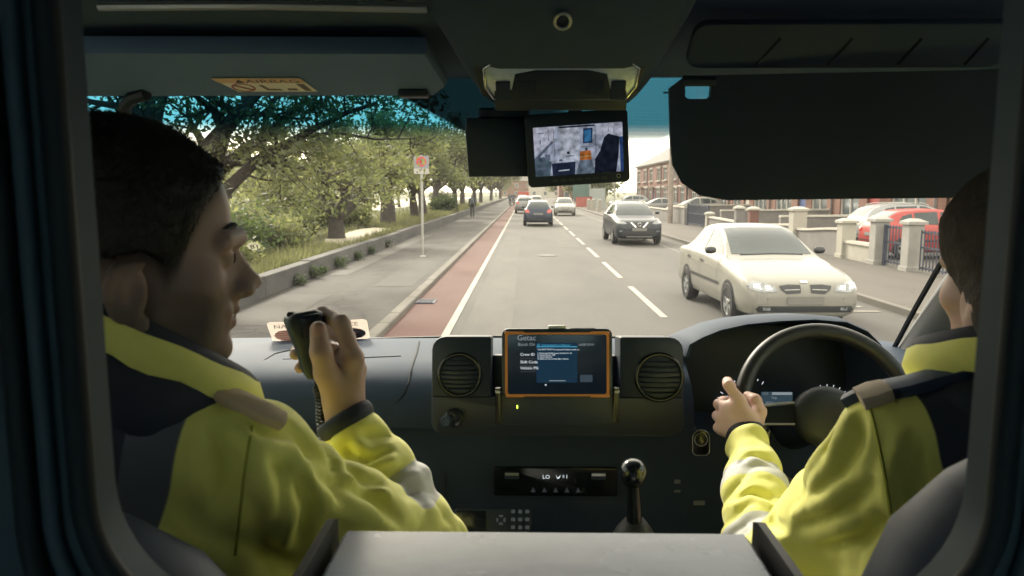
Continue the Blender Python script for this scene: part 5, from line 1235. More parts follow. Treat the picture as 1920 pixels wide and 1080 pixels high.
part(flat([kp(1042, 889), kp(1046, 895), kp(1052, 889), kp(1049, 896), kp(1045, 897)], fk, .001), 'display_icon', M_wht, cl, None); part(flat([kp(1055, 889), kp(1059, 889), kp(1059, 895), kp(1055, 895)], fk, .001), 'display_icon', M_dimw, cl, None)
M_icon = emis('icon_dim', (.35, .38, .40), .02)
for u in (998, 1020, 1042, 1064, 1086): part(flat([kp(u - 5, 924), kp(u + 5, 924), kp(u + 1, 915), kp(u - 1, 915)], fk, .001), 'button_icon', M_icon, cl, None)
for a, b in ((835, 842), (800, 806)): pass
part(MB().box(PY(835, 950, 1.684), (.002, .004, .16)), 'panel_seam', M_seam, dash); part(MB().box(PY(806, 950, 1.684), (.002, .004, .16)), 'panel_seam', M_seam, dash)
# handset radio with keypad
fr2 = frame_at(PY(924, 985, 1.50), (0, -.9, .45)); kr2 = 1.5 / FPX
def qp(u, v): return ((u - 924) * kr2, -(v - 985) * kr2 * 1.15)
def qr(u0, v0, u1, v1, r=3): c = qp((u0 + u1) / 2, (v0 + v1) / 2); return rrect((u1 - u0) * kr2, (v1 - v0) * kr2 * 1.15, r * kr2, 3, c[0], c[1])
rd = empty('radio_unit', PY(924, 1030, 1.52)); tag(rd, 'dark two-way radio unit with small display and lit keypad', 'radio')
part(slab(qr(847, 958, 1000, 1030, 5), fr2, .035, .003), 'housing', M_black, rd, 40); part(slab(qr(850, 961, 911, 1000, 3), (fr2[0] + fr2[3] * .002, *fr2[1:]), .004, .001), 'display', M_gloss, rd, 40)
M_key = emis('key_glow', (.45, .52, .48), .03)
for i in range(3):
    for j in range(3): part(flat(qr(960 + i * 14, 959 + j * 13, 968 + i * 14, 965 + j * 13, 1), fr2, .0015), 'key', M_key, rd, None)
mb = MB()
for k in range(4): a = k * math.pi / 2; mb.prism([(qp(940, 976)[0] + .011 * math.cos(a + q), qp(940, 976)[1] + .011 * math.sin(a + q)) for q in (-.5, .5)] + [(qp(940, 976)[0] + .006 * math.cos(a + q), qp(940, 976)[1] + .006 * math.sin(a + q)) for q in (.5, -.5)], fr2[1], fr2[2], fr2[3], .001, org=fr2[0] + fr2[3] * .001)
part(mb, 'navigation_key', M_key, rd, None)
# gear lever
gl_ = part(MB().tube([PY(1190, 1010, 1.24), PY(1189, 965, 1.23), PY(1187, 905, 1.21)], [.016, .013, .011], 12), 'gear_lever', M_gloss, amb, 60, 'gear lever with shiny round knob')
part(MB().lathe([(.001, -.027), (.012, -.025), (.019, -.016), (.0225, -.002), (.0225, .006), (.018, .017), (.009, .022), (.001, .0225)], PY(1187, 886, 1.21), (0, -.25, 1), 26), 'knob', M_gloss, gl_, 180)
part(MB().lathe([(.055, -.10), (.05, -.06), (.032, -.02), (.018, .0)], PY(1190, 975, 1.235), (0, -.1, 1), 20), 'boot', M_rub, gl_, 60)
# start button, small labels
fb = frame_at(on_dash(1313, 829) + Vector((0, -.004, 0)), (0, -1, .12)); kb = 1.66 / FPX
mb = MB(); pl_ = rrect(33 * kb, 50 * kb, [9 * kb, 9 * kb, 16 * kb, 16 * kb], 6); mb.tube([fb[0] + fb[1] * a + fb[2] * b + fb[3] * .002 for a, b in pl_ + pl_[:2]], .0012, 5); sb = part(mb, 'start_button', M_silv, dash, 60)
part(slab(pl_, fb, .004, .001), 'button_plate', M_gloss, sb, 40); part(MB().torus(fb[0] + fb[2] * 6 * kb + fb[3] * .003, 12.5 * kb, .001, fb[3], 26, 5), 'button_ring', M_silv, sb)
for (u, v, w_, h_) in ((1311, 943, 22, 9), (1270, 903, 12, 8), (1270, 921, 12, 5)): f_ = frame_at(PY(u, v, 1.684), (0, -1, 0)); part(flat(rrect(w_ * 1.2e-3, h_ * 1.2e-3, .001, 2), f_, 0), 'dash_label', pm('label_grey', (.20, .21, .21), .5, .1, 60), dash, None)
# instrument binnacle
ao = [(1283, 668), (1290, 645), (1315, 631), (1350, 617), (1400, 606), (1460, 600), (1530, 597), (1590, 602), (1630, 620), (1655, 645), (1668, 675), (1672, 720)]
def ring_(pts, Y, k=1.0, dz=0): 
    q = [PY(u, v, 1.66) for u, v in pts]; c = Vector((.59, 1.66, 1.55)); return [Vector((c.x + (p.x - c.x) * k, Y, c.z + (p.z - c.z) * k + dz)) for p in q]
mb = MB(); mb.loft([[Vector((p.x, 2.02, min(p.z, 1.60))) for p in ring_(ao, 2.02, .95)], ring_(ao, 1.86, .985, -.018), ring_(ao, 1.72, 1.0), ring_(ao, 1.672, .998), ring_(ao, 1.660, .985), ring_(ao, 1.664, .955), ring_(ao, 1.74, .93), ring_(ao, 1.84, .86)], close=False, caps=False)
bn = part(mb, 'instrument_hood', M_dash, dash, 60); fi = frame_at(Vector((.60, 1.828, 1.55)), (0, -1, .10)); 
part(slab(rrect(.42, .24, .05, 5), fi, .004, .001), 'instrument_face', M_black, dash, 40)
def gauge(u, v, r, a0, a1, n, needle, nums):
    c = PY(u, v, 1.815); mb = MB()
    for k in range(n + 1):
        a = R(a0 + (a1 - a0) * k / n); d = Vector((math.cos(a), 0, math.sin(a))); ln_ = .008 if k % 2 == 0 else .005
        mb.box(c + d * (r - ln_ / 2), (ln_, .0008, .0016), Matrix.Rotation(-a, 3, 'Y'))
    gg = part(mb, 'gauge_ticks', M_gauge, dash, None); a = R(needle); d = Vector((math.cos(a), 0, math.sin(a)))
    part(MB().tube([c + d * .02, c + d * (r - .003)], [.0016, .0009], 5), 'needle', M_ndl, gg)
    f_ = frame_at(c, (0, -1, 0))
    for t_, an in nums: text('gauge_numeral', t_, .011, f_, (r - .018) * math.cos(R(an)) - .005, (r - .018) * math.sin(R(an)) - .004, M_gauge, gg, .001)
gauge(1400, 765, .078, 215, 60, 14, 172, [('0', 205), ('20', 190), ('30', 172), ('40', 152), ('60', 120)]); gauge(1548, 772, .070, 200, -20, 16, 140, [('1', 150), ('2', 115), ('3', 78), ('4', 45)])
fd = frame_at(PY(1456, 750, 1.815), (0, -1, 0)); part(flat(rrect(.078, .042, .002, 2), fd, 0), 'trip_display', emis('trip_blue', (.10, .17, .22), .10), dash, None); part(flat([(-.012, .0135), (.037, .0135), (.037, .020), (-.012, .020)], fd, .0008), 'trip_bar', M_dimw, dash, None)
for s_, x_, y_ in (('12.5', -.036, .014), ('Trip', -.014, .003), ('2023m', -.028, -.010), ('17.0', .014, -.010)): text('trip_lettering', s_, .0085, fd, x_, y_, M_dimw, dash, .001)
# steering wheel
wc = PY(1553, 775, 1.50); wn = Vector((0, -math.cos(R(27)), math.sin(R(27)))); wa = Vector((1, 0, 0)); wb = wn.cross(wa) * (1 if wn.cross(wa).z > 0 else -1)
sw_ = part(MB().torus(wc, .176, .0165, wn, 72, 16), 'steering_wheel', pm('wheel_leather', (.018, .02, .023), .45, .1, 20, .3, 500, bdist=.0005), amb, 180, 'black steering wheel with silver spoke trims')
fw_ = (wc, wa, wb, wn)
def wpt(x, y, d=0): return wc + wa * x + wb * y + wn * d
hub = MB(); hp = [(.068 * math.cos(2 * math.pi * k / 32) * (1.0), .058 * math.sin(2 * math.pi * k / 32) - (.012 if math.sin(2 * math.pi * k / 32) < 0 else 0)) for k in range(32)]
hub.loft([[wpt(x * q, y * q, d) for x, y in hp] for q, d in ((.9, -.035), (1, -.02), (1, -.005), (.93, .006), (.7, .013), (.3, .017))]); part(hub, 'hub_pad', pm('hub_plastic', (.028, .036, .048), .5, .1, 20, .3, 600, bdist=.0004), sw_, 180)
for q in (-1, 1):
    part(MB().loft([[wpt(q * x, y0, -.018), wpt(q * x, y1, -.018), wpt(q * x, y1, d), wpt(q * x, y0, d)] for x, y0, y1, d in ((.055, -.024, .022, -.006), (.10, -.020, .016, -.008), (.168, -.018, .012, -.006))]), 'spoke', M_gloss, sw_, 40)
    part(MB().tube([wpt(q * .066, .022, -.003), wpt(q * .10, .020, -.005), wpt(q * .165, .010, -.004)], .0028, 6), 'spoke_trim', M_silv, sw_); part(MB().tube([wpt(q * .07, -.022, -.003), wpt(q * .16, -.022, -.005)], .0024, 6), 'spoke_trim', M_silv, sw_)
part(MB().loft([[wpt(x - .022 * (1 - .3 * t), y, -.016), wpt(x + .022 * (1 - .3 * t), y, -.016), wpt(x + .02 * (1 - .3 * t), y, -.006), wpt(x - .02 * (1 - .3 * t), y, -.006)] for x, y, t in ((0, -.06, 0), (0, -.12, .5), (0, -.168, 1))]), 'spoke', M_gloss, sw_, 40)
part(MB().tube([wc - wn * .03, wc - wn * .22], .045, 14), 'steering_column', M_black, sw_, 40); part(MB().tube([wpt(-.03, 0, -.05), wpt(-.13, .02, -.045)], [.008, .006], 8), 'stalk', M_black, sw_)

# ---- tablet in its dock
ft = frame_at(PY(1044, 680, 1.52), (0, -1, .13), roll=R(.3)); kt = 1.52 / FPX
def tp(u, v): return ((u - 1044) * kt, -(v - 680) * kt)
def tr_(u0, v0, u1, v1, r=3, n=4): c = tp((u0 + u1) / 2, (v0 + v1) / 2); return rrect((u1 - u0) * kt, (v1 - v0) * kt, r * kt, n, c[0], c[1])
tb = empty('tablet', ft[0] - ft[2] * .07); tag(tb, 'rugged orange-edged tablet showing reboot instructions in the dashboard dock', 'tablet')
part(slab(tr_(939, 615, 1150, 746, 12), ft, .022, .002), 'case', M_black, tb, 40)
mb = MB(); o1 = tr_(945, 622, 1144, 744, 7); i1 = tr_(950, 626, 1139, 740, 5); n_ = len(o1)
ringv = lambda P, d: [ft[0] + ft[1] * a + ft[2] * b + ft[3] * d for a, b in P]
mb.add(ringv(o1, .0005) + ringv(o1, .003) + ringv(i1, .003) + ringv(i1, .0005), [q for i in range(n_) for q in ((i, (i + 1) % n_, n_ + (i + 1) % n_, n_ + i), (n_ + i, n_ + (i + 1) % n_, 2 * n_ + (i + 1) % n_, 2 * n_ + i), (2 * n_ + i, 2 * n_ + (i + 1) % n_, 3 * n_ + (i + 1) % n_, 3 * n_ + i))])
part(mb, 'bezel', M_or, tb, 40)
for (u0, u1, v0, v1) in ((944, 982, 620, 626), (1108, 1145, 620, 626), (946, 982, 740, 746), (1108, 1145, 740, 746)): part(slab(tr_(u0, v0, u1, v1, 2), (ft[0] + ft[3] * .0042, *ft[1:]), .004, .001), 'corner_bumper', M_or, tb, 40)
scn = part(slab(tr_(950.5, 626.5, 1138.5, 739.5, 4), (ft[0] + ft[3] * .0012, *ft[1:]), .001), 'screen', M_scr, tb, None)
part(slab(tr_(1028, 609, 1062, 616, 3), (ft[0] - ft[3] * .004, *ft[1:]), .014, .001), 'top_button', M_silv, tb, 40); part(slab(tr_(1070, 614, 1118, 617, 1), (ft[0] - ft[3] * .004, *ft[1:]), .012), 'side_keys', M_rub, tb, 40)
fz = (ft[0] + ft[3] * .0016, *ft[1:])
part(flat(tr_(1005, 642, 1083, 718, 1, 2), fz, 0), 'popup_window', M_popup, scn, None); part(flat(tr_(1005, 648.8, 1083, 650, .4, 1), fz, .0006), 'popup_rule', M_cyan, scn, None); part(flat(tr_(1088, 703, 1112, 717, 1, 1), fz, .0004), 'soft_button', emis('soft_button', (.10, .14, .18), .12), scn, None)
part(flat(tr_(1029, 713.5, 1061, 715, .4, 1), fz, .0008), 'popup_button_text', M_dimw, scn, None); part(flat([tp(1024, 720.5), tp(1024, 724), tp(1020, 722.2)], fz, .0004), 'back_arrow', M_wht, scn, None); part(MB().torus(fz[0] + fz[1] * tp(1009, 646)[0] + fz[2] * tp(0, 646)[1] + fz[3] * .0006, .0022, .0004, ft[3], 14, 4), 'popup_icon', M_cyan, scn)
for s_, z_, u, v, m_ in (('Getac', .0165, 968, 637, M_dimw), ('Book On', .0095, 970, 647.5, M_dimw), ('Crew ID', .0085, 974, 666.5, M_wht), ('Shift Code', .0085, 974, 681, M_wht), ('Vehicle Mileage', .0085, 974, 692.5, M_wht), ('Instructions to Reboot', .0064, 1015, 648, M_cyan), ('The MDT MUST be rebooted before book on.', .0046, 1007, 656, M_wht),
        ('1. Press and hold power button for 5s', .0046, 1007, 663, M_wht), ('2. Select Power Off', .0046, 1007, 666.6, M_wht), ('3. Select Reboot', .0046, 1007, 670.2, M_wht), ('4. Book on as normal after reboot.', .0046, 1007, 673.8, M_wht), ('08:10:41', .0075, 1092, 647.5, M_dimw)):
    if s_ == 'Vehicle Mileage': s_ = 'Vehicle Mil'
    text('screen_lettering', s_, z_, fz, *tp(u, v), m_, scn, .0010)
for v in (671, 684.5, 696): part(flat(tr_(974, v, 1003, v + 1.2, .3, 1), fz, .0004), 'input_line', emis('line_dim', (.3, .35, .4), .04) if 'line_dim' not in MATS else MATS['line_dim'], scn, None)
for k in range(3): part(flat([tp(1086 + k * 1.8, 647), tp(1087.2 + k * 1.8, 647), tp(1087.2 + k * 1.8, 645.8 - k), tp(1086 + k * 1.8, 645.8 - k)], fz, .0006), 'signal_bar', M_dimw, scn, None)
dk = empty('tablet_dock', fc[0] - Vector((0, 0, .08))); tag(dk, 'black cradle holding the tablet between the air vents', 'dock')
part(slab(tr_(935, 736, 1155, 800, 10), (ft[0] - ft[3] * .004, *ft[1:]), .05, .004), 'cradle', M_black, dk, 40)
for u in (931, 1158):
    part(MB().tube([fpt(ft, u, 700, .0) if False else ft[0] + ft[1] * tp(u, 0)[0] + ft[2] * tp(0, 728)[1], ft[0] + ft[1] * tp(u + (2 if u < 1000 else -2), 0)[0] + ft[2] * tp(0, 795)[1] - ft[3] * .01], [.006, .008], 8), 'arm', M_gloss, dk, 40); part(MB().box(ft[0] + ft[1] * tp(u, 0)[0] + ft[2] * tp(0, 735)[1] + ft[3] * .004, (.010, .006, .006), bev=.001), 'latch', M_silv, dk)
part(MB().box(ft[0] + ft[1] * tp(968, 0)[0] + ft[2] * tp(0, 765)[1] - ft[3] * .003, (.0022, .002, .006)), 'status_light', M_led, dk)

# ---- mirror monitor and camera box under the console
fm = frame_at(PY(1082, 279, 1.30), (-.04, -1, -.06), roll=R(3.6)); km = 1.30 / FPX
mo = empty('monitor', fm[0] + Vector((0, 0, .08))); tag(mo, 'black mirror monitor showing the bright patient compartment', 'monitor')
def mr(u0, v0, u1, v1, r=3, n=4): return rrect((u1 - u0) * km, (v1 - v0) * km, r * km, n, ((u0 + u1) / 2 - 1082) * km, -((v0 + v1) / 2 - 279) * km)
part(slab(mr(988, 212, 1177, 345, 9), fm, .026, .003), 'case', M_black, mo, 40)
part(MB().tube([fm[0] + fm[2] * .06 - fm[3] * .012, fm[0] + fm[2] * .105 - fm[3] * .02], .012, 10), 'mount', M_black, mo, 40)
fS = (fm[0] + fm[3] * .001, *fm[1:])
def E(n, c, s=.17):
    if n in MATS: return MATS[n]
    m = emis(n, c, s); nn, L = N(m); e = [q for q in nn if q.type == 'EMISSION'][0]; g = nn.new('ShaderNodeTexCoord'); z = nn.new('ShaderNodeTexNoise'); z.inputs['Scale'].default_value = 90; z.inputs['Detail'].default_value = 5
    r = nn.new('ShaderNodeMapRange'); r.inputs[1].default_value = .3; r.inputs[2].default_value = .7; r.inputs[3].default_value = s * .45; r.inputs[4].default_value = s * 1.5
    L.new(g.outputs['Object'], z.inputs['Vector']); L.new(z.outputs[0], r.inputs[0]); L.new(r.outputs[0], e.inputs[1]); return m
scr = part(flat(mr(1003, 236, 1166, 325, 1, 1), fS, 0), 'screen', E('mon_wall', (.42, .47, .60)), mo, None)
def mp(u, v): return ((u - 1082) * km, -(v - 279) * km)
def sp2(nm, pts, mat, lift): part(flat([mp(*p) for p in pts], fS, lift, .0003), nm, mat, scr, None)
sp2('picture_floor', [(1078, 325), (1115, 325), (1108, 300), (1086, 300)], E('mon_floor', (.16, .21, .28)), .0006); sp2('picture_door', [(1050, 300), (1086, 300), (1087, 240), (1050, 240)], E('mon_door', (.52, .56, .66)), .0006)
sp2('picture_cupboard', [(1003, 236), (1044, 236), (1042, 262), (1003, 285)], E('mon_cup', (.56, .58, .70)), .0006); sp2('picture_window', [(1093, 270), (1110, 270), (1112, 243), (1095, 243)], E('mon_glassrim', (.02, .05, .12)), .0008); sp2('picture_window', [(1096, 267), (1108, 267), (1109, 246), (1097, 246)], E('mon_glass', (.05, .20, .42)), .0012)
sp2('picture_bag', [(1086, 300), (1108, 300), (1107, 283), (1087, 284)], E('mon_orange', (.50, .16, .04)), .0008); sp2('picture_bag', [(1087, 295), (1107, 294), (1107, 292), (1087, 293)], E('mon_yellow', (.7, .42, .15)), .0012)
sp2('picture_seat', [(1112, 325), (1152, 325), (1158, 290), (1160, 262), (1140, 255), (1132, 262), (1124, 285), (1114, 300)], E('mon_dark', (.012, .016, .03)), .0010); sp2('picture_stretcher', [(1035, 325), (1076, 325), (1078, 302), (1034, 303)], E('mon_stretch', (.02, .03, .06)), .0010); sp2('picture_sheet', [(1042, 302), (1075, 301), (1070, 294), (1046, 295)], E('mon_sheet', (.62, .68, .82)), .0012)
sp2('picture_clutter', [(1003, 325), (1030, 325), (1034, 300), (1020, 290), (1003, 292)], E('mon_clut', (.10, .15, .20)), .0009); sp2('picture_stripe', [(1046, 318), (1066, 317), (1066, 315), (1046, 316)], E('mon_sheet', (.6, .6, .7)), .0014); sp2('picture_panel', [(1112, 254), (1166, 262), (1166, 238), (1120, 238)], E('mon_cup', (.5, .5, .6)), .0008); sp2('picture_shade', [(1003, 292), (1036, 262), (1040, 264), (1008, 295)], E('mon_shade', (.14, .17, .24)), .0011); sp2('picture_blue', [(1160, 325), (1166, 325), (1166, 262), (1160, 262)], E('mon_blue', (.03, .07, .20)), .0011)
sp2('picture_rail', [(1050, 240), (1116, 240), (1116, 237), (1050, 237)], E('mon_dark', (.01, .01, .03)), .0012)
sp2('picture_box', [(1063, 287), (1068, 287), (1068, 283), (1063, 283)], E('mon_dark', (.01, .01, .03)), .0012); sp2('picture_box', [(1097, 283), (1101, 283), (1101, 279), (1097, 279)], E('mon_dark', (.01, .01, .03)), .0014)
for (a, b, c, d_) in ((1012, 246, 1022, 248), (1014, 258, 1016, 266), (1030, 240, 1031, 262), (1040, 244, 1041, 292), (1060, 290, 1076, 292), (1048, 296, 1054, 300), (1088, 276, 1112, 277), (1116, 240, 1117, 290), (1140, 240, 1141, 252), (1150, 244, 1151, 256), (1010, 300, 1026, 303), (1006, 310, 1024, 313), (1022, 286, 1032, 296)): sp2('picture_detail', [(a, d_), (c, d_), (c, b), (a, b)], E('mon_shade', (.14, .17, .24)), .0016)
for k in range(7): part(flat(mr(1034 + k * 15, 332, 1045 + k * 15, 337, 1, 2), fS, .0003), 'button', pm('monitor_button', (.05, .055, .06), .5, .1), mo, None)
part(MB().torus(fm[0] + fm[1] * mp(1156, 0)[0] + fm[2] * mp(0, 333)[1] + fm[3] * .001, .0032, .0006, fm[3], 16, 5), 'button_ring', M_silv, mo)
cb = empty('camera_box', PY(930, 222, 1.33)); tag(cb, 'plain black camera box hanging left of the monitor', 'camera')
fq = frame_at(PY(932, 277, 1.33), (.05, -1, -.04), roll=R(-.8)); kq = 1.33 / FPX
part(slab([((u - 932) * kq, -(v - 277) * kq) for u, v in ((880, 331), (992, 329), (992, 223), (874, 224), (873, 250))], fq, .05, .004), 'housing', M_black, cb, 40); part(MB().box(PY(945, 214, 1.35), (.09, .03, .02), bev=.004), 'bracket', M_black, cb)
part(MB().lathe([(.014, 0), (.013, .006), (.009, .007)], PY(945, 280, 1.39), (0, 1, 0), 18), 'lens', M_gloss, cb, 40)

# ---- seats, bulkhead, rear compartment, lidded box
def seat(cx, y, top, prof, label):
    sr = []
    for z, hw, th in prof:
        c = (cx, y + (top - z) * .10); p = rrect(2 * hw, th, min(hw, th / 2) * .9, 6); sr.append([(c[0] + a, c[1] + b, z) for a, b in p])
    o = part(MB().loft(sr), 'seat', M_seat, amb, 180, label)
    part(MB().loft([[(cx + a, y + .36 + b, z) for a, b in rrect(.5 * q, .5 * q, .08, 5)] for z, q in ((1.10, .9), (1.13, 1), (1.22, 1), (1.26, .93), (1.265, .5))]), 'cushion', M_seat, o, 180)
    part(MB().box((cx, y + .34, .93), (.42, .42, .36), bev=.02), 'seat_base', M_black, o)
    return o
st1 = seat(-.44, .545, 1.76, ((1.1, .235, .10), (1.45, .24, .11), (1.58, .235, .11), (1.65, .222, .105), (1.70, .185, .10), (1.735, .13, .085), (1.752, .06, .05)), 'passenger seat back at the lower left')
st2 = seat(.530, .575, 1.83, ((1.1, .24, .10), (1.5, .255, .11), (1.64, .25, .11), (1.72, .225, .105), (1.765, .185, .10), (1.80, .13, .085), (1.82, .06, .05)), 'driver seat back at the lower right')
YB = .42
def bp_(u, v): p = PY(u, v, YB); return (p.x, p.z)
x0, x1 = -.2600, .2740; zt_, zb_ = 2.15, 1.735
inner = rrect(x1 - x0, zt_ - zb_, [.085, .085, .04, .04], 12, (x0 + x1) / 2, (zt_ + zb_) / 2)
def grow_(P, d): cx, cz = (x0 + x1) / 2, (zt_ + zb_) / 2; W, H = (x1 - x0) / 2, (zt_ - zb_) / 2; return [(cx + (a - cx) * (W + d) / W, cz + (b - cz) * (H + d) / H) for a, b in P]
outer = []
for a, b in inner:
    cx, cz = (x0 + x1) / 2, (zt_ + zb_) / 2; dx, dz = a - cx, b - cz; k = min(1.15 / abs(dx) if dx else 99, (.7 if dz > 0 else 1.2) / abs(dz) if dz else 99); outer.append((cx + dx * k, cz + dz * k))
L3 = lambda P, y: [Vector((a, y, b)) for a, b in P]
bh = part(MB().loft([L3(outer, YB + .03), L3(inner, YB + .03), L3(inner, YB), L3(outer, YB)], caps=False), 'bulkhead', M_bulk, amb, 30, 'dark bulkhead wall around the opening, out of focus')
part(MB().loft([L3(outer, YB + .034), L3(grow_(inner, .03), YB + .034), L3(grow_(inner, .03), YB + .040), L3(outer, YB + .040)], caps=False), 'bounce_panel', pm('bounce_white', (.80, .83, .85), .7, .05), bh, 30)  # unseen pale plate added to bounce windscreen light on to the crew's backs
for d, r_, m_ in ((.0, .0075, M_rub), (.020, .005, M_bulk), (.034, .007, M_rub)):
    g_ = grow_(inner, d); part(MB().tube(L3(g_ + g_[:1], YB - .004), r_, 8, caps=False), 'window_seal', m_, bh, 180)
M_sal = pm('compartment_lining', (.70, .76, .80), .7, .1, 3)
for c, d in (((VX, -2.4, 1.0), (2.2, .04, .80)), ((VX, -2.4, 2.44), (2.2, .04, .36)), ((VX - .96, -2.4, 1.83), (.28, .04, .86)), ((VX + .96, -2.4, 1.83), (.28, .04, .86)), ((VX, -2.4, 1.83), (.16, .04, .86)), ((VX - 1.08, -1.0, 1.6), (.04, 2.8, 2.0)), ((VX + 1.08, -1.0, 1.6), (.04, 2.8, 2.0)), ((VX, -1.0, 2.6), (2.2, 2.84, .04)), ((VX, -1.0, .62), (2.2, 2.84, .04))): part(MB().box(c, d), 'compartment_wall', M_sal, amb, None)
M_pv = glass_mat('privacy_glass', (.58, .72, .78), .05)
for q in (-1, 1): part(MB().box((VX + q * .45, -2.4, 1.83), (.74, .006, .86)), 'rear_door_glass', M_pv, amb, None)
bxr = empty('lidded_box', (.02, .62, 1.30)); tag(bxr, 'grey lidded box between the two seats with black rubber side flaps', 'box')
part(MB().box((.0205, .605, 1.475), (.405, .25, .34), bev=.012), 'body', M_dash, bxr, 40); part(MB().box((.0205, .610, 1.6485), (.412, .235, .014), bev=.005), 'lid', M_lid, bxr, 40)
for sg_, lb in ((-1, 'l'), (1, 'r')):
    x = .0205 + sg_ * .214; part(MB().prism([(.505, 1.575), (.735, 1.575), (.735, 1.663), (.72, 1.669), (.505, 1.669)], (0, 1, 0), (0, 0, 1), (1, 0, 0), .008 if sg_ > 0 else -.008, org=(x, 0, 0)), 'side_flap', M_rub, bxr, 30)
for k, (u, v) in enumerate(((870, 1020), (905, 1018))): pass
# ------------------------------------------------------------------ crew
def attr_mat(name, base, layers, rough=0.75, bump=0.25, bscale=350, sheen=0.2, var=0.10, subs=0.0, folds=0.0):
    """cloth / skin whose panels come from per-vertex distances: layers = (attribute, colour, soft width)"""
    m = bpy.data.materials.new(name); m.use_nodes = True; nn, L = N(m); b = nn['Principled BSDF']
    b.inputs['Roughness'].default_value = rough; b.inputs['Sheen Weight'].default_value = sheen; b.inputs['Specular IOR Level'].default_value = .3
    if subs: b.inputs['Subsurface Weight'].default_value = subs; b.inputs['Subsurface Radius'].default_value = (.010, .004, .002); b.inputs['Subsurface Scale'].default_value = .5
    tc = nn.new('ShaderNodeTexCoord'); nz = nn.new('ShaderNodeTexNoise'); nz.inputs['Scale'].default_value = 18; nz.inputs['Detail'].default_value = 5; L.new(tc.outputs['Object'], nz.inputs['Vector'])
    mr = nn.new('ShaderNodeMapRange'); mr.inputs[1].default_value = .3; mr.inputs[2].default_value = .7; mr.inputs[3].default_value = 1 - var; mr.inputs[4].default_value = 1 + var; L.new(nz.outputs[0], mr.inputs[0])
    last = None; rgb = nn.new('ShaderNodeRGB'); rgb.outputs[0].default_value = (*base, 1); last = rgb.outputs[0]
    for (an, c, wd) in layers:
        a = nn.new('ShaderNodeAttribute'); a.attribute_name = an; s = nn.new('ShaderNodeMapRange'); s.interpolation_type = 'SMOOTHSTEP'; s.inputs[1].default_value = -wd; s.inputs[2].default_value = wd; L.new(a.outputs['Fac'], s.inputs[0])
        mx = nn.new('ShaderNodeMix'); mx.data_type = 'RGBA'; mx.inputs[7].default_value = (*c, 1); L.new(s.outputs[0], mx.inputs[0]); L.new(last, mx.inputs[6]); last = mx.outputs[2]
    sc_ = nn.new('ShaderNodeVectorMath'); sc_.operation = 'SCALE'; L.new(last, sc_.inputs[0]); L.new(mr.outputs[0], sc_.inputs[3]); L.new(sc_.outputs[0], b.inputs['Base Color'])
    nb = nn.new('ShaderNodeTexNoise'); nb.inputs['Scale'].default_value = bscale; nb.inputs['Detail'].default_value = 3; L.new(tc.outputs['Object'], nb.inputs['Vector'])
    bp = nn.new('ShaderNodeBump'); bp.inputs['Strength'].default_value = bump; bp.inputs['Distance'].default_value = .0008; L.new(nb.outputs[0], bp.inputs['Height'])
    if folds > 0:
        n2 = nn.new('ShaderNodeTexNoise'); n2.noise_type = 'RIDGED_MULTIFRACTAL'; n2.inputs['Scale'].default_value = 7; n2.inputs['Detail'].default_value = 2.5; n2.inputs['Distortion'].default_value = .6; L.new(tc.outputs['Object'], n2.inputs['Vector'])
        b2 = nn.new('ShaderNodeBump'); b2.inputs['Strength'].default_value = folds; b2.inputs['Distance'].default_value = .009; L.new(n2.outputs[0], b2.inputs['Height']); L.new(b2.outputs[0], bp.inputs['Normal'])
    L.new(bp.outputs[0], b.inputs['Normal']); MATS[name] = m
    return m
M_skin1 = attr_mat('skin_passenger', (.42, .285, .245), [('face_shade', (.15, .115, .10), .035), ('crop_shade', (.05, .042, .038), .016), ('lips', (.28, .17, .15), .003), ('nail', (.55, .33, .26), .0015)], .5, .25, 260, 0, .08, .15)  # darker lower face stands in for shade; hairline edge is cropped hair plus shade
M_skin2 = attr_mat('skin_driver', (.66, .45, .39), [('nail', (.6, .38, .3), .0015)], .5, .25, 260, 0, .08, .15)
YEL = (.86, .84, .22); NAVY = (.022, .028, .05); SLATE = (.11, .125, .155); SILV = (.62, .62, .58)  # SLATE: reflective brace tape, darkened to the tone it has in shade
M_jack1 = attr_mat('hi_vis_jacket_passenger', YEL, [('navy', NAVY, .0015), ('brace', SLATE, .0015), ('silver', SILV, .0015), ('cuff', NAVY, .0015)], .7, .3, 420, .25, .06, 0, .55)
M_jack2 = attr_mat('hi_vis_jacket_driver', YEL, [('navy', (.035, .044, .066), .0015), ('silver', SILV, .0015), ('cuff', NAVY, .0015)], .7, .3, 420, .25, .06, 0, .55)
M_hair1 = pm('hair_dark', (.018, .015, .013), .55, .3, 60, .8, 300, bdist=.002); M_hair2 = pm('hair_brown', (.045, .033, .026), .8, .4, 40, .7, 250, bdist=.002)
M_yel = pm('hi_vis_cloth', YEL, .7, .06, 15, .3, 300, bdist=.001, sheen=.2); M_navyc = pm('navy_lining', (.02, .026, .045), .8, .1, 20); M_tan = pm('tan_trim', (.62, .47, .32), .7, .12, 30, .3, 300, bdist=.001)
M_navy2 = pm('navy_epaulette', (.03, .05, .10), .6, .15, 20, .3, 300, bdist=.001); M_beige = pm('beige_badge', (.58, .48, .38), .7, .12, 40)
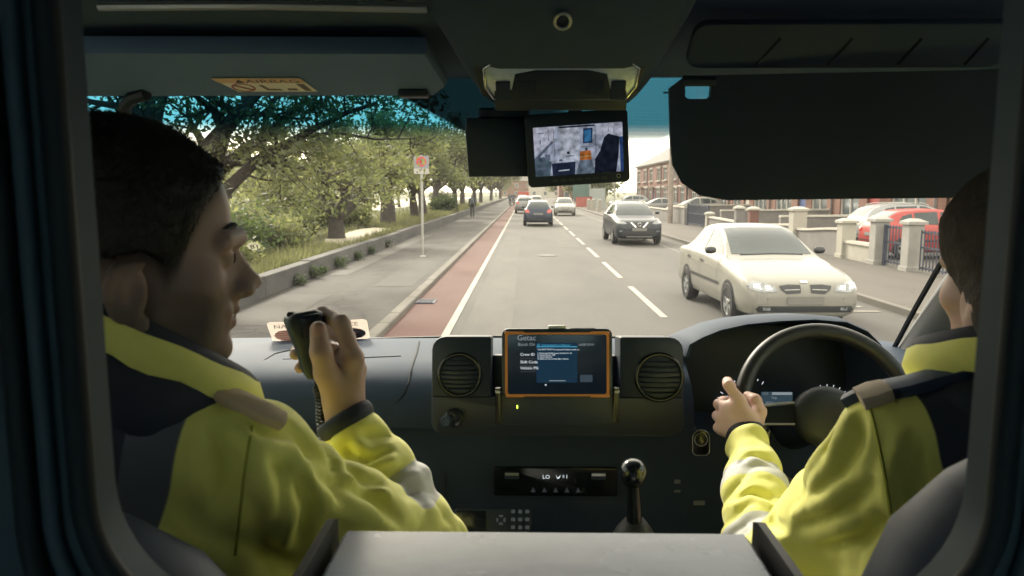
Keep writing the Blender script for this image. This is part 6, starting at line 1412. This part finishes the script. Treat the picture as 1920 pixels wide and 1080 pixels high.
def head(S, T, female=False):
    """T(x, y, z): head-local point (y forward, x to the head's right, z up) to world; rot for ellipsoids"""
    pos, rot = T; hs_ = 1.06
    def q(x, y, z): return pos + rot @ Vector((x, y, z)) * hs_
    e = lambda c, r, k=.015, sub=False: S.ell(q(*c), r, rot, k, sub)
    e((0, -.018, .045), (.077, .097, .085), .02); e((0, .020, .033), (.068, .070, .068), .03); e((0, .040, -.035), (.060, .056, .078), .03); e((0, .036, -.082), (.052, .050, .036), .025)
    S.ell(q(0, .082, -.096), (.019, .016, .015), rot, .02)
    for s in (-1, 1):
        e((s * .044, .050, -.026), (.022, .026, .022), .02); S.cone(q(s * .012, .0925, .019), q(s * .045, .074, .017), .0120, .011, .008)
        S.ell(q(s * .031, .095, -.001), (.018, .021, .013), rot, .008, True); S.ell(q(s * .031, .0765, .000), (.0125, .0125, .0125), rot, .002)
        S.cone(q(s * .020, .0845, .006), q(s * .042, .0765, .005), .0035, .003, .004)                   # upper lid
        e((s * .0720, -.008, -.030), (.009, .018, .029), .006); S.ell(q(s * .0815, -.002, -.028), (.007, .009, .017), rot, .004, True); S.cone(q(s * .078, -.020, -.012), q(s * .079, -.024, -.034), .005, .0045, .005); S.cone(q(s * .078, -.016, -.006), q(s * .076, .002, -.004), .0045, .004, .005); S.ell(q(s * .068, .004, -.058), (.006, .008, .009), rot, .006)
        S.ell(q(s * .0130, .1030, -.0335), (.0095, .012, .008), rot, .008)
    S.cone(q(0, .078, .004), q(0, .098, -.029), .0120, .0165, .010); S.cone(q(0, .090, .004), q(0, .1095, -.023), .0075, .0095, .010); S.ell(q(0, .1140, -.0265), (.0098, .0105, .0082), rot, .005)
    S.cone(q(-.020, .086, -.055), q(.020, .086, -.055), .007, .007, .008); S.cone(q(0, .096, -.0535), q(0, .0965, -.055), .0072, .0072, .008); S.cone(q(-.016, .085, -.0675), q(.016, .085, -.0675), .007, .007, .007); S.cone(q(0, .0935, -.068), q(0, .094, -.069), .0072, .0072, .007)
    for s in (-1, 1):
        S.cone(q(s * .017, .1035, -.036), q(s * .031, .090, -.064), .0028, .0028, .005, True); S.ell(q(s * .060, .046, -.060), (.012, .022, .022), rot, .02, True); S.cone(q(s * .022, .089, -.0135), q(s * .042, .079, -.012), .0022, .002, .004, True)
    S.cone(q(-.02, .0965, -.0612), q(.02, .0965, -.0612), .0024, .0024, .003, True)
def hair(pos, rot, mat, parent, hl, infl=.008, seed=0, long_=None, h=.0035, strands=16000, comb=(0, -.5, -.8), stand=.35, slen=.0055, jit=.22):
    S = SDF(np.array(pos) - .2, np.array(pos) + .2, h)
    def q(x, y, z): return pos + rot @ Vector((x, y, z))
    S.ell(q(0, -.018, .045), (.077 + infl, .097 + infl, .085 + infl), rot, .02); S.ell(q(0, .022, .037), (.069 + infl, .074 + infl, .070 + infl), rot, .03)
    if long_: long_(S, q, rot)
    sl, X, Y, Z = S.reg(np.array(pos) - .2, np.array(pos) + .2, 0); M = np.array(rot.transposed()); X, Y, Z = X - pos.x, Y - pos.y, Z - pos.z
    ly = M[1, 0] * X + M[1, 1] * Y + M[1, 2] * Z; lz = M[2, 0] * X + M[2, 1] * Y + M[2, 2] * Z
    S.F = smax(S.F, (np.interp(ly, hl[0], hl[1]) - lz).astype(np.float32), .006)
    me, V = S.mesh('hair', lambda P: vnoise(P, .007) * .0025 + vnoise(P + 3, .03) * .003)
    ho = link('hair', me, mat, parent)
    if strands == 0: return ho
    rs_ = np.random.default_rng(seed + 40); n_ = strands; Fv = np.array([p.vertices[:] for p in me.polygons]); Vv = V - np.array(ORG[parent.name]); pick = rs_.integers(0, len(Fv), n_)
    wts = rs_.dirichlet((1, 1, 1, 1), n_); B0 = (Vv[Fv[pick]] * wts[:, :, None]).sum(1); nm = np.cross(Vv[Fv[pick, 1]] - Vv[Fv[pick, 0]], Vv[Fv[pick, 3]] - Vv[Fv[pick, 0]]); nm /= np.linalg.norm(nm, axis=1)[:, None] + 1e-12
    flow = np.array(rot @ Vector(comb)); d_ = nm * stand + (flow - nm * (nm @ flow)[:, None]) * 1.0 + rs_.normal(size=(n_, 3)) * jit; d_ /= np.linalg.norm(d_, axis=1)[:, None]; ln_ = slen * rs_.uniform(.5, 1.2, n_)[:, None]
    sd_ = np.cross(d_, nm); sd_ /= np.linalg.norm(sd_, axis=1)[:, None] + 1e-9; wd_ = .00035
    T3 = np.stack([B0 - sd_ * wd_ - nm * .001, B0 + sd_ * wd_ - nm * .001, B0 + d_ * ln_ * .6 + sd_ * wd_ * .8, B0 + d_ * ln_ - nm * ln_ * .12], 1).reshape(-1, 3)
    ms = bpy.data.meshes.new('strands'); ms.vertices.add(4 * n_); ms.vertices.foreach_set('co', T3.astype(np.float32).ravel()); ms.loops.add(4 * n_); ms.loops.foreach_set('vertex_index', np.arange(4 * n_, dtype=np.int32)); ms.polygons.add(n_); ms.polygons.foreach_set('loop_start', np.arange(0, 4 * n_, 4, dtype=np.int32)); ms.update(calc_edges=True)
    so = link('strands', ms, mat, ho, local=True); so['kind'] = 'stuff'
    return ho
def axes(yaw, pitch=0.0, roll=0.0):
    """yaw: facing azimuth from +Y towards +X; pitch down positive"""
    return Matrix.Rotation(-yaw, 3, 'Z') @ Matrix.Rotation(-pitch, 3, 'X') @ Matrix.Rotation(roll, 3, 'Y')
def creased(J, fold_fn, og, lines, depth=.0075):
    """press creases into the cloth along lines drawn over its surface"""
    me0, V0 = J.mesh('draft', fold_fn); bv = BVHTree.FromPolygons([v.co for v in me0.vertices], [p.vertices for p in me0.polygons])
    near = np.argwhere(np.abs(J.F) < 0.03); P0 = near * J.h + J.lo; J.F[near[:, 0], near[:, 1], near[:, 2]] += fold_fn(P0).astype(np.float32)
    for ln in lines:
        hit = []
        for (a, b), (c, d) in zip(ln, ln[1:]):
            for t in range(4):
                h = bv.ray_cast(Vector((0, 0, CAM_Z)), (PY(a + (c - a) * t / 4, b + (d - b) * t / 4, .9) - Vector((0, 0, CAM_Z))).normalized())
                if h[0] is not None: hit.append((h[0], h[1]))
        k = len(hit)
        for i in range(k - 1):
            w_ = math.sin(math.pi * (i + .7) / (k + .4)); r_ = .004 + .007 * w_
            if (hit[i][0] - hit[i + 1][0]).length > .05: continue
            J.cone(hit[i][0] + hit[i][1] * (r_ - depth * w_), hit[i + 1][0] + hit[i + 1][1] * (r_ - depth * w_), r_, r_, .010, True)
            up_ = (hit[i + 1][0] - hit[i][0]).cross(hit[i][1]).normalized() * .014
            J.cone(hit[i][0] + up_ - hit[i][1] * .006, hit[i + 1][0] + up_ - hit[i + 1][1] * .006, .0075 * w_ + .002, .0075 * w_ + .002, .012)
    bpy.data.meshes.remove(me0)
    return J.mesh('jacket')
def fingers(S, chains, k=.006):
    for pts, rad in chains: S.chain(pts, rad, k)
def tproj(V, a, b):
    a, b = np.array(a), np.array(b); ab = b - a; L_ = np.linalg.norm(ab); t = ((V - a) @ ab) / L_; d = np.linalg.norm(V - a - np.outer(t / L_, ab), axis=1); return t, d, L_

# ---------------- passenger (left), looking to his right, radio handset raised
H1 = PY(243, 470, .74); R1 = axes(R(57), R(5), R(2))
N1 = H1 + Vector((-.015, -.005, -.215)); base1 = Vector((-.42, .80, 1.0))
S1 = PY(470, 880, .765); E1 = PY(795, 1035, .955); W1 = PY(655, 800, .985)
S1l = Vector((-.60, .80, S1.z)); 
hl1 = ([-.14, -.09, -.06, -.045, -.03, .0, .016, .026, .036, .045, .056, .068, .085, .11], [-.092, -.088, -.074, -.045, -.004, .006, -.002, -.016, -.002, .028, .054, .068, .086, .10])
S = SDF((-.78, .50, .98), (.05, 1.35, 2.13), .0030)
head(S, (H1, R1))
S.cone(H1 + R1 @ Vector((0, -.022, -.05)), N1 + Vector((0, .01, .0)), .056, .062, .03)
S.ell((-.42, .775, 1.55), (.12, .075, .19), None, .05); S.ell((-.42, .80, 1.36), (.13, .09, .15), None, .06); S.cone(S1l, (S1.x, S1.y, S1.z - .02), .028, .028, .03)
S.chain([S1, E1, W1], [.030, .028, .025], .02); S.chain([S1l, Vector((-.66, .95, 1.52)), Vector((-.55, 1.15, 1.42))], [.045, .036, .027], .02); S.ell((-.53, 1.19, 1.41), (.03, .045, .03))
for s in (-1, 1): S.chain([Vector((-.42 + s * .09, .80, 1.30)), Vector((-.42 + s * .13, 1.22, 1.30)), Vector((-.42 + s * .12, 1.28, 1.02))], [.085, .065, .05], .04)
P_ = lambda u, v, y: PY(u, v, y)
K = [P_(662, 672, .985), P_(668, 692, 1.008), P_(664, 714, 1.028), P_(653, 735, 1.042)]
wr = P_(650, 792, .990)
for i, kq_ in enumerate(K): S.cone(wr, kq_, .022, .0125, .012)
S.cone(K[0], K[3], .0125, .0115, .01); S.ell(P_(640, 700, 1.005), (.024, .024, .036), None, .015); S.cone(P_(640, 765, .985), P_(625, 715, .978), .020, .016, .015); S.cone(P_(636, 750, .992), P_(640, 700, .995), .02, .016, .015)
fingers(S, [([K[0], P_(640, 606, .990), P_(606, 588, 1.020), P_(584, 590, 1.040)], [0.0131, 0.0114, 0.0100, 0.0089]),
            ([K[1], P_(650, 632, 1.028), P_(606, 618, 1.052), P_(566, 628, 1.046)], [0.0131, 0.0114, 0.0103, 0.0091]),
            ([K[2], P_(646, 660, 1.050), P_(600, 650, 1.062), P_(560, 656, 1.040), P_(554, 664, 1.018)], [0.0125, 0.0112, 0.0100, 0.0091, 0.0085]),
            ([K[3], P_(636, 695, 1.060), P_(596, 690, 1.058), P_(568, 686, 1.038), P_(562, 690, 1.022)], [0.0114, 0.0100, 0.0091, 0.0082, 0.0078]),
            ([P_(632, 745, .984), P_(612, 700, .965), P_(602, 660, .953), P_(597, 618, .957)], [0.0188, 0.0160, 0.0139, 0.0114])])
me, V = S.mesh('person')
loc = (V - np.array(H1)) @ np.array(R1)
attr(me, 'face_shade', np.where(np.linalg.norm(loc, axis=1) < .17, np.minimum(-.030 - loc[:, 2], (.097 - loc[:, 1]) * 1.2) , -1)); attr(me, 'crop_shade', np.where(np.linalg.norm(loc, axis=1) < .17, loc[:, 2] - np.interp(loc[:, 1], hl1[0], hl1[1]) + .010, -1)); attr(me, 'lips', np.where(np.abs(loc[:, 0]) < .05, .009 - np.hypot(loc[:, 2] + .065, (loc[:, 1] - .10) * .8), -1))
tn = np.array(P_(597, 616, .950)); attr(me, 'nail', .0085 - np.hypot(np.linalg.norm((V - tn) * np.array([1, 0, .8]), axis=1), np.maximum(0, V[:, 1] - .9545) * 9))
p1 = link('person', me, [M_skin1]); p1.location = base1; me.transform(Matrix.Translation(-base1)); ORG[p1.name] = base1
tag(p1, 'passenger in yellow hi-vis jacket holding a black radio handset, face turned to the right', 'person')
hl1 = ([-.14, -.09, -.06, -.045, -.03, .0, .016, .026, .036, .045, .056, .068, .085, .11], [-.092, -.088, -.074, -.045, -.004, .006, -.002, -.016, -.002, .028, .054, .068, .086, .10])
hair(H1, R1, M_hair1, p1, hl1, .0045, 1)
# eyebrow and open eye of the visible side are part of the face; lashes as a thin strip
for s in (-1, 1):
    part(MB().tube([H1 + R1 @ Vector((s * x, y, z)) * 1.06 for x, y, z in ((.014, .0900, .028), (.030, .0865, .032), (.047, .0715, .027))], [.0028, .0038, .0022], 6), 'eyebrow', M_hair1, p1, 60)
    part(MB().lathe([(.001, .0135), (.0055, .0128)], H1 + R1 @ Vector((s * .031, .0765, 0)) * 1.06, R1 @ Vector((0, 1, 0)), 14), 'iris', pm('iris_dark', (.04, .03, .02), .2, 0), p1, 180)
# jacket
J = SDF((-.80, .48, 1.18), (.10, 1.30, 2.0), .0045)
J.ell((-.435, .765, 1.54), (.19, .150, .225), None, .05); J.ell((-.42, .79, 1.36), (.20, .155, .20), None, .08)
J.cone(PY(290, 815, .74), PY(478, 872, .765), .062, .062, .04); J.cone(N1 + Vector((-.05, .0, -.012)), S1l, .062, .064, .05); J.cone(N1 + Vector((0, .02, -.06)), N1 + Vector((0, .02, -.015)), .095, .078, .04)
J.chain([S1, S1.lerp(E1, .5) + Vector((.0, -.01, -.005)), E1], [.066, .068, .062], .025); J.chain([E1, E1.lerp(W1, .5), E1.lerp(W1, .90)], [.060, .053, .044], .015)
J.chain([S1l, Vector((-.66, .95, 1.52)), Vector((-.56, 1.13, 1.42))], [.073, .06, .045], .03)
def folds(axis_pts, amp, lam, ph):
    def f(P):
        out = vnoise(P, .10) * .020 + (.25 - np.abs(vnoise(P + np.array([7, 3, 5.]) + P[:, ::-1] * .3, .055))) * .012
        for (a, b), am, la, p_ in zip(axis_pts, amp, lam, ph):
            t, d, L_ = tproj(P, a, b); w_ = np.clip(1.2 - d / .1, 0, 1) * ((t > -.05) & (t < L_ + .03)); a3 = np.array(b) - np.array(a); o_ = np.cross(a3, [0, 1, 0]); o_ /= np.linalg.norm(o_) + 1e-9
            out = out + w_ * am * (1.2 - 2.4 * np.abs(np.sin(3.1416 * (t + .45 * ((P - np.array(a)) @ o_)) / la + p_ + 4 * vnoise(P, .07)))) * (.35 + 1.3 * np.abs(vnoise(P + 11, .08)) * 2)
        return out
    return f
me, V = creased(J, folds([(S1, E1), (E1, W1)], [.0050, .0062], [.075, .062], [0, 1]), None,
    [[(540, 800), (580, 855), (645, 890)], [(590, 880), (640, 930), (705, 955)], [(500, 830), (528, 900), (540, 965)], [(560, 905), (572, 960), (556, 1030)], [(655, 845), (695, 858), (735, 840)], [(650, 880), (690, 905), (725, 905)], [(400, 800), (415, 870), (405, 960)], [(470, 790), (500, 812), (545, 818)], [(640, 905), (700, 940), (760, 985)], [(680, 815), (705, 822), (730, 812)]])
t, d, L_ = tproj(V, E1, W1); onarm = (d < .085) & (V[:, 0] > -.30)
attr(me, 'silver', np.where(onarm, .030 - np.abs(t - .42 * L_), -.1)); attr(me, 'cuff', np.where(onarm, t - 1.0 * L_, -.1))
edge = np.array(PY(392, 720, .745)), np.array(PY(318, 955, .69)); sl_x = edge[1][0] + (V[:, 2] - edge[1][2]) * (edge[0][0] - edge[1][0]) / (edge[0][2] - edge[1][2])
back = V[:, 1] < .80
attr(me, 'brace', np.where(back & (V[:, 0] < S1.x + .1), .023 - np.abs(sl_x - .023 - V[:, 0]), -.1)); attr(me, 'navy', np.where(back, sl_x - .044 - V[:, 0], -.1))
jk = link('jacket', me, M_jack1, p1)
def collar(c, yaw, a, b, ztop, slope, hgt, parent, open_=25, lean=.12, mats=None, name='collar'):
    f = Vector((math.sin(yaw), math.cos(yaw), 0)); r = Vector((math.cos(yaw), -math.sin(yaw), 0)); rows_o = []; n = 48
    prof = [(0, 0), (.012, .35), (.010, .75), (.002, 1.0), (-.006, 1.0), (-.007, .7), (-.004, .2)]
    for i in range(n + 1):
        t = R(open_ + (360 - 2 * open_) * i / n); p = f * math.cos(t) * a + r * math.sin(t) * b; zt = ztop - slope * math.cos(t) * a
        o_ = p.normalized(); rows_o.append([c + p * (1.06 - .06 * k) + o_ * e + Vector((0, 0, zt - c.z - hgt * (1 - k))) + Vector((0, 0, .004 * math.sin(i * 1.3) * (1 - k))) for e, k in prof])
    mb = MB(); m_ = len(prof)
    vs = [p for r_ in rows_o for p in r_]; fs = []; ms = []
    for i in range(n):
        for j in range(m_ - 1): mb.add([], []); fs.append((i * m_ + j, (i + 1) * m_ + j, (i + 1) * m_ + j + 1, i * m_ + j + 1)); ms.append(0 if j < 2 else 1)
    mb.v = [tuple(p) for p in vs]; mb.f = fs; mb.m = ms
    return mb.build(name, list(mats) if mats else [M_yel, M_navyc], parent, smooth=60)
collar(Vector((N1.x + .005, .765, N1.z)), R(42), .112, .088, PY(330, 622, .705).z, .66, .052, p1, 12)
collar(Vector((N1.x + .005, .765, N1.z)), R(42), .108, .085, PY(330, 622, .705).z - .035, .60, .085, p1, 8, mats=(M_navyc, M_navyc), name='collar_stand')
# shoulder strap
def strap(pts, wid, th, mat, name, parent, upv=Vector((0, 0, 1)), on=None, lift=.003):
    rows_ = []
    if on is not None:
        bv = BVHTree.FromPolygons([v.co for v in on.data.vertices], [p.vertices for p in on.data.polygons]); og = ORG[parent.name]; q_ = []; nr_ = []
        for p in pts:
            h = bv.ray_cast(Vector((0, 0, CAM_Z)) - og, (p - Vector((0, 0, CAM_Z))).normalized())
            if h[0] is None or h[0].length > 9: h = bv.ray_cast(Vector((p.x, p.y, 2.3)) - og, Vector((0, 0, -1)))
            q_.append(h[0] + og + h[1] * lift); nr_.append(h[1])
        pts = [q_[0]] + [(q_[i - 1] + q_[i] * 2 + q_[i + 1]) / 4 for i in range(1, len(q_) - 1)] + [q_[-1]]
    for i, p in enumerate(pts):
        t = (pts[min(i + 1, len(pts) - 1)] - pts[max(i - 1, 0)]).normalized(); s = t.cross((nr_[i] * .6 + upv * .4) if on is not None else upv).normalized(); nrm = s.cross(t)
        w_ = wid[i] if isinstance(wid, (list, tuple)) else wid
        rows_.append([p + s * w_ * a + nrm * th * b for a, b in ((-1, 0), (-.9, .8), (-.4, 1), (.4, 1), (.9, .8), (1, 0), (.8, -.8), (-.8, -.8))])
    return part(MB().loft(rows_), name, mat, parent, 60)
strap([PY(262, 705, .735), PY(300, 706, .735), PY(350, 716, .740), PY(400, 735, .748), PY(450, 758, .755), PY(500, 780, .762), PY(526, 792, .768)], [.008, .012, .013, .013, .013, .012, .010], .008, M_tan, 'shoulder_strap', p1, on=jk)
def seam(me_o, pts, mat, parent, r=.0016, name='seam'):
    bv = BVHTree.FromPolygons([v.co for v in me_o.data.vertices], [p.vertices for p in me_o.data.polygons]); og = ORG[parent.name]; out = []
    for p in pts:
        h = bv.ray_cast(Vector((0, 0, CAM_Z)) - og, (p - Vector((0, 0, CAM_Z))).normalized())
        if h[0] is not None: out.append(h[0] + og + h[1] * .0004)
    if len(out) > 2: part(MB().tube(out, r, 5), name, mat, parent, 60)
M_seamy = pm('seam_thread', (.42, .42, .05), .7, .05)
seam(jk, [PY(472 - (i * 3.2 if i < 5 else 16 + (i - 5) * 2.5), 800 + i * 22, .7) for i in range(12)], M_seamy, p1)
part(MB().torus(W1 + (W1 - E1) * .05, .034, .0075, (W1 - E1), 28, 8, sx=1.6), 'cuff', M_navyc, p1, 180)
# radio handset and its coiled lead
hs = empty('radio_handset', PY(585, 690, 1.0)); tag(hs, 'black radio handset gripped in the raised hand of the passenger', 'radio')
top_, bot_ = PY(574, 588, .998), PY(592, 696, 1.000); ax1 = (top_ - bot_).normalized(); sd = Vector((.86, .5, 0)); sd = (sd - ax1 * sd.dot(ax1)).normalized(); dp = ax1.cross(sd)
hrng = []
for t, w_, dd, o_ in ((-.10, .012, .010, 0), (0, .016, .012, 0), (.12, .018, .0135, 0), (.45, .0205, .016, -.001), (.75, .024, .019, -.003), (.92, .0255, .020, -.004), (1.0, .0235, .0185, -.004), (1.05, .016, .012, -.004)):
    c = bot_.lerp(top_, t) + sd * o_; hrng.append([c + sd * a + dp * b for a, b in rrect(2 * w_, 2 * dd, min(w_, dd) * .5, 3)])
part(MB().loft(hrng), 'body', M_black, hs, 40); part(MB().box(bot_.lerp(top_, 1.03) - sd * .020, (.010, .010, .008), bev=.002), 'knob', M_rub, hs)
part(slab(rrect(.030, .030, .005, 3), (bot_.lerp(top_, .82) + dp * (.0205 if dp.y < 0 else -.0205), sd, ax1, dp if dp.y < 0 else -dp), .003, .001), 'speaker_grille', M_gloss, hs, 40)
part(MB().box(bot_.lerp(top_, .6) + sd * .0205, (.006, .014, .045), bev=.002), 'talk_key', M_rub, hs)
co = []
cpts = [bot_.lerp(top_, -.1), PY(604, 745, 1.0), PY(606, 790, 1.005), PY(612, 850, 1.01), PY(640, 900, 1.03), PY(690, 960, 1.08), PY(740, 1010, 1.12)]
def cat(ts):
    k = min(len(cpts) - 2, int(ts)); return cpts[k].lerp(cpts[k + 1], ts - k)
n_ = 420
for i in range(n_):
    ts = i / (n_ - 1) * (len(cpts) - 1 - 1e-6); a = i * .62; rr_ = .0085 * min(1, i / 40)
    co.append(cat(ts) + Vector((math.cos(a) * rr_, math.sin(a) * rr_, 0)))
part(MB().tube(co, .0021, 5), 'coiled_lead', M_rub, hs, 180)

# ---------------- driver (right), facing the road, left hand on the wheel
H2 = PY(1936, 520, .86); R2 = axes(R(-4), R(4))
N2 = H2 + Vector((0, -.01, -.205)); base2 = Vector((.53, .88, 1.0))
S2 = PY(1678, 850, .875); E2 = PY(1440, 1085, 1.10); W2 = PY(1402, 828, 1.425); S2r = Vector((2 * H2.x - S2.x, .88, S2.z))
S = SDF((.24, .56, .98), (.95, 1.62, 2.10), .0038)
head(S, (H2, R2)); S.cone(H2 + R2 @ Vector((0, -.022, -.05)), N2, .052, .056, .03)
S.ell((H2.x - .01, .87, 1.52), (.12, .075, .19), None, .05); S.ell((.54, .89, 1.34), (.13, .09, .15), None, .06); S.cone(S2, S2r, .028, .028, .03)
S.chain([S2, E2, W2], [.030, .028, .025], .02); S.chain([S2r, Vector((.78, 1.12, 1.5)), Vector((.70, 1.38, 1.58))], [.042, .034, .026], .02); S.ell((.685, 1.44, 1.59), (.03, .05, .035))
for s in (-1, 1): S.chain([Vector((.54 + s * .09, .90, 1.30)), Vector((.54 + s * .13, 1.32, 1.30)), Vector((.54 + s * .12, 1.38, 1.02))], [.085, .065, .05], .04)
wr = P_(1402, 822, 1.432); K = [P_(1386, 752, 1.462), P_(1364, 764, 1.468), P_(1354, 784, 1.470), P_(1353, 803, 1.468)]
for kq_ in K: S.cone(wr, kq_, .022, .0125, .012)
S.cone(K[0], K[3], .012, .011, .010); S.cone(P_(1400, 790, 1.448), P_(1378, 775, 1.462), .024, .02, .02)
fingers(S, [([K[0], P_(1366, 722, 1.478), P_(1364, 716, 1.500), P_(1374, 724, 1.525)], [.0120, .0105, .0096, .0085]),
            ([K[1], P_(1348, 758, 1.492), P_(1356, 752, 1.528), P_(1378, 752, 1.535)], [.0120, .0105, .0095, .0085]),
            ([K[2], P_(1345, 780, 1.495), P_(1354, 776, 1.530), P_(1378, 774, 1.535)], [.0115, .0100, .0092, .0082]),
            ([K[3], P_(1346, 802, 1.490), P_(1356, 799, 1.520), P_(1376, 797, 1.524)], [.0105, .0092, .0084, .0075]),
            ([P_(1416, 800, 1.445), P_(1424, 772, 1.462), P_(1416, 750, 1.480), P_(1402, 742, 1.498)], [.0160, .0135, .0118, .0098])])
me, V = S.mesh('person'); attr(me, 'nail', np.full(len(V), -1.0))
p2 = link('person', me, [M_skin2]); p2.location = base2; me.transform(Matrix.Translation(-base2)); ORG[p2.name] = base2
tag(p2, 'driver in yellow hi-vis jacket with a hand on the steering wheel, seen from behind', 'person')
hl2 = ([-.13, -.03, -.012, .004, .018, .032, .045, .06, .08, .11], [-.17, -.165, -.15, -.11, -.05, .01, .04, .062, .08, .095])
def lng(S_, q, rot): S_.ell(q(0, -.040, -.03), (.088, .072, .105), rot, .03); S_.ell(q(0, -.05, -.10), (.062, .050, .06), rot, .03)
hair(H2, R2, M_hair2, p2, hl2, .012, 2, lng, strands=0)
for s in (-1, 1):
    part(MB().tube([H2 + R2 @ Vector((s * x, y, z)) * 1.06 for x, y, z in ((.014, .0935, .026), (.030, .0885, .031), (.047, .074, .027))], [.002, .003, .0018], 6), 'eyebrow', M_hair2, p2, 60)
    part(MB().lathe([(.001, .0135), (.0055, .0128)], H2 + R2 @ Vector((s * .031, .0765, 0)) * 1.06, R2 @ Vector((0, 1, 0)), 14), 'iris', MATS['iris_dark'], p2, 180)
J = SDF((.22, .54, 1.16), (.98, 1.55, 2.0), .0045)
J.ell((H2.x - .0, .855, 1.52), (.19, .150, .225), None, .06); J.ell((.54, .88, 1.34), (.20, .155, .20), None, .08)
J.cone(PY(1810, 782, .865), PY(1680, 824, .875), .062, .062, .04); J.cone(N2 + Vector((.05, 0, -.02)), S2r, .062, .064, .05); J.cone(N2 + Vector((0, .02, -.06)), N2 + Vector((0, .02, -.02)), .09, .075, .04)
J.chain([S2, S2.lerp(E2, .5) + Vector((.01, -.015, -.005)), E2], [.066, .070, .064], .03); J.chain([E2, E2.lerp(W2, .5), E2.lerp(W2, .93)], [.064, .056, .045], .018)
J.chain([S2r, Vector((.78, 1.12, 1.5)), Vector((.705, 1.34, 1.57))], [.073, .06, .045], .03)
me, V = creased(J, folds([(S2, E2), (E2, W2)], [.0045, .0064], [.09, .065], [.5, 2]), None,
    [[(1565, 825), (1545, 880), (1500, 925)], [(1590, 850), (1560, 905), (1515, 945)], [(1640, 905), (1560, 965), (1480, 990)], [(1690, 950), (1610, 1005), (1520, 1035)], [(1385, 868), (1415, 853), (1450, 866)], [(1372, 935), (1415, 925), (1465, 945)], [(1715, 820), (1695, 900), (1705, 990)], [(1395, 1000), (1440, 985), (1475, 995)], [(1610, 780), (1600, 830), (1575, 870)]])
t, d, L_ = tproj(V, E2, W2); onarm = (d < .085) & (V[:, 1] > 1.05)
attr(me, 'silver', np.where(onarm, np.maximum(.026 - np.abs(t - .60 * L_), .024 - np.abs(t - .16 * L_)), -.1)); attr(me, 'cuff', np.where(onarm, t - .985 * L_, -.1))
ea, eb = np.array(PY(1735, 760, .83)), np.array(PY(1772, 960, .80)); sx_ = eb[0] + (V[:, 2] - eb[2]) * (ea[0] - eb[0]) / (ea[2] - eb[2])
attr(me, 'navy', np.where(V[:, 1] < .86, np.minimum(V[:, 0] - sx_, .9), -.1))
jk2 = link('jacket', me, M_jack2, p2)
collar(Vector((N2.x - .005, .885, N2.z)), R(-15), .105, .086, PY(1790, 628, .83).z, .35, .055, p2, 12)
strap([PY(1592, 756, .880), PY(1616, 738, .876), PY(1650, 718, .872), PY(1700, 702, .868), PY(1760, 693, .862), PY(1815, 690, .86), PY(1850, 692, .86)], [.015, .020, .021, .021, .020, .019, .015], .009, M_navy2, 'epaulette', p2, on=jk2)
strap([PY(1618, 735, .872), PY(1640, 722, .870), PY(1668, 710, .868)], [.020, .021, .020], .010, M_beige, 'badge', p2, on=jk2, lift=.006)
seam(jk2, [PY(1628 + i * 6.4 - .18 * i * i, 752 + i * 24, .8) for i in range(13)], M_seamy, p2, .002)
wt = part(MB().torus(W2 + (W2 - E2) * .03, .0335, .008, (W2 - E2), 30, 8, sx=1.9), 'watch_strap', M_rub, p2, 180); part(MB().box(PY(1436, 815, 1.415), (.012, .03, .03), bev=.004), 'watch_case', M_gloss, wt)
HAZE = 0.00035
# ------------------------------------------------------------------ air
hz = MB().box((0, 180, 10), (420, 800, 22.6)); hzm = bpy.data.materials.new('haze_air'); hzm.use_nodes = True; nn, L = N(hzm); nn.clear()
out = nn.new('ShaderNodeOutputMaterial'); pv = nn.new('ShaderNodeVolumePrincipled'); pv.inputs['Color'].default_value = (.95, .93, .88, 1); pv.inputs['Density'].default_value = HAZE; pv.inputs['Anisotropy'].default_value = 0.3
L.new(pv.outputs[0], out.inputs['Volume'])
if HAZE > 0: tag(hz.build('haze', hzm), 'thin pale haze hanging over the whole street', 'haze', kind='stuff')
